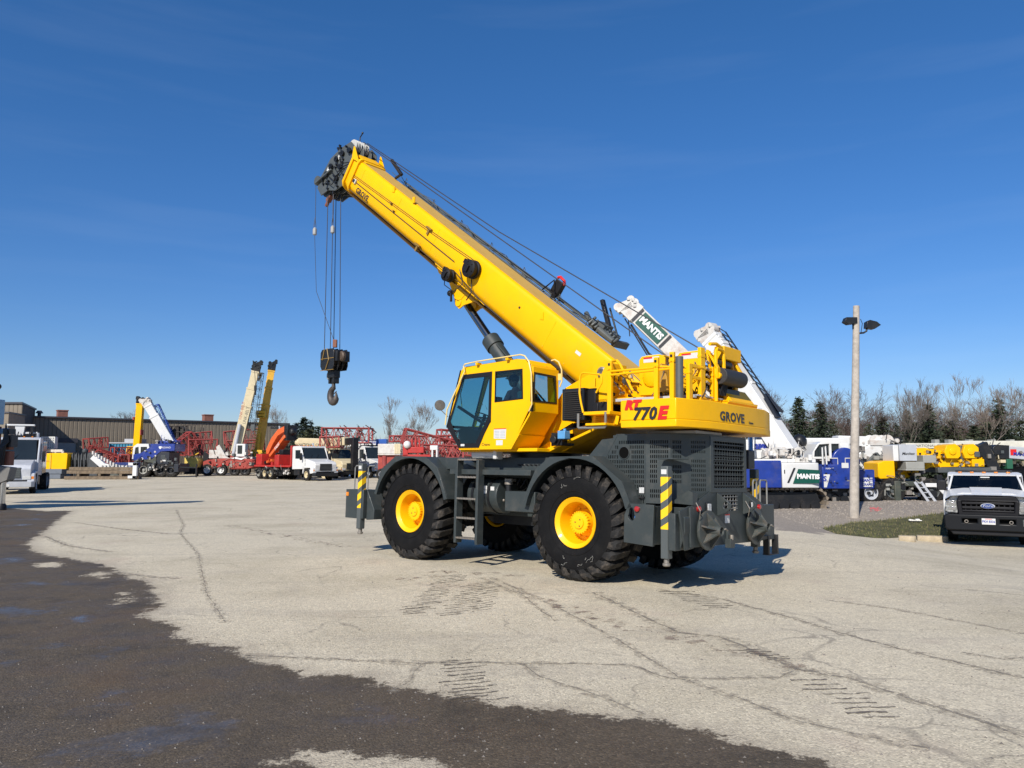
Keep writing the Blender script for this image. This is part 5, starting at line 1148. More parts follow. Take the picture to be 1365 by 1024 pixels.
# taller block and annex on the far left
f0=Vector((WX(25,76),76)); 
TB=empty('tall_block',(f0.x,76,0),0,'taller brown metal clad block at the far left of the warehouse','building')
zt=WZ(538,76)
f=MB(); f.prism([(-30,.1),(0,.1),((WX(41,86)-f0.x),10.3),(-30,10.3)],'xy',0,zt); f.build('wall',mat('cladding_backing',(.07,.06,.045),.8),TB,0)
cm2=MB(); cm2.add([(0,.10,0),(.05,.072,0),(.35,.072,0),(.40,.10,0),(0,.10,zt-.02),(.05,.072,zt-.02),(.35,.072,zt-.02),(.40,.10,zt-.02)],[(0,1,5,4),(1,2,6,5),(2,3,7,6)]); cm2=cm2.mesh('cladding_panel',WALLM,0)
for k in range(14):
    c=bpy.data.objects.new('cladding_panel',cm2); COL.objects.link(c); c.parent=TB; c.location=(-.42-.42*k,0,0)
f=MB(); f.prism([(-30,-.1),(.1,-.1),((WX(41,86)-f0.x)+.1,10.4),(-30,10.4)],'xy',zt-.02,zt+.15); f.build('roof_trim',TRIMM,TB,0)
f=MB(); f.box(-1.6,-1.0,-.3,.1,zt-2.1,zt-1.2); f.build('wall_unit',CRM,TB,.02)
g0=Vector((WX(8,71),71)); AN=empty('annex',(g0.x,71,0),0,'low dark annex in front of the tall block at the far left','building')
za=WZ(551,71); f=MB(); f.prism([(-20,0),(0,0),((WX(30,75.8)-g0.x),4.8),(-20,4.8)],'xy',0,za); f.build('wall',WALLM,AN,0)
f=MB(); f.prism([(-20,-.1),(.1,-.1),((WX(30,75.8)-g0.x)+.1,4.85),(-20,4.85)],'xy',za,za+.14); f.build('roof_trim',TRIMM,AN,0)

# ---- conventional truck, facing +x in its own frame, origin under the middle of the front axle
def truck(loc,rz,label,cabmt,group,L_=7.5,h=2.9,bed=None,rimmt=WHT,dark_bumper=True,axles=(0,5.0,6.3),w_=2.4,name='truck',grille=BLKP,cat='truck'):
    T=empty(name,loc,rz,label,cat,group); hw=w_/2
    f=MB(); f.prism([(1.15,.75),(1.22,1.35),(1.05,1.60),(-.35,1.86),(-.45,.80),(-.55,.75)],'xz',-hw*.86,hw*.86,()); f.build('hood',cabmt,T,.08)
    for s in (1,-1):
        f=MB(); f.prism([(1.18,.65),(1.15,1.12),(.85,1.22),(-.55,1.25),(-.62,.7),(-.55,.55),(-.5,.9),(-.3,1.08),(.3,1.08),(.55,.9),(.62,.6)],'xz',s*hw*.72,s*hw) ; f.build('front_wing',cabmt,T,.04)
    cab=[(-.40,1.0),(-.42,1.84),(-.95,h-.06),(-1.15,h),(-2.25,h),(-2.4,h-.1),(-2.4,.95)]
    wn=[(-1.0,1.86),(-1.05,h-.35),(-1.95,h-.35),(-1.95,1.86)]
    for s in (1,-1):
        f=MB(); f.prism(cab,'xz',s*hw*.93,s*hw,[wn]); f.build('cab_side',cabmt,T,.02)
        f=MB(); f.prism(wn,'xz',s*hw*.95,s*hw*.96); f.build('side_window',GLO,T,0)
        f=MB(); f.box(-.6,-.45,s*hw*1.18-.08,s*hw*1.18+.08,1.75,2.35); f.beam((-.6,s*hw,2.2),(-.55,s*hw*1.15,2.2),.03,.03); f.build('door_mirror',BLKP,T,.02)
    f=MB(); f.box(-2.4,-2.34,-hw*.93,hw*.93,.95,h-.05); f.prism([(-.95,h-.06),(-1.15,h),(-2.25,h),(-2.4,h-.1),(-2.4,h-.16),(-.95,h-.16)],'xz',-hw*.93,hw*.93); f.box(-.5,-.4,-hw*.93,hw*.93,1.0,1.86); f.build('cab_shell',cabmt,T,.02)
    f=MB(); dx=.53/(h-1.9); f.quad((-.43,-hw*.9,1.87),(-.43,hw*.9,1.87),(-.92,hw*.84,h-.16),(-.92,-hw*.84,h-.16)); f.build('windscreen',GLO,T,0)
    for y_ in (0,-.6): f=MB(); f.beam((-.40,y_,1.9),(-.62,y_+.35,2.25),.02,.02); f.build('wiper',BLK,T,0)
    for k in range(5): f=MB(); f.box(-1.25,-1.1,-.8+.4*k-.04,-.8+.4*k+.04,h,h+.06); f.build('roof_marker',LAMPA,T,0)
    f=MB(); f.box(1.14,1.225,-hw*.48,hw*.48,.86,1.44); f.build('grille',grille,T,.03)
    for k in range(5):
        f=MB(); f.box(1.225,1.24,-hw*.45,hw*.45,.90+.11*k,.93+.11*k); f.build('grille_bar',TUBEG,T,0)
    for s in (1,-1):
        f=MB(); f.box(1.12,1.2,s*hw*.55,s*hw*.86,.78,.98); f.build('headlamp',LAMPC,T,.02)
        f=MB(); f.box(1.0,1.17,s*hw*.87,s*hw*.97,.80,.96); f.build('indicator_lamp',LAMPA,T,.01)
    f=MB(); f.prism([(1.15,-hw),(1.38,-hw*.9),(1.38,hw*.9),(1.15,hw),(1.0,hw),(1.0,-hw)],'xy',.38,.68); f.build('bumper',BLKP if dark_bumper else LGRY,T,.02)
    f=MB(); f.box(-L_+.8,.9,-.45,.45,.62,.9); f.box(-2.2,-1.2,-hw*.95,-hw*.6,.45,.9); f.box(-2.2,-1.2,hw*.6,hw*.95,.45,.9); f.box(-2.9,-2.5,hw*.6,hw*.9,.4,.8); f.build('chassis_rail',BLKP,T,.01)
    f=MB(); f.cyl((-2.6,hw*.75,.9),(-2.6,hw*.75,h+.3),.09,n=12); f.build('exhaust_stack',LGRY,T,0)
    for ax in axles:
        for s in (1,-1): add_wheel(T,-ax,s*(hw-.17),.52,.30 if ax==0 else .5,rimmt,s)
    f=MB()
    for ax in axles: f.cyl((-ax,-hw*.8,.52),(-ax,hw*.8,.52),.10,n=8)
    f.build('axle',BLKP,T,0)
    return T
def clutter(T,x0,x1,y0,y1,z0,z1,n,seed=1,s=1.,mts=None):
    "hoses, valves, handles, small boxes: too small to pick apart singly"
    q=random.Random(seed); mts=mts or [BLKP,STEEL,TUBEG,WHTD]; f=MB()
    for k in range(n):
        x=q.uniform(x0,x1);y=q.uniform(y0,y1);z=q.uniform(z0,z1);t=q.random();m_=q.randrange(len(mts))
        if t<.4: a,b,c=[q.uniform(.04,.16)*s for _ in '123']; f.box(x-a,x+a,y-b,y+b,z-c,z+c,m_)
        elif t<.6: f.cyl((x,y-.06*s,z),(x,y+.10*s,z),q.uniform(.04,.13)*s,n=10,m=m_)
        elif t<.85: d=Vector((q.gauss(0,.35),q.gauss(0,.05),q.gauss(0,.25)))*s; p=Vector((x,y,z)); f.tube([p,p+d*.5+Vector((0,-.08,.06))*s,p+d],.022*s,5,m=m_)
        else: f.beam((x,y,z),(x+q.gauss(0,.3)*s,y,z+q.uniform(.1,.5)*s),.04*s,.04*s,m=m_)
    o=f.build('fittings',mts,T,0); o['kind']='stuff'; return o
def at(px,D,z=0): return (WX(px,D),D,z)
# ---- middle distance, left to right. Distances in metres from the viewer.
D_=lambda py: GD(py)
# white conventional crane truck at the far left, and the outrigger arm in front of it
d=GD(659); T=truck(at(16,d+1.0),R(-64),'white conventional truck facing the camera at the far left edge',mat('silver_white_paint',(.52,.54,.58),.4,coat=.2,dirt=.2),None,h=3.15,dark_bumper=False,rimmt=LGRY,grille=TUBEG,w_=2.5,axles=(0,5,6.3))
f=MB(); f.box(-3.6,-2.6,-1.0,1.0,.9,2.6); f.prism([(-.25,3.85),(-.12,2.6),(.12,2.6),(.25,3.85)],'yz',-2.9,-2.6); f.box(-2.95,-2.55,-.75,.75,3.85,3.95); f.beam((-2.7,-.8,3.4),(-2.7,.9,3.45),.05,.12); f.beam((-2.7,-.9,2.95),(-2.7,.5,2.95),.05,.1); f.build('bed_frame',WHT,T,.02)
f=MB(); f.box(-3.2,-2.5,-.5,.5,2.6,3.3); f.beam((-2.6,.65,2.0),(-2.6,.6,3.8),.12,.12); f.beam((-2.6,-.7,2.0),(-2.6,-.75,3.7),.12,.12); 
for k in range(6): f.tube([(-2.5,-.8+.3*k,2.7),(-2.4,-.7+.3*k,3.1),(-2.5,-.6+.28*k,3.5)],.03,5)
f.build('bed_equipment',BLKP,T,0)
f=MB(); f.box(1.385,1.39,-.30,.12,.42,.56); f.build('number_plate',DECAL,T,0)
f=MB(); f.box(-5.5,-3.2,-1.2,1.2,1.0,3.0); f.build('blue_glass_cab',mat('blue_grey_glass',(.05,.10,.14),.12,coat=.5),T,.05)
T['label']='white conventional truck facing the camera at the far left edge'
d2=GD(680); OX=WX(6,d2)
O=empty('outrigger_crane',(OX,d2,0),0,'crane cut by the left frame edge, its grey outrigger beam on a chrome leg','crane')
f=MB(); f.cyl((0,0,.25),(0,0,1.15),.11,n=20); f.build('leg',CHROME,O,0)
f=MB(); f.lathe([(.17,.0),(.17,.16),(.13,.24),(.10,.25),(0,.25)],(0,0,0),AZ,20); f.build('foot',BLK,O,.01)
f=MB(); f.prism([(-3.2,.95),(-.2,.95),(.30,1.15),(.38,1.62),(-.3,1.70),(-3.2,1.75)],'xz',-.22,.22); f.build('beam',mat('grey_brown_beam',(.16,.155,.145),.5,dirt=.3),O,.02)
f=MB(); f.box(-.12,.28,-.16,.16,1.7,2.25); f.box(-.05,.25,-.14,.14,2.3,2.7); f.box(-.6,-.3,-.2,.2,1.75,3.2); f.box(-3.0,-.62,-.3,.3,1.8,2.6); f.build('valve_housing',mat('rust_brown',(.20,.07,.04),.7),O,.02)
f=MB()
for k in range(7): f.tube([(-.3+.07*k,-.25,1.7),(-.15+.06*k,-.3,2.2+.05*k),(.05+.04*k,-.25,2.6),(.1,-.2,3.0+.05*k)],.025,6)
f.box(.05,.35,-.2,.2,2.4,2.85); f.box(0,.25,-.2,.2,2.9,3.1)
f.build('hose',BLKP,O,0)
f=MB(); f.box(-4.5,-.75,.4,1.0,3.3,4.3); f.beam((-2.2,.3,2.6),(-.1,.2,3.05),.3,.2); f.build('blue_window_cab',mat('sky_blue_panel',(.2,.35,.5),.2),O,.03)
f=MB(); f.sphere((-.42,0,4.75),.12,10); f.beam((-4.4,.2,4.3),(-.45,0,4.75),.12,.12); f.build('black_lamp',BLK,O,0)
f=MB(); ox=Vector((OX,d2,0)); f.beam(Vector((-33,21,2.8))-ox,Vector((-18.6,26.2,7.6))-ox,2.0,2.2,w2=.8,h2=.9); f.build('raised_boom',GRYL,O,.03)
f=MB(); p_=Vector((-34,22,0))-ox; f.box(p_.x-2,p_.x+9.5,p_.y-1.3,p_.y+1.3,1.0,3.2); f.build('carrier_body',WHT,O,.05)
for k in range(3): add_wheel(O,p_.x+.5+3.2*k,p_.y-1.1,.55,.5,LGRY,-1)

# yellow counterweight slabs on stands
d=74.; G='stacked steelwork in front of the warehouse'
xa,xb=WX(52,d),WX(97,d); zb,zt_=WZ(626,d),WZ(604,d)
T=empty('spare_counterweight',((xa+xb)/2,d,zb),0,'large yellow counterweight slabs lying on stands in front of the warehouse','counterweight')
w_=(xb-xa); f=MB(); f.prism([(-w_/2,.1),(-w_/2+.1,zt_-zb-.15),(0,zt_-zb),(0,0),(-w_/2+.2,0)],'xz',-.8,.8); f.build('slab',YEL,T,.04)
f=MB(); f.prism([(.08,0),(.08,zt_-zb),(w_/2-.1,zt_-zb),(w_/2,zt_-zb-.15),(w_/2-.05,0)],'xz',-.9,.7); f.build('slab',YEL,T,.04)
f=MB(); f.box(-w_/2,w_/2-.1,-.86,-.82,(zt_-zb)*.52,(zt_-zb)*.56); f.box(-.05,.1,-.95,-.8,.1,zt_-zb-.2); f.build('rib',YEL2,T,0)
for a,b,px in ((-w_/2-.0,-w_/2+1.2,0),(w_/2-1.4,w_/2-.1,0)):
    B_=empty('ballast_block',((xa+xb)/2+(a+b)/2,d-1.2,0),0,'blue grey ballast block '+('left of the concrete stand' if a<-1.4 and b<0 else 'right of the concrete stand')+' under the yellow slabs','block')
    hgt=zb; f=MB(); f.box(-.75,.75,-.5,.5,.45,max(.9,hgt)); f.build('upper_block',mat('blue_grey_block',(.12,.14,.17),.6),B_,.03)
    f=MB(); f.box(-.65,.65,-.5,.5,0,.42); f.build('lower_block',mat('blue_grey_block',(.12,.14,.17),.6),B_,.03)
B_=empty('concrete_stand',(WX(70,d-1),d-1,0),0,'pale concrete stand under the yellow slabs','stand'); f=MB(); f.prism([(-.5,0),(.5,0),(.2,.5),(.18,zb),(-.18,zb),(-.2,.5)],'xz',-.3,.3); f.build('pier',mat('concrete',(.38,.37,.34),.85),B_,.02)
# white perforated frame and trestle behind
d=75.
T=empty('white_trestle',(WX(70,d),d,0),0,'white steel trestle frame behind the yellow counterweight','frame')
xw=WX(84,d)-WX(57,d); z1=WZ(601,d); f=MB(); f.beam((-xw/2,0,z1),(xw/2,0,z1),.2,.25); f.beam((-xw/2,0,z1),(-xw/2+.6,0,0),.15,.2); f.beam((xw/2,0,z1),(xw/2-.2,0,0),.15,.2); f.beam((-xw/2+.3,0,z1-.1),(0,0,z1-1.4),.12,.12); f.beam((.3,0,z1-.1),(0,0,z1-1.4),.12,.12); f.build('frame',WHTD,T,0)
T=empty('white_rack',(WX(64,d+2),d+2,0),0,'white perforated steel rack raised above the yellow counterweight','rack')
x0,x1=WX(55,d+2)-WX(64,d+2),WX(73,d+2)-WX(64,d+2); z0,z1=WZ(598,d+2),WZ(583,d+2)
f=MB()
for k in range(6): z=z0+(z1-z0)*k/5; f.box(x0,x1,-.2,.2,z-.06,z+.06)
for k in range(7): x=x0+(x1-x0)*k/6; f.box(x-.06,x+.06,-.25,.25,z0,z1)
f.box(x0,x0+.2,-.15,.15,0,z0); f.box(x1-.2,x1,-.15,.15,0,z0)
f.build('rack_frame',WHT,T,0)
# dark fork shaped stands
for k,px in enumerate((101,106,113,118,127)):
    d=74.; T=empty('dark_stand',(WX(px,d),d,0),0,['dark grey steel stand just right of the yellow counterweight','dark grey steel stand second to the right of the yellow counterweight','dark grey steel stand third to the right of the yellow counterweight','dark grey steel stand fourth to the right of the yellow counterweight','wide slate grey box stand with a white cap by the white jib'][k],'stand','dark steel stands')
    h_=WZ(603,d); f=MB()
    if k<4: f.prism([(-.22,0),(-.20,h_*.9),(-.05,h_),(.0,h_*.6),(.10,h_),(.20,h_*.85),(.24,0),(.08,0),(.0,h_*.45),(-.08,0)],'xz',-.4,.4)
    else: f.box(-.5,.45,-.4,.4,0,h_*.98); f.sphere((-1.0,0,h_+.1),.28,10)
    f.build('upright',mat('charcoal_steel',(.045,.05,.055),.6,dirt=.2),T,.02)
# timber mats, each beam its own piece
d=GD(639.5)+.6
T=empty('timber_stack',(WX(134,d),d,0),0,'stack of weathered crane mat timbers with a white steel end post','timber')
x0,x1=WX(88,d)-WX(134,d),WX(180,d)-WX(134,d)
tm=MB(); tm.box(0,x1-x0,-.16,.16,-.14,.14); tm=tm.mesh('timber',WOOD,0)
for k,(ox,y,z,sc_) in enumerate(((0,0,.14,1),(.2,.5,.14,1),(.1,1.0,.14,.95),(.15,.1,.66,.97),(.0,.55,.66,1),(.3,.2,.96,.93),(.1,.7,.96,.97),(.5,1.0,.96,.5),(-.1,1.5,.14,1))):
    o=bpy.data.objects.new('timber',tm); COL.objects.link(o); o.parent=T; o.location=(x0+ox,y,z); o.scale=(sc_,1,1)
for x in (x0+1.2,0,x1-1.2):
    f=MB(); f.box(x-.12,x+.12,-.1,1.6,.29,.50); f.build('spacer',WOOD,T,0)
f=MB(); f.box(x1+.05,x1+.42,-.5,-.2,.1,1.5); f.box(x1-.35,x1+.42,-.5,-.2,1.25,1.5); f.box(x1-.35,x1+.42,-.5,-.2,.1,.35); f.build('end_post',WHT,T,.02)
# white truss jib lying behind the timbers
d=73.; za=WZ(613,d); x0=WX(124,d)
T=empty('white_jib',(x0,d,0),0,'white steel jib head lying behind the timber stack','jib')
f=MB(); f.beam((0,0,za+.3),(WX(140,d)-x0,0,1.1),.4,.55); f.beam((WX(136,d)-x0,0,1.2),(WX(176,d)-x0,0,.85),.5,.5); f.build('jib_beam',WHT,T,.03)
f=MB()
for k in range(9): x=.2+.28*k; f.box(x-.07,x+.07,-.5,-.3,za+.5-.16*k,za+.8-.15*k)
for k in range(8): x=(WX(139,d)-x0)+.33*k; f.box(x-.05,x+.05,-.4,-.2,.9,1.25)
f.build('bracket',WHTD,T,0)
f=MB(); f.box(WX(148,d)-x0,WX(178,d)-x0,.6,1.4,1.0,1.5); f.build('blue_beam',NAVY,T,.02)
# red lattice bundles in front of the warehouse
RG='faded red lattice boom sections piled by the warehouse'
d=84.
for k,(xa,ya,xb,yb,dd,hh_,lab) in enumerate(((115,592,140,590,0,1.1,'faded red lattice section lying highest behind the white jib'),(118,600,150,612,-1.5,1.0,'faded red lattice section sloping down behind the white jib'),(130,606,158,616,-3,.9,'short faded red lattice section low behind the white jib'),(150,606,180,606,-.5,1.5,'faded red lattice section under the teal container'),(165,612,182,612,-3,.9,'stubby faded red lattice piece beside the blue crane front wheels'))):
    p=W3(xa,ya,d+dd);q=W3(xb,yb,d+dd+1.5); lattice(p,q,1.5,hh_,REDF,7,lab,'lattice section',RG,r_=.06)
# teal container
d=87.; T=empty('teal_container',(WX(163,d),d,0),0,'teal corrugated open top container in front of the warehouse wall','container')
xw=(WX(183,d)-WX(145,d)); zt_=WZ(591,d); f=MB(); f.box(-xw/2,xw/2,0,2.4,zt_-2.6,zt_-.02); f.build('body',TEAL,T,.02)
cb=MB(); cb.box(-.06,.06,-.09,0,zt_-2.5,zt_-.1); cb=cb.mesh('corrugation',TEAL,0)
for k in range(int(xw/.32)):
    o=bpy.data.objects.new('corrugation',cb); COL.objects.link(o); o.parent=T; o.location=(-xw/2+.2+.32*k,0,0)
f=MB(); f.box(-xw/2-.02,xw/2,-.12,2.5,zt_-.02,zt_+.1); f.box(0,xw/2,.3,2.2,zt_+.1,zt_+.5); f.build('top_rail',LGRY,T,.0)
f=MB(); f.box(-xw/2,xw/2,0,2.4,0,zt_-2.62); f.build('support_stack',TUBEG,T,0)
# crane with upright yellow boom
d=86.; x0=WX(182,d)
T=empty('yellow_boom_crane',(x0,d,0),0,'old crane with an upright yellow box boom left of the white and blue crane','crane')
telescopic(T,(0,0,WZ(596,d)),(WX(184,d)-x0,.0,WZ(538,d)),.55,.7,YEL,1,base=1,head=True,headlen=.7)
zc=WZ(603,d); f=MB(); f.prism([(-.95,zc-.1),(-.85,zc+.65),(.9,zc+.65),(.9,zc-.1),(.6,zc-.25),(-.7,zc-.25)],'xz',-.6,.9); f.build('turret',YEL,T,.03)
text('GROVE','maker_lettering',.28,LTR,T,frameM((-.05,-.61,zc+.25),(1,0,0),(0,0,1)))
f=MB(); f.box(-1.0,2.5,-.8,1.0,.6,zc-.3); f.box(-1.2,-.9,-.8,.8,.8,1.6); f.build('carrier',DGRN,T,.02)
f=MB(); f.box(.38,.50,-.3,.3,WZ(580,d),WZ(578,d)+.4); f.box(-.5,-.36,-.3,.3,WZ(560,d),WZ(556,d)); f.build('boom_fitting',REDD,T,0)
for x in (-.6,1.3): add_wheel(T,x,-.7,.75,.5,TUBEG,-1)
for x in (-.6,1.3): add_wheel(T,x,.7,.75,.5,TUBEG,1)
# white and blue rough terrain crane
d=79.5; x0=WX(215,d); X_=lambda px: WX(px,d)-x0; Z_=lambda py: WZ(py,d)
T=empty('blue_white_crane',(x0,d,0),0,'blue and white rough terrain crane with a raised white boom and folded blue jib','crane')
telescopic(T,(X_(226),.6,Z_(595)),(X_(192),.2,Z_(538)),.78,.9,WHT,2,base=.72,headmt=WHTD,taper=.86,headlen=.8)
f=MB(); f.prism([(X_(184),Z_(612)),(X_(185),Z_(596)),(X_(190),Z_(592)),(X_(205),Z_(592)),(X_(208),Z_(604)),(X_(200),Z_(612))],'xz',-1.3,-.3,[[(X_(187),Z_(606)),(X_(188),Z_(597)),(X_(192),Z_(596)),(X_(193),Z_(606))],[(X_(195),Z_(606)),(X_(195),Z_(596)),(X_(203),Z_(596)),(X_(204),Z_(602))]]); f.build('cab',WHT,T,.02)
f=MB(); f.box(X_(186),X_(204),-1.2,-.4,Z_(609),Z_(596)); f.build('cab_window',GLO,T,0)
f=MB(); f.prism([(X_(186),Z_(614)),(X_(186),Z_(606)),(X_(196),Z_(604)),(X_(208),Z_(596)),(X_(209),Z_(592)),(X_(240),Z_(592)),(X_(240),Z_(601)),(X_(222),Z_(602)),(X_(210),Z_(612))],'xz',-1.35,-1.2); f.box(X_(207),X_(240),-1.2,1.2,Z_(602),Z_(592)); f.box(X_(213),X_(235),-.9,.9,Z_(592),Z_(588)); f.build('turret',BLU,T,.03)
text('TADANO','maker_lettering',.24,LTRW,T,frameM((X_(228),-1.36,Z_(597)),(1,0,0),(0,0,1)))
f=MB(); f.prism([(-.14,.12),(.14,.12),(.14,-.02),(0,-.16),(-.14,-.02)],'xz',-1.37,-1.365); f.xf(Matrix.Translation((X_(221),0,Z_(597)))); f.build('emblem',LTRW,T,0)
f=MB(); f.box(X_(181),X_(245),-1.25,1.25,.9,1.35); f.box(X_(216),X_(233),-1.3,1.2,1.3,Z_(603)); f.box(X_(178),X_(184),-1.4,1.3,.6,1.2); f.box(X_(240),X_(246),-1.4,1.3,.5,1.3); f.build('carrier',mat('navy_black_carrier',(.012,.016,.026),.5),T,.03)
f=MB()
for px in (203,211,228): f.box(X_(px),X_(px)+.18,-1.27,-1.25,Z_(623)-.1,Z_(623)+.1)
f.box(X_(224),X_(229),-1.32,-1.3,Z_(615),Z_(613)); f.build('reflector',DECAL,T,0)
f=MB(); 
for k in range(5): f.box(X_(222),X_(228),-1.33,-1.3,Z_(612-k*1.2)-.03,Z_(612-k*1.2)+.03)
f.build('grille_bar',TUBEG,T,0)
for px in (188,200): add_wheel(T,X_(px),-1.1,.72,.55,STONE,-1)
for px in (222,236): add_wheel(T,X_(px),-1.0,.72,.55,BLKP,-1)
for px in (192,204): add_wheel(T,X_(px),1.1,.72,.55,BLKP,1)
clutter(T,X_(184),X_(244),-1.42,-1.25,.7,1.9,60,1); clutter(T,X_(209),X_(240),-1.2,0,Z_(592),Z_(587),30,2,1.,[BLKP,BLU,STEEL]); clutter(T,X_(195),X_(216),-1.4,-1.2,Z_(612),Z_(600),14,3,.8)
J=lattice((x0+X_(200),d+.9,Z_(540)),(x0+X_(223),d+.9,Z_(586)),.5,.55,mat('blue_jib_paint',(.03,.08,.35),.5),9,'folded blue lattice jib stowed beside the raised white boom','jib',r_=.045,up=(0,-1,.3))
f=MB(); f.beam((X_(246),-1.2,1.0),(X_(268),-1.2,.95),.1,.12); f.box(X_(268),X_(269.5),-1.3,-1.1,0,1.3); f.build('outrigger_beam',BLKP,T,0)
# dark stack of mesh frames behind
d=90.
T=empty('mesh_panel_stack',(WX(240,d),d,0),0,'dark brown stack of sagging mesh panels behind the blue and white crane','frames')
z1=WZ(566,d); xw=WX(250,d)-WX(196,d); f=MB()
for k in range(14): 
    x=-xw/2+xw*k/13; f.beam((x,0,0),(x+rnd.uniform(-.3,.3),.1,z1-abs(x)*.15),.10,.10)
for k in range(8): z=1+(z1-1)*k/7; f.beam((-xw/2,0,z-.3),(xw/2,0,z),.08,.08)
f.build('mesh_frame',mat('dark_rusty_frame',(.05,.04,.035),.8),T,0)
f=MB(); f.prism([(-xw/2,2.4),(-xw/2+.6,z1-1.0),(-.5,z1-.1),(xw/2-.8,z1-1.2),(xw/2,2.2)],'xz',.3,1.6); f.build('tarpaulin',mat('olive_tarpaulin',(.055,.05,.04),.9,var=.2,vscale=.8),T,.05)
for k,(xa,ya,xb,yb,dd,hh_,lab) in enumerate(((238,600,258,583,0,1.6,'faded red tapered lattice section just right of the dark frames'),(252,586,282,583,1.5,1.3,'long faded red lattice section on top of its pile beside the white boomed crane'),(252,597,290,596,0,1.7,'faded red lattice section at the bottom of its pile beside the white boomed crane'),(300,585,350,580,6,1.6,'faded red lattice section behind the two upright booms'),(303,598,352,596,5,1.7,'faded red lattice section low behind the two upright booms'))):
    lattice(W3(xa,ya,87+dd*.8),W3(xb,yb,87+dd*.8+1),1.8,hh_,REDF,8,lab,'lattice section','faded red lattice sections behind the booms',r_=.06)
# yellow tank trailer thing
d=84.; T=empty('yellow_box_machine',(WX(259,d),d,0),0,'small pale yellow machine housing left of the red crane carrier','machine')
w_=WX(268,d)-WX(250,d); z0,z1=WZ(623,d),WZ(610,d); f=MB(); f.prism([(-w_/2,z0),(-w_/2,z1),(w_/2-.2,z1),(w_/2,z1-.3),(w_/2,z0)],'xz',-.8,.8); f.build('housing',mat('pale_yellow_paint',(.70,.52,.12),.5,dirt=.2),T,.04)
f=MB(); f.box(-w_/2,w_/2,-.7,.7,.2,z0); f.build('base_frame',BLKP,T,0)
f=MB(); f.beam((-.2,-.6,z1),(.7,-.6,z1+.5),.1,.1); f.build('tow_bar',YEL2,T,0)
# red carrier with cream/white boom
def truck_crane(px0,px1,base_py,boom,boommt,label,boomw,carmt,turmt,cyl=True,ladder=False,cabpx=None,D=None):
    d=D or GD(base_py); x0=WX((px0+px1)/2,d); X_=lambda px: WX(px,d)-x0; Z_=lambda py: WZ(py,d)
    T=empty('truck_crane',(x0,d,0),0,label,'crane')
    (bx0,by0),(bx1,by1)=boom
    telescopic(T,(X_(bx0),.2,Z_(by0)),(X_(bx1),.6,Z_(by1)),boomw,boomw*1.15,boommt,3,base=.56,taper=.88,headmt=BLKP,headlen=1.2)
    return T,X_,Z_,d
T,X_,Z_,d=truck_crane(278,346,634,((312,608),(336,488)),CRM,'red crane carrier with a tall cream telescopic boom and white cylinder',.86,None,None)
f=MB(); f.prism([(X_(277),.95),(X_(277),1.5),(X_(283),Z_(613)),(X_(305),Z_(611)),(X_(345),Z_(612)),(X_(345),1.0),(X_(336),.72),(X_(314),.72),(X_(310),1.2)],'xz',-1.3,1.2); f.build('carrier_body',REDD,T,.04)
f=MB(); f.box(X_(312),X_(335),-1.36,-1.3,.8,Z_(617)); f.box(X_(316),X_(322),-1.38,-1.36,.9,1.5); f.build('tool_box',REDD,T,.02)
f=MB(); f.prism([(-.9,.1),(-.3,.28),(.2,.12),(.9,.3),(.3,-.05),(-.2,.05)],'xz',-1.39,-1.385); f.xf(Matrix.Translation((X_(324),0,1.75))); f.build('carrier_emblem',LTRW,T,0)
for px in (283,301): add_wheel(T,X_(px),-1.15,.62,.5,WHT,-1)
for px in (318,332): add_wheel(T,X_(px),-1.0,.55,.5,BLKP,-1)
f=MB(); f.prism([(X_(297),Z_(611)),(X_(293),Z_(596)),(X_(297),Z_(593)),(X_(306),Z_(608)),(X_(311),Z_(611))],'xz',-1.2,-1.0); f.box(X_(283),X_(296),-1,1,Z_(611),Z_(600)); f.box(X_(311),X_(340),-.9,1,Z_(612),Z_(609)); f.build('turret',WHTD,T,.03)
f=MB(); f.cyl((X_(313),-.6,Z_(609)),(X_(320),-.4,Z_(566)),.2,n=16); f.build('lift_cylinder',LGRY,T,0)
f=MB(); f.box(X_(319),X_(331),-1.1,-.2,Z_(609),Z_(592)); f.build('crane_cab',WHT,T,.05)
f=MB(); f.box(X_(321),X_(327),-1.13,-1.1,Z_(605),Z_(594)); f.build('cab_window',GLO,T,0)
f=MB(); f.box(X_(272),X_(282),-1.0,1.0,.6,1.25); f.box(X_(274),X_(281),-.7,.7,1.2,Z_(603)); f.build('outrigger_beam',BLKP,T,.03)
for k in range(2): f=MB(); f.cyl((X_(265+4*k),-1.25,.55),(X_(265+4*k),-1.05,.55),.28,n=14); f.build('spare_float',DECAL,T,0)
f=MB(); f.box(X_(262),X_(277),-1.2,-.9,.7,1.15); f.box(X_(269.5),X_(270.5),-1.2,-1.0,0,.8); f.build('outrigger_box',BLKP,T,.02)
clutter(T,X_(279),X_(344),-1.42,-1.3,.8,Z_(613),50,4,1.1,[REDD,BLKP,STEEL,RED]); clutter(T,X_(283),X_(340),-1.1,.6,Z_(611),Z_(603),60,5,1.3,[WHTD,BLKP,TUBEG,REDD])
for pxc in (333,):
    f=MB(); f.tube([(X_(336),-.1,Z_(492)),(X_(338),-.1,Z_(515))],.03,4); f.box(X_(336.5),X_(339),-.2,.1,Z_(521),Z_(514)); f.tube([(X_(338),-.05,Z_(521)),(X_(338),-.05,Z_(527))],.08,6); f.build('hook_block',BLKP,T,0)
text('LINK-BELT','boom_lettering',.42,REDD,T,frameM((X_(323),-.62,Z_(548)),((X_(336)-X_(312)),0,(Z_(488)-Z_(608))),(-1,0,.25)),depth=.004)
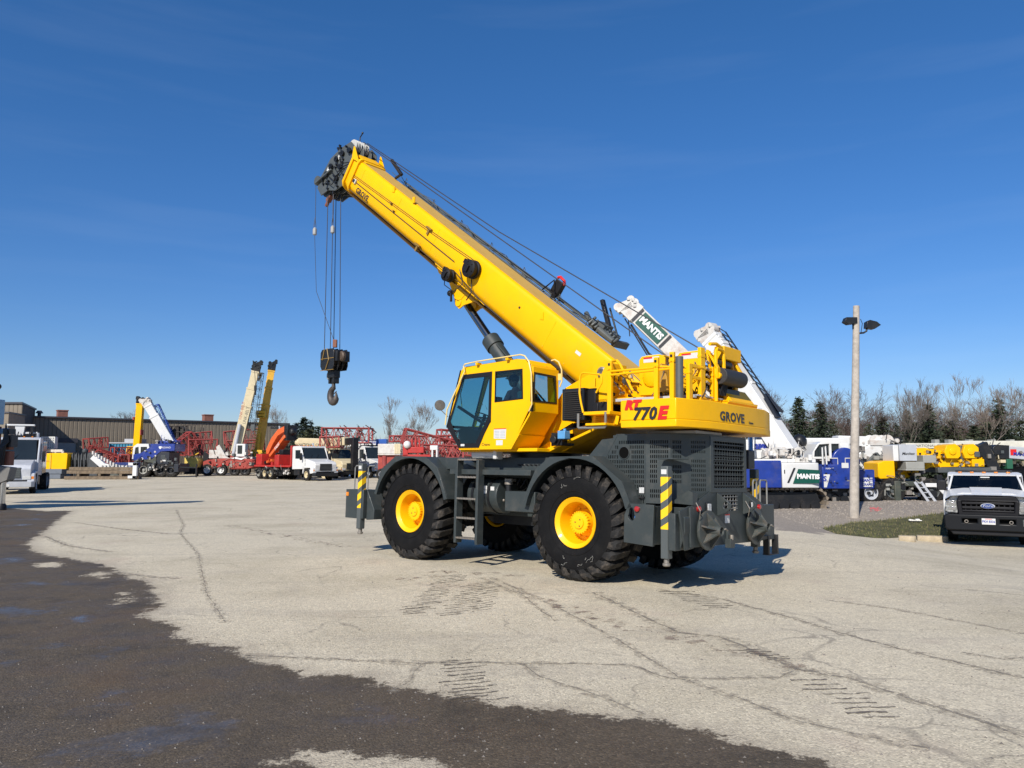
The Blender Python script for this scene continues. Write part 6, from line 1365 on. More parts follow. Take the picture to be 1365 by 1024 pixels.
# ochre boom crane just behind
T,X_,Z_,d=truck_crane(330,360,630,((343,606),(357,487)),OCH,'older truck crane with a tall ochre yellow boom beside the cream one',.82,None,None,D=88)
f=MB(); f.cyl((X_(345),-.5,Z_(606)),(X_(347),-.4,Z_(578)),.18,n=14); f.build('lift_cylinder',YEL2,T,0)
f=MB()
for k in range(16):
    t=k/15; x=X_(343)+(X_(350)-X_(343))*t; z=Z_(600)+(Z_(540)-Z_(600))*t; f.box(x-.45,x+.3,-.60,-.56,z-.04,z+.04)
f.build('boom_rib',YEL2,T,0)
f=MB(); f.prism([(X_(337),Z_(612)),(X_(338),Z_(600)),(X_(352),Z_(600)),(X_(354),Z_(612))],'xz',-.9,.9); f.build('turret',YEL2,T,.03)
f=MB(); f.box(X_(330),X_(362),-1.2,1.2,.8,1.6); f.build('carrier',REDD,T,.02)
f=MB(); f.box(X_(342),X_(354),-.6,.7,Z_(554)-.3,Z_(550)+.2); f.build('section_collar',YEL2,T,.02)
f=MB(); f.beam((X_(346),-.3,Z_(500)),(X_(342),-.3,Z_(508)),.2,.2); f.box(X_(341),X_(346),-.4,.0,Z_(502),Z_(497)); f.build('boom_fitting',BLKP,T,0)
lattice((WX(334,86),86,WZ(572,86)),(WX(343,86),86,WZ(497,86)),.7,.7,TUBEG,14,'slim grey lattice jib hanging between the cream and ochre booms','jib',r_=.03,up=(0,-1,.1))
clutter(T,X_(336),X_(360),-1.1,.6,Z_(612),Z_(603),30,6,1.2,[YEL2,BLKP,REDD])
H_=empty('hanging_hook',(WX(336,85),85,WZ(577,85)),0,'small dark hook block hanging beside the ochre boom','hook block'); f=MB(); f.prism([(-.2,.3),(-.22,.9),(.22,.9),(.2,.3),(0,.15)],'xz',-.12,.12); f.tube([(0,0,.3),(0,0,.1),(.12,0,0),(.05,0,-.15),(-.1,0,-.1)],.05,8); f.build('block',TUBEG,H_,.02)
# red flatbed truck with folded orange loader crane, white cab
d=GD(641)
T=truck(at(425,d+.6),R(-46),'white cabbed flatbed truck with red deck and folded orange loader crane',WHT,'parked trucks in front of the conifers',h=2.95,rimmt=CRM,axles=(0,),name='flatbed_truck')
f=MB(); f.box(-9.6,-2.75,-1.25,1.25,1.12,1.28); f.box(-2.8,-2.6,-1.2,1.2,1.2,3.0); f.build('deck',RED,T,.02)
f=MB(); f.box(-9.3,-8.2,-1.2,1.2,1.28,2.3); f.box(-5.7,-4.9,-1.2,1.2,1.28,2.2); f.box(-8.2,-5.7,.9,1.2,1.28,1.7); f.build('deck_box',RED,T,.03)
f=MB(); f.box(-9.4,-2.8,-.5,.5,.75,1.1); f.box(-4.4,-3.0,-1.15,1.15,.5,1.0); f.box(-5.6,-4.6,-1.0,1.0,.35,.8); f.build('chassis',BLKP,T,.02)
clutter(T,-9.3,-2.9,-1.3,-1.0,.5,1.1,60,7,1.); clutter(T,-8.2,-5,-1.0,1.0,1.3,2.3,40,8,1.2,[BLKP,RED,STEEL,ORG])
for ax in (6.3,7.45,8.6):
    for s in (1,-1): add_wheel(T,-ax,s*1.0,.52,.5,CRM if ax!=8.6 else STONE,s)
L_=empty('loader_crane',tuple(T.location+Vector((math.cos(R(-46)),math.sin(R(-46)),0))*.9),R(-46),'folded orange loader crane standing on the red flatbed deck','crane')
f=MB(); f.box(-7.3,-6.7,-.4,.4,1.2,2.4); f.box(-7.1,-6.4,-.5,.5,2.2,2.7); f.build('column',BLKP,L_,.03)
f=MB(); f.prism([(-10.1,2.3),(-10.2,2.7),(-9.2,3.8),(-8.0,4.55),(-6.4,4.9),(-6.1,4.5),(-7.9,4.0),(-8.9,3.2),(-9.7,2.3)],'xz',-.25,.25); f.build('main_arm',ORG,L_,.03)
f=MB(); f.beam((-8.8,-.35,2.1),(-6.0,-.35,3.9),.3,.5,(0,1,0)); f.beam((-8.6,.35,2.6),(-6.0,.35,4.3),.25,.4,(0,1,0)); f.build('fly_arm',ORG,L_,.03)
text('FASSI','arm_lettering',.42,LTRW,L_,frameM((-7.3,-.62,2.97),(.84,0,.54),(-.54,0,.84)))
f=MB(); f.box(-6.3,-5.7,-.5,.5,3.5,4.9); f.sphere((-5.6,0,4.3),.35,10); f.build('arm_joint',BLKP,L_,.04)
# cream boom on the next truck and the following cabs
d=GD(639)+1.5
T=truck(at(460,d+1),R(-46),'cream crane truck with its black nosed boom laid over the cab',CRM,'parked trucks in front of the conifers',h=2.85,rimmt=LGRY,name='boom_truck',axles=(0,5,6.2))
f=MB(); f.beam((-8,0,3.2),(.3,0,3.5),.7,.75); f.build('boom',CRM,T,.03)
f=MB(); f.beam((.2,0,3.45),(1.5,0,3.5),.5,.6); f.box(1.4,1.8,-.3,.3,.7,3.8); f.build('boom_nose',BLKP,T,.03)
text('NORTH','side_lettering',.38,STONE,T,frameM((-.9,-.37,3.45),(1,0,.036),(0,0,1)))
B2=empty('cream_boom',(WX(345,d+2),d+2,0),0,'cream telescopic boom with a black maker name lying above the white flatbed cab','boom')
x0=WX(345,d+2); f=MB(); f.beam((WX(398,d+2)-x0,0,WZ(592,d+2)),(WX(436,d+2)-x0,0,WZ(593,d+2)),.8,1.15); f.sphere((WX(397,d+2)-x0,0,WZ(590,d+2)),.35,10); f.box(WX(396,d+2)-x0,WX(402,d+2)-x0,-.3,.3,0,WZ(596,d+2)); f.box(WX(430,d+2)-x0,WX(435,d+2)-x0,-.3,.3,0,WZ(597,d+2)); f.build('boom_section',CRM,B2,.03)
text('NATIONAL CRANE','maker_lettering',.40,LTR,B2,frameM((WX(417,d+2)-x0,-.42,WZ(593.5,d+2)),(1,0,-.02),(0,0,1)),xs=.75)
d=GD(638)+2
T=truck(at(506,d+1.5),R(-50),'white conventional truck behind the striped front outrigger post',WHT,'parked trucks in front of the conifers',h=3.1,rimmt=LGRY,name='boom_truck',axles=(0,5,6.2),grille=TUBEG)
f=MB(); f.box(-2.3,-1.0,-.9,.9,3.12,3.2); f.build('cab_shield',BLKP,T,0)
B3=empty('white_boom',(WX(485,79),79,0),0,'white telescopic boom with blue end box laid above the third parked truck','boom'); x0=WX(485,79); W_=lambda px: WX(px,79)-x0; Z_=lambda py: WZ(py,79)
f=MB(); f.box(W_(465),W_(502),-.5,.5,Z_(595),Z_(587)); f.box(W_(475),W_(478),-.3,.3,0,Z_(595)); f.box(W_(496),W_(499),-.3,.3,0,Z_(595)); f.build('boom_section',WHT,B3,.03)
f=MB(); f.box(W_(502),W_(516),-.55,.55,Z_(596),Z_(585.5)); f.build('end_box',mat('bright_blue_paint',(.02,.09,.36),.4),B3,.02)
text('30112C','model_lettering',.42,LTR,B3,frameM((W_(479),-.51,Z_(590)),(1,0,0),(0,0,1))); text('Manitex','maker_lettering',.36,LTRB,B3,frameM((W_(495),-.51,Z_(590)),(1,0,0),(0,0,1)),shear=.3,bold=.005)
W1=empty('white_tank_body',(WX(524,70),70,0),0,'white box bodied trailer beside the blue ended boom','trailer'); W_=lambda px: WX(px,70)-WX(524,70); Z_=lambda py: WZ(py,70)
f=MB(); f.box(W_(506),W_(531),-1,1,Z_(605),Z_(592)); f.box(W_(506),W_(536),-1.05,1.05,Z_(607),Z_(605)); f.build('body',WHTD,W1,.05)
f=MB(); 
for px in (528,530,532,534): f.box(W_(px),W_(px)+.12,-1.1,-1,Z_(605),Z_(592))
f.build('rib',CRM,W1,0)
for px in (512,520,530): add_wheel(W1,W_(px),-1.0,.5,.4,LGRY,-1)
f=MB(); f.box(W_(506),W_(534),-.8,.8,.5,Z_(607)); f.build('chassis',REDD,W1,0)
# rollers and blue bin between cabs
T=empty('blue_bin',(WX(465,84),84,0),0,'blue steel bin between the cream truck and the white truck','bin'); f=MB(); f.prism([(-.6,0),(-.6,2.6),(.6,2.6),(.6,0)],'xz',-.8,.8); f.box(-.65,.65,-.85,.85,2.6,2.7); f.build('body',mat('mid_blue_paint',(.04,.12,.32),.5),T,.03)
# big red lattice on stands behind the trucks
RG2='red lattice boom sections behind the parked trucks'
lattice(W3(432,580.5,78),W3(494,581,78),2.0,1.45,REDF,8,'red lattice section raised against the sky above the parked trucks','lattice section',RG2,r_=.075)
lattice(W3(430,590,74),W3(455,589,74),2.0,1.0,REDF,6,'red lattice section lying above the cream boom and left of the raised one','lattice section',RG2,r_=.06)
T=empty('rusty_lattice_stack',(WX(484,79.5),79.5,0),0,'brownish stack of lattice ends under the raised red section','lattice section',RG2)
f=MB()
for k in range(60): 
    x=rnd.uniform(-2.4,1.2); z=rnd.uniform(1.5,5.0); f.beam((x,rnd.uniform(-1,1),z),(x+rnd.uniform(-.8,.8),rnd.uniform(-1,1),z+rnd.uniform(-.7,.7)),.07,.07)
f.box(-2.2,-2.0,-.2,.2,0,2); f.box(1,1.2,-.2,.2,0,2)
f.build('bracing',mat('brown_lattice',(.20,.11,.09),.8),T,0)
for k,(xa,ya,xb,yb,D2,w_,h_,by,lab) in enumerate(((538,581,610,600,60,1.4,1.1,10,'long red lattice section slanting down to the right behind the front fender'),(552,590,600,589,63,1.3,1.0,7,'red lattice section lying level behind the slanting one'),(522,585,556,585,70,1.3,.5,6,'thin red lattice section at the left end of the pile behind the front fender'),(560,601,614,603,58,1.5,.9,8,'lowest red lattice section just above the front fender'),(585,580,625,583,66,1.4,.9,6,'red lattice section passing behind the yellow cab'),(596,596,640,598,61,1.5,1.2,6,'short red lattice section under the yellow cab'))):
    lattice(W3(xa,ya,D2),W3(xb,yb,D2+1),w_,h_,REDF,by,lab,'lattice section',RG2,r_=.07)
T=empty('red_machine',(WX(545,57),57,0),0,'solid red winch frame with a white drum among the lattice sections','machine'); W_=lambda px: WX(px,57)-WX(545,57); Z_=lambda py: WZ(py,57)
f=MB(); f.box(W_(538),W_(545),-.5,.5,Z_(608),Z_(590)); f.box(W_(545),W_(566),-.6,.6,Z_(604),Z_(596)); f.box(W_(538),W_(575),-.5,.5,0,Z_(606)); 
for px in (550,555,560): f.box(W_(px)-.06,W_(px)+.06,-.5,-.4,Z_(598),Z_(586))
f.build('frame',RED,T,.03)
f=MB(); f.sphere((W_(544),-.6,Z_(593)),.28,12); f.build('float_ball',WHT,T,0)
f=MB(); f.box(W_(574),W_(584),-.5,.5,Z_(600),Z_(594)); f.box(W_(576),W_(578),-.5,.5,0,Z_(600)); f.box(W_(582),W_(584),-.5,.5,0,Z_(600)); f.build('white_tray',WHT,T,.02)
T=empty('orange_coloured_barrel',(WX(512.5,54),54,0),0,'faded red barrel on a post beside the white truck grille','barrel'); f=MB(); f.cyl((0,0,1.4),(0,0,2.1),.16,n=12); f.cyl((0,0,0),(0,0,1.4),.05,n=8); f.build('barrel',REDF,T,0)
# light pole by the warehouse corner
def light_pole(px,top,D,label,r0=.16,mt=None,lamp=1.):
    x=WX(px,D); z=WZ(top,D); T=empty('light_pole',(x,D,0),0,label,'light pole')
    f=MB(); f.cyl((0,0,0),(0,0,z),r0,r0*.8,n=12); f.build('pole',mt or LGRY,T,0)
    f=MB(); f.box(-.05*lamp,.7*lamp,-.2,.2,z+.05,z+.3); f.box(-.6*lamp,-.1,-.2,.2,z-.35,z-.1); f.build('lamp_head',BLKP,T,.03); return T
light_pole(371.5,568,97,'white floodlight pole in front of the right end of the warehouse',.16,LGRY,1.8)
# ---- right side: crawler cranes, yellow crane, pole, pickup
def crawler(parent,x0,x1,y,z1,w_=.7,name='crawler_track'):
    "tapered oval track running along local x"
    L_=x1-x0; r_=z1/2; N_=40; P=[]
    tot=2*(L_-2*r_)+2*PI*r_
    for i in range(N_):
        s=tot*i/N_
        a=L_-2*r_
        if s<a: P.append((x0+r_+s,z1,0))
        elif s<a+PI*r_: t=(s-a)/r_; P.append((x1-r_+r_*math.sin(t),r_+r_*math.cos(t),t))
        elif s<2*a+PI*r_: P.append((x1-r_-(s-a-PI*r_),0,PI))
        else: t=(s-2*a-PI*r_)/r_; P.append((x0+r_-r_*math.sin(t),r_-r_*math.cos(t),PI+t))
    pad=MB(); pad.box(-tot/N_*.42,tot/N_*.42,-w_/2,w_/2,-.03,.03); pad.box(-.03,.03,-w_/2,w_/2,.03,.07); pm=pad.mesh('track_pad',mat('muddy_track_steel',(.20,.165,.125),.85,dirt=.6,dirtcol=(.28,.22,.16)),0)
    T=MB(); T.prism([(x0+r_,.12),(x1-r_,.12),(x1-.2,r_),(x1-r_,z1-.12),(x0+r_,z1-.12),(x0+.2,r_)],'xz',y-w_*.3,y+w_*.3); 
    for k in range(7): cx=x0+r_+(L_-2*r_)*k/6; T.cyl((cx,y-w_*.42,.22),(cx,y+w_*.42,.22),.18,n=12)
    o=T.build(name,BLKP,parent,0)
    for px_,pz_,a in P:
        c=bpy.data.objects.new('track_pad',pm); COL.objects.link(c); c.parent=o; c.location=(px_,y,pz_); c.rotation_euler=(0,a,0)
    return o
# first crawler: white counterweight, green panel
d=29.5; x0=WX(1052,d); X_=lambda px: WX(px,d)-x0; Z_=lambda py: WZ(py,d)
T=empty('crawler_crane',(x0,d,.1),0,'white and blue crawler crane with a green lettered panel on its rounded counterweight','crane')
T.location.z=0
f=MB(); pts=[(X_(1088.5),.35),(X_(1089.5),0),(X_(1086),-.35),(X_(1075),-.45),(X_(1036),-.5),(X_(1036),.9),(X_(1088),.9)]
f.prism(pts,'xy',Z_(650),Z_(617)); f.build('counterweight',WHT,T,.04)
f=MB(); f.box(X_(975),X_(1035.5),-.5,1.4,Z_(650),Z_(614)); f.build('engine_house',BLU,T,.04)
f=MB(); f.box(X_(975),X_(1085),-.2,1.6,Z_(617)+.003,Z_(612)); f.box(X_(1030),X_(1046),-.3,.4,Z_(617),Z_(611.5)); f.build('deck_top',WHT,T,.03)
f=MB(); f.prism([(X_(1049.5),Z_(644)),(X_(1057),Z_(625)),(X_(1085),Z_(626.5)),(X_(1084),Z_(643.5))],'xz',-.515,-.508); f.build('green_panel',GRN,T,0)
f=MB(); f.prism([(X_(1042),Z_(643)),(X_(1051),Z_(623.5)),(X_(1053.5),Z_(623.5)),(X_(1044.5),Z_(643))],'xz',-.515,-.508); f.build('black_stripe',LTR,T,0)
f=MB(); f.box(X_(1038.5),X_(1039.7),-.51,-.50,Z_(631),Z_(626)); f.build('black_stripe',LTR,T,0)
text('MANTIS','maker_lettering',.235,LTRW,T,frameM((X_(1069.5),-.525,Z_(635)),(1,0,-.02),(0,0,1)),bold=.016,space=1.0)
text('2500','model_lettering',.25,LTRB,T,frameM((X_(1029),1.2,Z_(595)),(1,0,0),(0,0,1)),bold=.02)
f=MB(); f.box(X_(990),X_(1046),1.25,1.6,Z_(612),Z_(585)); f.build('white_side_panel',WHT,T,.05)
# turret fittings
f=MB(); f.box(X_(1038),X_(1056),-.1,.5,Z_(611),Z_(598)); f.cyl((X_(1042),-.2,Z_(603)),(X_(1042),.6,Z_(603)),.20,n=20); f.cyl((X_(1062),-.2,Z_(602)),(X_(1062),.6,Z_(602)),.16,n=20); f.box(X_(1058),X_(1066),-.1,.4,Z_(611),Z_(600)); f.cyl((X_(1028),-.1,Z_(603)),(X_(1028),.6,Z_(603)),.16,n=18); f.box(X_(1020),X_(1034),.0,.5,Z_(611),Z_(602)); f.build('hoist_bracket',WHTD,T,.02)
f=MB(); f.box(X_(1048),X_(1053.5),-.12,-.1,Z_(604.5),Z_(598.5)); f.cyl((X_(1042),-.22,Z_(603)),(X_(1042),-.2,Z_(603)),.06,n=12); f.cyl((X_(1062),-.22,Z_(602)),(X_(1062),-.2,Z_(602)),.06,n=12); f.build('bracket_opening',LTR,T,0)
f=MB(); f.box(X_(1057),X_(1077),-.25,-.1,Z_(617)+.01,Z_(610)); f.build('number_board',WHTD,T,.01)
text('8012','number_lettering',.13,LTR,T,frameM((X_(1067),-.26,Z_(613.5)),(1,0,0),(0,0,1)))
for yy in (.1,2.6): crawler(T,X_(985),X_(1097),yy,Z_(652)-.0,.75)
f=MB(); f.box(X_(1000),X_(1075),.4,2.4,.35,Z_(650)); f.build('undercarriage',BLKP,T,0)
clutter(T,X_(1022),X_(1076),-.35,.6,Z_(611),Z_(598),70,11,.7,[WHTD,BLKP,STEEL,WHT]); clutter(T,X_(985),X_(1088),-.1,.3,.45,.95,40,12,.8,[BLKP,STEEL])
# its white boom rising to the left
pA=(X_(1060),.5,Z_(610)); pB=(WX(951,d+3.2)-x0,3.2,WZ(449,d+3.2))
telescopic(T,pA,pB,.56,.86,WHT,2,base=.9,taper=.86,headmt=WHTD,headlen=.55)
pa=Vector(pA);pb=Vector(pB)
f=MB(); dd=(pb-pa).normalized(); up=(Vector((0,0,1))-dd*dd.z).normalized()
for k in (-.24,.24): f.tube([pa.lerp(pb,.28)+up*.6+Vector((0,k,0)),pa.lerp(pb,.95)+up*.6+Vector((0,k,0))],.035,5)
for k in range(14): q=pa.lerp(pb,.28+.67*k/13)+up*.6; f.tube([q+Vector((0,-.24,0)),q+dd*.35+Vector((0,.24,0))],.02,4)
f.beam(pa.lerp(pb,.25)+up*.5,pa.lerp(pb,.42)+up*.62,.3,.12); 
for k in range(5): q=pa.lerp(pb,.30+.02*k)+up*.65; f.beam(q,q+Vector((.25,0,-.12-.04*k)),.08,.1)
f.build('stowed_jib',mat('navy_black_carrier',(.012,.016,.026),.5),T,0)
f=MB(); f.cyl(pa+Vector((-1.6,-.3,.1)),pa.lerp(pb,.36)-up*.45,.12,n=14); f.build('lift_cylinder',CHROME,T,0)
f=MB(); q=pa.lerp(pb,.26)-up*.12; f.cyl(q+Vector((0,-.33,0)),q+Vector((0,-.42,0)),.16,n=20); f.build('boom_boss',LGRY,T,0)
f=MB(); q=pa.lerp(pb,.36); f.cyl(q+Vector((-.1,-.33,0)),q+Vector((-.1,-.40,0)),.12,n=18); f.build('boom_boss',LGRY,T,0)
f=MB(); f.tube([pb+Vector((.25,-.1,-.3)),pb+Vector((.25,-.1,-.9))],.03,5); f.build('hanging_chain',STEEL,T,0)
# second boom (green panel), belongs to a crawler hidden behind the yellow crane
d2=33.; x2=WX(985,d2); T2=empty('crawler_crane',(x2,d2,0),0,'crawler crane mostly hidden behind the yellow crane with rusty white boom and green panel','crane')
pA=Vector((WX(1044,d2)-x2,.5,WZ(603,d2))); pB=Vector((WX(849,d2+2)-x2,2.0,WZ(417,d2+2)))
telescopic(T2,pA,pB,.6,.80,WHTD,1,base=1,headmt=WHTD,headlen=.75)
dd=(pB-pA).normalized(); up=(Vector((0,0,1))-dd*dd.z).normalized(); ny=dd.cross(up).normalized()
if ny.y>0: ny=-ny
c0=pA.lerp(pB,.955)+ny*.34; c1=pA.lerp(pB,.795)+ny*.34; hh_=up*.33
f=MB(); f.quad(c0+hh_,c1+hh_,c1-hh_,c0-hh_); f.build('green_panel',GRN,T2,0)
f=MB(); 
for c in (c0+dd*.16,c1-dd*.16): f.beam(c+hh_*1.1+ny*.01,c-hh_*1.1+ny*.01,.02,.10,ny.cross(up))
f.build('black_stripe',LTR,T2,0)
cM=c0.lerp(c1,.5)+ny*.012
text('MANTIS','boom_lettering',.40,LTRW,T2,frameM(cM,-dd,up),bold=.018,space=1.0,xs=.92)
f=MB(); L0=pA.lerp(pB,.97)-up*.5; L1=pA.lerp(pB,.62)-up*.55; f.tube([L0,L0.lerp(L1,.5)-up*.35,L1],.05,6); f.tube([L0+dd*.4,L0.lerp(L1,.5)-up*.45,L1],.03,6); f.tube([pB-up*.4,pB-up*.4+Vector((.05,0,-.8))],.025,5); f.build('hose',BLKP,T2,0)
f=MB(); f.box(-2,1.5,-.5,1.5,1.0,2.4); f.build('engine_house',BLU,T2,.04)
f=MB(); f.beam((WX(1000,d2)-x2,0,WZ(600,d2)),(WX(1036,d2)-x2,.3,WZ(560,d2)),.2,.25); f.beam((WX(1010,d2)-x2,-.2,WZ(570,d2)),(WX(1040,d2)-x2,-.2,WZ(612,d2)),.35,.5); f.beam((WX(1018,d2)-x2,-.5,WZ(585,d2)),(WX(1033,d2)-x2,-.5,WZ(614,d2)),.4,.3); f.build('gantry',WHTD,T2,.02)
crawler(T2,-3,3,0,1.0); crawler(T2,-3,3,2.2,1.0)
# third: blue crawler with cab
d=33.5; x0=WX(1125,d); X_=lambda px: WX(px,d)-x0; Z_=lambda py: WZ(py,d)
T=empty('crawler_crane',(x0,d,0),0,'blue crawler crane with a white framed glass cab beside the wooden pole','crane')
f=MB(); f.box(X_(1088),X_(1135),-.6,1.6,Z_(651),Z_(619)); f.box(X_(1135.5),X_(1158),-.5,1.6,Z_(651),Z_(626)); f.box(X_(1100),X_(1147),0,1.4,Z_(619),Z_(612)); f.cyl((X_(1107),-.3,Z_(613)),(X_(1107),.6,Z_(613)),.42,n=24); f.cyl((X_(1120),-.5,Z_(614)),(X_(1120),.6,Z_(614)),.55,n=24); f.build('engine_house',BLU,T,.04)
f=MB(); f.prism([(X_(1089.5),Z_(649)),(X_(1089.5),Z_(632)),(X_(1098),Z_(632)),(X_(1093),Z_(649))],'xz',-.62,-.61); f.box(X_(1142),X_(1154.5),-.52,-.51,Z_(648.5),Z_(636.5)); f.box(X_(1113.5),X_(1122.5),-.62,-.61,Z_(619)-.15,Z_(617)); f.build('white_decal',DECAL,T,0)
text('MANTIS','maker_lettering',.17,LTRB,T,frameM((X_(1148.2),-.53,Z_(640)),(1,0,0),(0,0,1)),bold=.008); text('CRANES','dealer_lettering',.13,LTRB,T,frameM((X_(1148.2),-.53,Z_(645.5)),(1,0,0),(0,0,1)),bold=.004)
text('S','maker_lettering',.30,LTRB,T,frameM((X_(1091),-.63,Z_(638)),(1,0,0),(0,0,1)),bold=.01); text('MANTIS','small_lettering',.10,LTRW,T,frameM((X_(1098),-.61,Z_(624.5)),(1,0,0),(0,0,1)))
f=MB(); f.prism([(X_(1078),Z_(612)),(X_(1079),Z_(603)),(X_(1086),Z_(592)),(X_(1092),Z_(589)),(X_(1116),Z_(589)),(X_(1118),Z_(612))],'xz',-.4,1.0,[[(X_(1081),Z_(609)),(X_(1082),Z_(601)),(X_(1088),Z_(593)),(X_(1101),Z_(592)),(X_(1101),Z_(609))],[(X_(1104),Z_(609)),(X_(1104),Z_(592)),(X_(1114),Z_(592)),(X_(1115),Z_(609))]]); f.build('cab',WHT,T,.02)
f=MB(); f.prism([(X_(1081),Z_(609)),(X_(1082),Z_(601)),(X_(1088),Z_(593)),(X_(1101),Z_(592)),(X_(1101),Z_(609))],'xz',-.30,-.29); f.prism([(X_(1104),Z_(609)),(X_(1104),Z_(592)),(X_(1114),Z_(592)),(X_(1115),Z_(609))],'xz',-.30,-.29); f.build('cab_window',GLO,T,0)
f=MB(); f.box(X_(1083),X_(1099),.2,.5,Z_(609),Z_(604)); f.build('yellow_panel',YEL2,T,0)
f=MB(); f.tube([(X_(1088),-.7,Z_(619)),(X_(1088),-.7,Z_(597)),(X_(1092),-.7,Z_(595)),(X_(1093),-.7,Z_(619))],.035,6); f.build('hand_rail',WHT,T,0)
f=MB(); f.prism([(X_(1118),Z_(609)),(X_(1120),Z_(590)),(X_(1131),Z_(591)),(X_(1133),Z_(612))],'xz',-.1,.8); f.box(X_(1070),X_(1150),1.2,1.8,Z_(600),Z_(583)); f.build('boom_base',WHT,T,.04)
f=MB(); f.sphere((X_(1078),1.0,Z_(588)),.32,14); f.build('black_drum',BLKP,T,0)
for yy in (.1,2.6): crawler(T,X_(1040),X_(1150),yy,1.0,.75)
for yy in (.0,): add_wheel(T,X_(1153),-.3,.52,.3,LGRY,-1)
clutter(T,X_(1090),X_(1156),-.66,-.55,Z_(648),Z_(622),26,13,.45,[NAVY,BLKP,STEEL]); clutter(T,X_(1082),X_(1135),-.5,.6,Z_(620),Z_(608),50,14,.7,[BLU,BLKP,WHTD]); clutter(T,X_(1085),X_(1160),-.5,.2,.2,.95,40,15,.8,[BLKP,STEEL])
for a_,b_ in ((1092,1110),(1120,1134)):
    f=MB(); f.tube([(X_(a_),-.5,Z_(619)),(X_(a_),-.5,Z_(611)),(X_(b_),-.5,Z_(611)),(X_(b_),-.5,Z_(619))],.025,6); f.build('hand_rail',WHTD,T,0)
f=MB(); f.box(X_(1100),X_(1132),-.612,-.606,Z_(647),Z_(624)); f.build('access_door',BLU,T,.01)
# white boom base crane to the right of the pole
d=37.; x0=WX(1165,d); X_=lambda px: WX(px,d)-x0; Z_=lambda py: WZ(py,d)
T=empty('white_crane',(x0,d,0),0,'white crane with a heavy lowered boom and winches right behind the wooden pole','crane')
f=MB(); f.beam((X_(1190),.5,Z_(596)),(X_(1120),.5,Z_(594)),.8,.95); f.beam((X_(1178),.3,Z_(590)),(X_(1142),.3,Z_(618)),.7,.9,(0,1,0)); f.build('boom',WHT,T,.04)
f=MB(); f.beam((X_(1168),-.2,Z_(606)),(X_(1150),-.2,Z_(622)),.3,.35,(0,1,0)); f.build('boom_shadow_arm',TUBEG,T,.02)
f=MB(); f.box(X_(1162),X_(1180),-.4,.3,Z_(613),Z_(608.5)); f.build('tool_box',STONE,T,.02)
for px in (1168,1184):
    f=MB(); f.lathe([(0,-.35),(.30,-.35),(.30,-.28),(.2,-.26),(.2,.26),(.30,.28),(.30,.35),(0,.35)],(X_(px),.3,Z_(588)),AY,18); f.box(X_(px)-.33,X_(px)+.25,-.2,.8,Z_(594),Z_(587)); f.build('winch',WHTD,T,.01)
f=MB(); f.box(X_(1192),X_(1200),-.2,.3,Z_(592),Z_(583)); f.build('winch_motor',BLKP,T,.02)
f=MB(); f.box(X_(1140),X_(1165),-.6,1.5,.7,Z_(626)); f.build('chassis',mat('navy_black_carrier',(.012,.016,.026),.5),T,.02)
f=MB(); f.box(X_(1126),X_(1140),.0,.4,Z_(592),Z_(583)); f.build('boom_collar',WHTD,T,.02)
clutter(T,X_(1140),X_(1200),-.5,.4,Z_(612),Z_(585),60,16,.8,[WHTD,BLKP,STEEL,STONE]); clutter(T,X_(1140),X_(1175),-.8,-.5,.3,Z_(626),30,17,.8)
# yellow crane with grey cabinets
d=35.; x0=WX(1235,d); X_=lambda px: WX(px,d)-x0; Z_=lambda py: WZ(py,d)
T=empty('yellow_truck_crane',(x0,d,0),0,'yellow crane with grey cabinets and two winches behind the gravel bank','crane')
f=MB(); f.prism([(X_(1157),Z_(636)),(X_(1157.5),Z_(617)),(X_(1166),Z_(614.5)),(X_(1179),Z_(614)),(X_(1179.5),Z_(637)),(X_(1160),Z_(638))],'xz',-.9,.5); f.build('counterweight',YEL,T,.03)
f=MB(); f.prism([(X_(1208),Z_(600)),(X_(1228),Z_(597)),(X_(1250),Z_(601)),(X_(1262),Z_(608)),(X_(1304),Z_(612)),(X_(1304),Z_(622)),(X_(1235),Z_(623)),(X_(1224),Z_(628)),(X_(1209),Z_(636)),(X_(1195),Z_(638)),(X_(1188),Z_(620)),(X_(1180),Z_(615)),(X_(1208),Z_(612))],'xz',-.3,.3,[[(X_(1245)+.11*math.cos(t),Z_(614.5)+.11*math.sin(t)) for t in [2*PI*i/14 for i in range(14)]]]); f.build('turret_plate',YEL,T,.02)
f=MB(); f.cyl((X_(1235),-.32,Z_(603)),(X_(1235),-.29,Z_(603)),.07,n=12); f.box(X_(1180),X_(1187),-.34,-.3,Z_(634),Z_(618)); f.build('opening',LTR,T,0)
f=MB(); f.box(X_(1185.5),X_(1208),-.95,.2,Z_(614.5),Z_(593)); f.build('grey_cabinet',LGRY,T,.02)
text('Manitex','maker_lettering',.17,LTR,T,frameM((X_(1196.5),-.955,Z_(605)),(1,0,0),(0,0,1)),shear=.3,bold=.003)
f=MB(); f.box(X_(1178),X_(1185),-.9,.1,Z_(614.5),Z_(594)); f.build('white_panel',WHT,T,.02)
f=MB(); f.box(X_(1191),X_(1215),-1.1,-.32,Z_(625),Z_(615.5)); f.box(X_(1190),X_(1215),-1.12,-.32,Z_(627),Z_(625)+.002); f.build('tool_box',STONE,T,.02)
f=MB(); f.box(X_(1215),X_(1232),-1.0,-.32,Z_(617),Z_(607)); f.build('tool_box',STONE,T,.02)
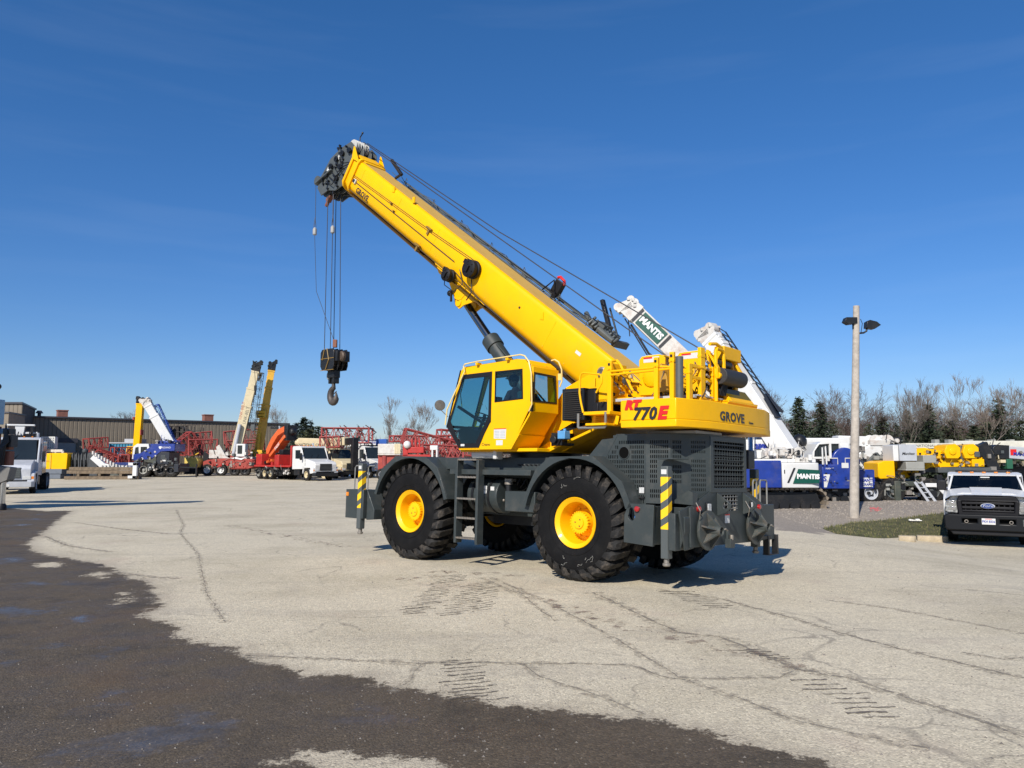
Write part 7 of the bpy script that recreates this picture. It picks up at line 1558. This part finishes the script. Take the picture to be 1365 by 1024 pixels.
for px in (1261,1285):
    f=MB(); f.prism([(X_(px)-.28,Z_(611)),(X_(px)-.36,Z_(603)),(X_(px)-.25,Z_(594)),(X_(px)+.15,Z_(592)),(X_(px)+.36,Z_(597)),(X_(px)+.36,Z_(608)),(X_(px)+.25,Z_(611))],'xz',-.55,.45); 
    f.lathe([(.16,0),(.16,-.04),(.05,-.06),(0,-.06)],(X_(px),-.55,Z_(602)),AY,14); f.build('winch',YEL,T,.02)
f=MB(); f.box(X_(1287),X_(1303),-.5,.4,Z_(622),Z_(612)); f.build('rear_box',YEL,T,.02)
f=MB(); f.box(X_(1274),X_(1278),-.4,.3,Z_(616),Z_(594)); f.box(X_(1240),X_(1310),-.6,.6,Z_(630),Z_(623)); f.build('grey_frame',TUBEG,T,.02)
f=MB(); f.beam((X_(1302),-.3,Z_(592)),(X_(1318),-.3,Z_(628)),.5,.35,(0,1,0)); f.beam((X_(1290),-.2,Z_(604)),(X_(1305),-.2,Z_(604)),.3,.3); f.build('black_jib_arm',BLKP,T,.02)
f=MB(); f.box(X_(1162),X_(1215),-1.0,1.0,.75,Z_(641)); f.box(X_(1173),X_(1181),-1.25,-1.0,0,Z_(640)); f.box(X_(1215),X_(1320),-.9,1.0,.65,Z_(647)); f.box(X_(1243),X_(1262),-1.2,-.9,.1,Z_(645)); f.box(X_(1266),X_(1276),-1.1,-.9,.3,Z_(640)); f.build('carrier',DGRN,T,.03)
f=MB(); f.box(X_(1160),X_(1325),.3,1.0,.25,Z_(640)); 
for k in range(9): x=X_(1225+11*k); f.box(x-.12,x+.12,-.95,-.7,.5+.1*(k%3),1.1+.15*(k%2))
f.build('chassis_mass',BLKP,T,.01)
f=MB(); f.prism([(X_(1213),Z_(648)),(X_(1213),Z_(643)),(X_(1229),Z_(643)),(X_(1240),Z_(657)),(X_(1236),Z_(659)),(X_(1226),Z_(648))],'xz',-1.25,-.5); f.build('mudguard',WHT,T,.02)
for px in (1222,1296,1172): add_wheel(T,X_(px),-.95,.55,.45,TUBEG,-1)
f=MB()
for x_0,x_1 in ((1195,1207),(1203,1216)): f.beam((X_(x_0),-1.5,Z_(641)),(X_(x_1),-1.9,.05),.05,.09)
f.build('ladder_side',LGRY,T,0)
for k in range(5):
    t=k/4.6+.05; a=Vector((X_(1195)+(X_(1207)-X_(1195))*t,-1.5-.4*t,Z_(641)*(1-t)+.05*t)); b=Vector((X_(1203)+(X_(1216)-X_(1203))*t,-1.5-.4*t,Z_(641)*(1-t)+.05*t)); f=MB(); f.beam(a,b,.08,.03); f.build('ladder_rung',LGRY,T,0)
clutter(T,X_(1160),X_(1320),-1.2,-.9,.3,Z_(642),110,18,.9,[DGRN,BLKP,STEEL,STONE]); clutter(T,X_(1215),X_(1304),-.5,-.32,Z_(622),Z_(600),60,19,.55,[YEL2,BLKP,YEL,STEEL]); clutter(T,X_(1180),X_(1225),-1.0,-.4,Z_(640),Z_(628),24,20,.8,[BLKP,STEEL]); clutter(T,X_(1290),X_(1325),-.5,.2,Z_(632),Z_(592),50,21,.9,[BLKP,TUBEG,STEEL])
# cream boom lying across behind
d=44.; x0=WX(1290,d); X_=lambda px: WX(px,d)-x0; Z_=lambda py: WZ(py,d)
T=empty('long_cream_boom',(x0,d,0),0,'long cream telescopic boom lying level behind the yellow crane','boom')
f=MB(); f.box(X_(1205),X_(1270),-.3,.3,Z_(598),Z_(591)); f.box(X_(1268),X_(1400),-.42,.42,Z_(601),Z_(588)); f.build('boom_section',mat('pale_cream_paint',(.66,.64,.54),.5,dirt=.3),T,.02)
for px in (1245,1263,1290,1320,1345): f=MB(); f.box(X_(px),X_(px)+.25,-.2,.2,Z_(588)-.25,Z_(586)); f.build('boom_pad',STONE,T,0)
f=MB(); f.box(X_(1215),X_(1218),-.2,.2,0,Z_(598)); f.box(X_(1330),X_(1340),-.3,.3,0,Z_(600)); f.build('rest',TUBEG,T,0)
text('NATIONAL CRANE','maker_lettering',.20,LTR,T,frameM((X_(1240),-.305,Z_(594.5)),(1,0,0),(0,0,1)),xs=1.1)
d=40.; x0=WX(1350,d); X_=lambda px: WX(px,d)-x0; Z_=lambda py: WZ(py,d)
T=empty('boom_truck_right',(x0,d,0),0,'white and blue boom nose with black head showing above the pickup roof','boom')
T.name='small_boom'
f=MB(); f.beam((X_(1342),0,Z_(603)),(X_(1420),0,Z_(609)),.4,.62); f.build('boom_section',LGRY,T,.03)
f=MB(); f.beam((X_(1325),0,Z_(602)),(X_(1342),0,Z_(603)),.5,.7); f.cyl((X_(1326),-.3,Z_(600)),(X_(1326),.3,Z_(600)),.26,n=14); f.build('boom_nose',BLKP,T,.02)
f=MB(); f.box(X_(1344),X_(1352),-.215,-.205,Z_(607),Z_(599)); f.build('red_badge',REDL,T,0)
text('MANITEX','maker_lettering',.24,LTRB,T,frameM((X_(1361),-.215,Z_(606)),(1,0,-.07),(0,0,1)),bold=.01)
f=MB(); f.box(X_(1337),X_(1345),-.3,.5,Z_(625),Z_(612)); f.build('green_box',mat('dark_green_paint',(.02,.11,.06),.5),T,.02)
f=MB(); f.box(X_(1300),X_(1400),.6,1.2,.3,Z_(618)); f.build('chassis',BLKP,T,0)
f=MB(); 
for k in range(6): f.tube([(X_(1318+3*k),.2,Z_(625)),(X_(1322+3*k),.1,Z_(612)),(X_(1330+2*k),.2,Z_(609-k))],.06,6)
f.sphere((X_(1322),.3,Z_(611)),.4,12); f.build('hydraulics',CRM,T,0)

clutter(T,X_(1300),X_(1380),-.3,.4,Z_(625),Z_(600),60,22,.9,[BLKP,CRM,STEEL,TUBEG])
# weathered wooden pole with two floodlights
D0=GD(692,-.1); pb=Vector((WX(1135,D0),D0,-.1)); z1=WZ(408,D0); xt=WX(1141.5,D0,408)-pb.x
T=empty('wooden_pole',tuple(pb),0,'tall weathered wooden pole carrying two black floodlights','pole')
f=MB(); f.tube([(0,0,-.2),(xt*.3,0,z1*.3),(xt*.65,0,z1*.65),(xt,0,z1+.1)],[.165,.145,.125,.105],16); f.build('pole',POLE,T,0)
f=MB(); f.prism([(-.45,-.0),(-.38,.16),(0,.16),(0,-.05),(-.3,-.09)],'xz',-.14,.14); f.box(-.12,.02,-.05,.05,-.25,-.05); f.xf(Matrix.Translation((xt-.04,.0,WZ(426,D0)))); f.build('floodlight',BLKP,T,.01)
f=MB(); f.prism([(.26,-.08),(.28,.14),(.38,.20),(.62,.14),(.76,.02),(.54,-.12)],'xz',-.14,.14); f.tube([(.0,0,-.26),(.20,0,-.24),(.30,0,-.18),(.32,0,-.02)],.035,8); f.xf(Matrix.Translation((xt+.02,.0,WZ(431,D0)))); f.build('floodlight',BLKP,T,.01)
f=MB(); f.tube([(xt+.1,-.06,WZ(422,D0)),(xt+.16,-.06,WZ(428,D0)),(xt+.10,-.06,WZ(440,D0))],.012,5); f.build('wire',BLK,T,0)
# bits lying on the verge and kerb stones
kerb=MB(); kerb.box(0,1,-.12,.12,-.05,.13); km=kerb.mesh('kerb',mat('tan_kerb_stone',(.46,.38,.26),.9,var=.2,vscale=5,bump=.4,bscale=15),0)
for k,(a,b) in enumerate(((1193,1216),(1217,1258))):
    pa=Vector(GPH(a,720)); pb_=Vector(GPH(b,722.5)); 
    m=MB(); L_=(pb_-pa).length; m.prism([(0,-.14),(.06,-.17),(L_-.06,-.16),(L_,-.10),(L_,.12),(0,.14)],'xy',-.06,.12); o=m.build('kerb_stone',mat('tan_kerb_stone',(.46,.38,.26),.9,var=.2,vscale=5,bump=.4,bscale=15),None,.02,60,loc=(pa.x,pa.y,gz(pa.x,pa.y)+.02)); o.rotation_euler=(0,0,math.atan2(pb_.y-pa.y,pb_.x-pa.x)); tag(o,('short' if k==0 else 'long')+' tan kerb stone at the edge of the grass verge, '+('farther from the pickup' if k==0 else 'next to the pickup bumper'),'kerb stone','tan kerb stones')
px_=GPH(1216,698); m=MB()
for k in range(7): 
    a=rnd.uniform(0,6.3); m.box(-.20+.05*k,-.13+.055*k,-.06+.03*math.sin(a),.04+.03*math.cos(a),.0,.03+.05*rnd.random())
o=m.build('litter',mat('white_plastic_litter',(.75,.74,.70),.6),None,.02,loc=(px_[0],px_[1],gz(px_[0],px_[1])+.08)); tag(o,'scrap of white plastic litter lying on the grass verge','litter')
# red stain chips on gravel
m=MB()
for k in range(26): x,y=GPH(rnd.uniform(1157,1172),rnd.uniform(677,682)); z=gz(x,y)+.01; m.add([(x-.04,y,z),(x+.05,y-.03,z),(x,y+.05,z+.03)],[(0,1,2)])
o=m.build('red_debris',mat('red_debris',(.42,.10,.10),.8),None,0); tag(o,'scatter of dull red plastic flakes on the gravel bank','debris',kind='stuff')

# ---- white pickup with black front, on the right edge. local x right, y away, z up; origin under the front bumper middle
Dp=21.4; xc=WX(1313,Dp)
P_=empty('pickup_truck',(xc,Dp,-.22),R(-30),'white pickup truck with black grille and bumper parked at the right edge','pickup truck')
hw=1.02
f=MB(); f.prism([(-hw,.52),(-hw,.66),(-hw+.05,1.0),(-.84,1.18),(-.6,1.25),(.6,1.25),(.84,1.18),(hw-.05,1.0),(hw,.66),(hw,.52)],'xz',.30,1.3); f.build('hood_front',WHT,P_,.05)
f=MB(); 
hv=[(-.86,.10,1.17),(-.55,.02,1.20),(.55,.02,1.20),(.86,.10,1.17),(.92,1.45,1.30),(.55,1.5,1.345),(-.55,1.5,1.345),(-.92,1.45,1.30)]
f.add(hv,[(0,1,6,7),(1,2,5,6),(2,3,4,5)]); f.add([(-.86,.10,1.17),(-1.02,.30,1.06),(-1.03,1.5,1.2),(-.92,1.45,1.30),(.86,.10,1.17),(1.02,.30,1.06),(1.03,1.5,1.2),(.92,1.45,1.30)],[(0,1,2,3),(7,6,5,4)])
f.add([(-.35,.02,1.205),(.35,.02,1.205),(.40,1.4,1.375),(-.40,1.4,1.375)],[(0,1,2,3)]); f.build('hood',WHT,P_,0,40)
for s in (-1,1):
    f=MB(); f.prism([(.30,.55),(.35,1.05),(.8,1.17),(1.5,1.24),(6.0,1.22),(6.0,.55),(1.95,.5),(1.9,.75),(1.7,.98),(1.35,1.04),(.98,.9),(.85,.55)],'yz',s*hw-.04,s*hw+.02); f.build('wing',WHT,P_,.02)
    f=MB(); f.prism([(s*.70,.70),(s*.70,1.06),(s*.98,1.05),(s*1.02,.95),(s*1.02,.72)],'xz',.02,.30); f.build('headlamp',mat('headlamp_glass',(.55,.57,.58),.1,metal=.5,coat=1,var=.5,vscale=14),P_,.02)
    for k in range(2): f=MB(); f.box(s*.74 if s>0 else -.96,s*.96 if s>0 else -.74,.012,.02,.78+.13*k,.86+.13*k); f.build('lamp_reflector',CHROME,P_,.01)
    f=MB(); f.prism([(1.5,1.24),(2.15,1.70),(2.5,1.76),(3.7,1.77),(4.1,1.70),(4.3,1.22)],'yz',s*.93,s*.95,[[(1.95,1.29),(2.3,1.62),(2.9,1.66),(2.9,1.29)],[(3.0,1.29),(3.0,1.66),(3.7,1.66),(3.95,1.29)]]); f.build('cab_side',WHT,P_,.01)
    f=MB(); f.box(s*1.12-.13,s*1.12+.13,1.95,2.1,1.25,1.55); f.build('door_mirror',BLK,P_,.03)
gf=[(-.71,.66),(-.74,1.05),(-.66,1.18),(.66,1.18),(.74,1.05),(.71,.66)]
f=MB(); f.prism(gf,'xz',-.06,.30,[[(-.60,.74),(-.62,1.05),(.62,1.05),(.60,.74)]]); f.build('grille_surround',mat('satin_black_trim',(.006,.006,.008),.5,spec=.22),P_,.03)
f=MB(); f.box(-.61,.61,.1,.12,.72,1.07); f.build('grille_mesh',DARKI,P_,0)
for z0_,z1_ in ((.75,.80),(.83,.90),(.955,1.02)):
    f=MB(); f.box(-.61,.61,-.03,.05,z0_,z1_); f.build('grille_bar',mat('grille_bar_grey',(.010,.010,.012),.45,spec=.3),P_,.012)
for k in range(9): f=MB(); x=-.52+.13*k; f.box(x-.012,x+.012,.0,.05,.74,1.06); f.build('grille_rib',BLK,P_,0)
f=MB(); f.lathe([(.17,0),(.17,-.02),(.155,-.03),(0,-.03)],(0,0,0),AY,32); f.xf(Matrix.Translation((0,-.05,.915))@Matrix.Diagonal((1,1,.44,1))); f.build('badge_rim',LGRY,P_,0)
f=MB(); f.lathe([(.15,0),(.15,-.012),(0,-.014)],(0,0,0),AY,32); f.xf(Matrix.Translation((0,-.078,.915))@Matrix.Diagonal((1,1,.42,1))); f.build('badge',mat('badge_blue',(.02,.05,.20),.25,coat=.6),P_,0)
text('Ford','badge_lettering',.10,LGRY,P_,frameM((0,-.094,.918),(1,0,0),(0,0,1)),shear=.3,xs=1.3)
f=MB(); f.prism([(-1.04,.30),(-1.06,.64),(-.92,.68),(.92,.68),(1.06,.64),(1.04,.30),(.95,.24),(-.95,.24)],'xz',-.10,.25,[[(-.62,.44),(-.62,.56),(-.26,.56),(-.26,.44)],[(.26,.44),(.26,.56),(.62,.56),(.62,.44)]]); f.build('bumper',mat('dark_bumper',(.005,.006,.008),.45,spec=.25),P_,.03)
f=MB(); f.box(-.64,.64,.05,.1,.42,.58); f.build('bumper_recess',DARKI,P_,0)
f=MB(); f.box(.78,1.0,-.115,-.10,.40,.58); 
for k in range(4): f.box(.78,1.0,-.12,-.115,.42+.045*k,.44+.045*k)
f.build('step_pad',TUBEG,P_,.005)
f=MB(); f.prism([(-.93,.24),(.93,.24),(.85,.12),(-.85,.12)],'xz',-.02,.1); f.build('air_dam',BLK,P_,.02)
for s in (-1,1): f=MB(); f.tube([(s*.52+.04*math.cos(t),-.12,.49+.04*math.sin(t)) for t in [2*PI*i/10 for i in range(10)]],.012,6,closed=True); f.build('tow_hook',STEEL,P_,0)
f=MB(); f.box(-.16,.16,-.125,-.105,.42,.585); f.build('number_plate',DECAL,P_,.005)
text('PKH 8336','plate_lettering',.085,LTRB,P_,frameM((0,-.127,.50),(1,0,0),(0,0,1)),bold=.002,xs=.85)
f=MB(); f.box(-.08,.08,-.127,-.125,.562,.575); f.build('plate_header',REDL,P_,0)
f=MB(); f.quad((-.90,1.48,1.30),(.90,1.48,1.30),(.80,2.22,1.70),(-.80,2.22,1.70)); f.build('windscreen',GLD,P_,0)
f=MB(); f.beam((-.93,1.45,1.28),(-.82,2.25,1.72),.06,.05); f.beam((.93,1.45,1.28),(.82,2.25,1.72),.06,.05); f.prism([(2.2,1.70),(2.5,1.765),(3.7,1.775),(4.1,1.70),(4.1,1.66),(2.2,1.66)],'yz',-.93,.93); f.build('roof',WHT,P_,.02)
for k in range(5): f=MB(); f.box(-.62+.31*k-.05,-.62+.31*k+.05,2.45,2.55,1.765,1.80); f.build('roof_marker',LAMPA,P_,.01)
f=MB(); f.box(-.75,.75,3.0,3.3,1.78,1.84); f.build('light_bar',BLKP,P_,.01)
f=MB(); f.box(-.9,.9,1.7,3.9,.6,1.28); f.box(-.7,-.2,2.5,2.65,1.2,1.55); f.box(.2,.7,2.5,2.65,1.2,1.55); f.box(-.9,.9,1.5,1.75,1.15,1.27); f.build('cabin_interior',SEATM,P_,.03)
f=MB(); f.lathe([(.16,-.012),(.18,0),(.16,.012)],(.4,1.95,1.32),(0,-.8,.5),20,close=True); f.box(-.13,.13,2.1,2.12,1.62,1.67); f.build('steering_wheel',BLK,P_,0)
f=MB(); f.box(-.10,.13,2.05,2.06,1.63,1.66); f.build('toll_tag',DECAL,P_,0)
for s in (-1,1):
    for y in (1.42,5.0):
        key=('pk',); t,m=wheel_mb(.41,.27)
        if key not in _wc: _wc[key]=(t.mesh('tyre',RUB),m.mesh('rim',LGRY))
        a=bpy.data.objects.new('wheel',_wc[key][0]); COL.objects.link(a); a.parent=P_; a.location=(s*.88,y,.41-.18); a.rotation_euler=(0,0,-PI/2*s)
        b_=bpy.data.objects.new('rim',_wc[key][1]); COL.objects.link(b_); b_.parent=a
f=MB(); f.box(-.95,.95,.3,5.6,.35,.6); f.box(-.98,.98,4.2,6.6,.55,1.2); f.build('underbody',BLK,P_,0)
P_.scale=(1,1,1)
# ---------------------------------------------------------------- trees
def bare_tree_mesh(name,h,seed,spread=.55,mt=BARK,levels=6,r0=.16,stems=1,up=.5,tw=.009):
    r=random.Random(seed); m=MB()
    def grow(p,d,L_,rad,lv):
        n=3 if lv<3 else 2; pts=[p]; rr=[rad]; q=p; dd=d
        for i in range(n):
            dd=(dd+Vector((r.gauss(0,.12),r.gauss(0,.12),r.gauss(0,.06)+.05*up))).normalized(); q=q+dd*L_/n; pts.append(q); rr.append(max(tw*.7,rad*(1-.45*(i+1)/n)))
        m.tube(pts,rr,6 if lv==0 else (4 if lv<3 else 3))
        if lv>=levels or L_<.12: return
        k=r.choice((2,3,3)) if lv<4 else r.choice((2,3,4))
        for i in range(k):
            a=r.uniform(0,6.28); sp=spread*r.uniform(.6,1.25); ax=dd.orthogonal().normalized(); ax=Matrix.Rotation(a,3,dd)@ax
            nd_=(dd*math.cos(sp)+ax*math.sin(sp)+Vector((0,0,up*.3))).normalized(); t=r.uniform(.45,1) if i else 1
            st=pts[0].lerp(pts[-1],t) if t<1 else pts[-1]
            grow(st,nd_,L_*r.uniform(.60,.86),max(tw,rr[-1]*r.uniform(.5,.78)),lv+1)
    for s in range(stems):
        d=Vector((r.gauss(0,.18 if stems>1 else .04),r.gauss(0,.12),1)).normalized(); grow(Vector((r.gauss(0,.3*(stems>1)),0,-.1)),d,h*r.uniform(.24,.30),r0,0)
    zm=max(v[2] for v in m.v); k=h/zm; m.v=[(a*k,b*k,c*k) for a,b,c in m.v]
    return m
def tree_obj(name,meshes,loc,rz,sc,label,cat,group=None):
    T=empty(name,loc,rz,label,cat,group); T.scale=(sc,sc,sc)
    for nm,me in meshes:
        o=bpy.data.objects.new(nm,me); COL.objects.link(o); o.parent=T
    return T
bare=[]
for i,(sd_,sp,st,mt_,up) in enumerate(((3,.50,1,BARK,.6),(11,.62,1,TWIG,.3),(5,.42,2,BARKP,.9),(23,.55,3,TWIG,.5),(31,.38,1,BARK,1.1))):
    m=bare_tree_mesh('t',10,sd_,sp,mt_,7,.11,st,up,tw=.0065)
    # split trunk (first tube faces) from the crown
    bare.append(m.mesh('branches',mt_,60))
tk=MB(); tk.cyl((0,0,-.2),(0,0,2.4),.2,.15,n=8); 
trunks=[tk.mesh('trunk',mt_) for mt_ in (BARK,TWIG,BARKP,TWIG,BARK)]
def conifer_mesh(seed,h=10,w_=2.6,mt=NEED,gap=.1,n=110,power=.9,ragged=.25):
    r=random.Random(seed); m=MB()
    for i in range(n):
        t=(i+r.random())/n; z=h*(.05+.93*t); rad=w_*(1-t)**power*(1+r.gauss(0,ragged))+.12; a0=r.uniform(0,6.28)
        for j in range(max(3,int(8*(1-t)+3))):
            a=a0+j*2.4+r.gauss(0,.3); L_=rad*r.uniform(.6,1.1)
            if r.random()<gap: continue
            d=Vector((math.cos(a),math.sin(a),0)); base=Vector((0,0,z)); tip=base+d*L_+Vector((0,0,-.16*L_+r.uniform(-.05,.25)*(1 if t<.8 else 2)))
            k=max(3,int(L_/.24))
            for s in range(k):
                u_=(s+.6)/k; c=base.lerp(tip,u_)+Vector((r.gauss(0,.07),r.gauss(0,.07),r.gauss(0,.05))); sz=.42*(1-.3*u_)*r.uniform(.7,1.3)
                e1=Vector((r.gauss(0,1),r.gauss(0,1),r.gauss(0,.5))).normalized()*sz*.6; e2=(d+Vector((r.gauss(0,.4),r.gauss(0,.4),r.gauss(-.15,.3)))).normalized()*sz
                m.add([c-e1*.5,c+e1*.5,c+e2],[(0,1,2)]); e3=Vector((r.gauss(0,.6),r.gauss(0,.6),.9)).normalized()*sz*.55
                m.add([c-e1*.35-e2*.2,c+e3,c+e2*.6],[(0,1,2)])
    return m.mesh('crown',mt,0)
con=[conifer_mesh(1,10,2.9,NEED),conifer_mesh(2,10,2.4,NEEDB,.25,80,.8,.35),conifer_mesh(3,10,3.4,NEEDO,.18,100,.55,.3),conifer_mesh(4,10,2.7,NEED,.3,75,.95,.4)]
ck=MB(); ck.cyl((0,0,-.2),(0,0,9.4),.17,.03,n=7); ckm=ck.mesh('trunk',BARK)
def conifer(px,top,D,v_,label,rz=0,wide=1.0,group='conifers beyond the yard'):
    h_=WZ(top,D); T=tree_obj('conifer',[('crown',con[v_]),('trunk',ckm)],(WX(px,D),D,0),rz,h_/10,label,'tree',group); T.scale=(h_/10*wide,h_/10*wide,h_/10)
def bt(px,top,D,v_,label,rz=0,wide=1,group='bare trees beyond the yard'):
    h_=WZ(top,D); T=tree_obj('bare_tree',[('branches',bare[v_]),('trunk',trunks[v_])],(WX(px,D),D,0),rz,h_/10,label,'tree',group); T.scale=(h_/10*wide,h_/10*wide,h_/10)
conifer(394,564,92,1,'blue green conifer at the left of the clump beside the warehouse',.3,1.9)
conifer(404,557,96,0,'tallest dark conifer of the clump beside the warehouse',1.,1.9)
conifer(413,561,94,3,'slim dark conifer between the tallest one and the round olive one',2.,1.9)
conifer(424,568,90,2,'round olive conifer at the right of the clump beside the warehouse',.5,2.2)
conifer(412,571,88,2,'low olive conifer in front of the clump beside the warehouse',2.5,2.2)
conifer(387,584,90,1,'short bluish conifer touching the warehouse corner',1.2)
conifer(477,568,105,3,'ragged pine behind the raised red lattice section',.7,1.2)
bt(155,545,140,0,'bare round topped tree behind the middle of the warehouse roof',.2,1.5)
bt(357,535,130,2,'thin bare tree rising behind the ochre boom',.4,.7)
bt(541,528,115,2,'tall bare tree against the sky left of the hook and cab',1.,.9)
bt(548,560,118,3,'low bushy bare tree under the tall bare one',2.,1.2)
bt(517,560,125,4,'narrow upright bare poplar left of the tall bare tree',.3,.45)
# right hand tree line
LAB=['bare tree peeping over the yellow hoists','tall thin bare tree just right of the leaning white boom','slender bare tree left of the dark conifer pair','broad bare tree left of the wooden pole','broad bare tree right behind the wooden pole','bare tree a little right of the wooden pole','forked pale bare tree between the two slim conifers','low brown bare tree behind the grey cabinets','bare tree left of the pyramid conifer','tall pale bare tree right of the pyramid conifer','bushy brown bare tree behind the winches','dense brown bare tree above the cream boom','tallest forked bare tree above the cream boom','wide bare tree left of the big right conifer','leaning bare tree before the right conifer','bare tree at the right frame edge','low bare tree behind the rightmost conifer','small bare tree above the pickup']
spec=[(955,474,75,3,1.3),(1010,515,70,0,1.0),(1026,506,72,4,1.0),(1045,520,78,0,1.1),(1122,512,64,0,1.15),(1155,510,70,1,1.2),(1108,535,80,3,1.2),(1203,506,62,2,.8),(1180,540,78,3,1.4),(1222,545,74,1,1.3),(1247,512,66,2,.75),(1262,532,80,1,1.5),(1300,500,58,2,1.0),(1283,540,82,3,1.5),(1322,545,78,3,1.4),(1350,525,72,1,1.3),(1372,510,66,0,1.2),(1235,540,85,3,1.5)]
LAB=['bare treetop peeping over the yellow hoists','tall thin bare tree just right of the leaning white boom','slender upright bare tree right of the leaning white boom','bare tree behind the left conifer of the dark pair','broad bare tree left behind the wooden pole','broad bare tree just right of the wooden pole','low bare tree between the dark conifer pair','tall pale forked bare tree above the grey cabinets','low brown bare tree behind the grey cabinets','low bushy bare tree right of the slim conifer','tall pale bare tree rising in front of the pyramid conifer','broad brown bare tree right of the pyramid conifer','tallest pale bare tree above the cream boom','low brown bare tree behind the tallest pale one','low brown bare tree left of the big right conifer','broad bare tree behind the big right conifer','bare tree cut by the right frame edge','low brown bare tree behind the pyramid conifer']
for k,(px,top,D,v_,wd) in enumerate(spec): bt(px,top,D,v_,LAB[k],k*1.1,wd)
for px,top,D,v_,wd,l in ((1067,530,66,0,.85,'left conifer of the dark pair beside the leaning white boom'),(1096,537,64,0,.9,'right conifer of the dark pair beside the leaning white boom'),(1212,545,66,3,.7,'slim conifer above the grey cabinets'),(1240,540,64,0,.95,'dark pyramid conifer above the yellow winches'),(1336,530,60,3,.95,'big conifer near the right frame edge'),(1362,560,64,2,1.1,'olive conifer at the right frame edge'),(1160,565,60,2,.6,'olive conifer just right of the wooden pole'),(1196,565,72,3,.8,'short dark conifer left of the slim one'),(1112,560,70,2,.7,'olive undergrowth conifer left of the pole')):
    conifer(px,top,D,v_,l,px*.1,wd*1.55,'conifers in the right tree line')
r2=random.Random(77)
for k in range(16):
    px=1000+k*26+r2.uniform(-8,8); w_=('left' if px<1135 else 'right'); bt(px,r2.uniform(526,552),r2.uniform(86,100),r2.choice((1,3,3,0)),'bare tree of the dense back row, '+['first','second','third','fourth','fifth','sixth','seventh','eighth','ninth','tenth','eleventh','twelfth','thirteenth','fourteenth','fifteenth','last'][k]+' from its left end',r2.uniform(0,6),1.5,'back row of bare trees at right')
for px,top,D,v_,wd,l in ((1020,560,78,2,1.3,'dark evergreen behind the leaning white boom'),(1178,556,76,0,1.2,'dark evergreen behind the winches of the white crane'),(1270,560,74,2,1.3,'low olive evergreen behind the yellow winches'),(1300,568,72,0,1.4,'low dark evergreen above the cream boom'),(1222,563,70,2,1.2,'low olive evergreen behind the grey cabinets'),(1320,562,70,2,1.3,'low olive evergreen left of the big right conifer')):
    conifer(px,top,D,v_,l,px*.1,wd*1.5,'conifers in the right tree line')
# brush mass closing the view under the tree line
m=MB(); r=random.Random(9)
for k in range(9000):
    D=r.uniform(82,90); px=r.uniform(985,1500); x=WX(px,D); z=abs(r.gauss(0,1.9)); a=r.uniform(0,3.14); L_=r.uniform(.5,1.6); d=Vector((math.cos(a)*.5,r.gauss(0,.3),1+r.random())).normalized()*L_; s=.035
    m.add([(x-s,D,z),(x+s,D,z),(x+d.x,D+d.y,z+d.z)],[(0,1,2)])
o=m.build('brushwood',TWIG,None,0,0); tag(o,'tangle of brown brushwood along the foot of the right tree line','brushwood',kind='stuff')
m=MB()
for k in range(16000):
    D=r.uniform(112,125); px=r.uniform(380,1010); x=WX(px,D); z=abs(r.gauss(0,1.6 if px<640 else 2.4+1.2*math.sin(px*.05))); a=r.uniform(0,3.14); L_=r.uniform(.5,1.8); d=Vector((math.cos(a)*.5,r.gauss(0,.3),1+r.random())).normalized()*L_; s=.05
    m.add([(x-s,D,z),(x+s,D,z),(x+d.x,D+d.y,z+d.z)],[(0,1,2)])
o=m.build('brushwood',TWIG,None,0,0); tag(o,'brown brushwood far behind the parked trucks and the main crane','brushwood',kind='stuff')
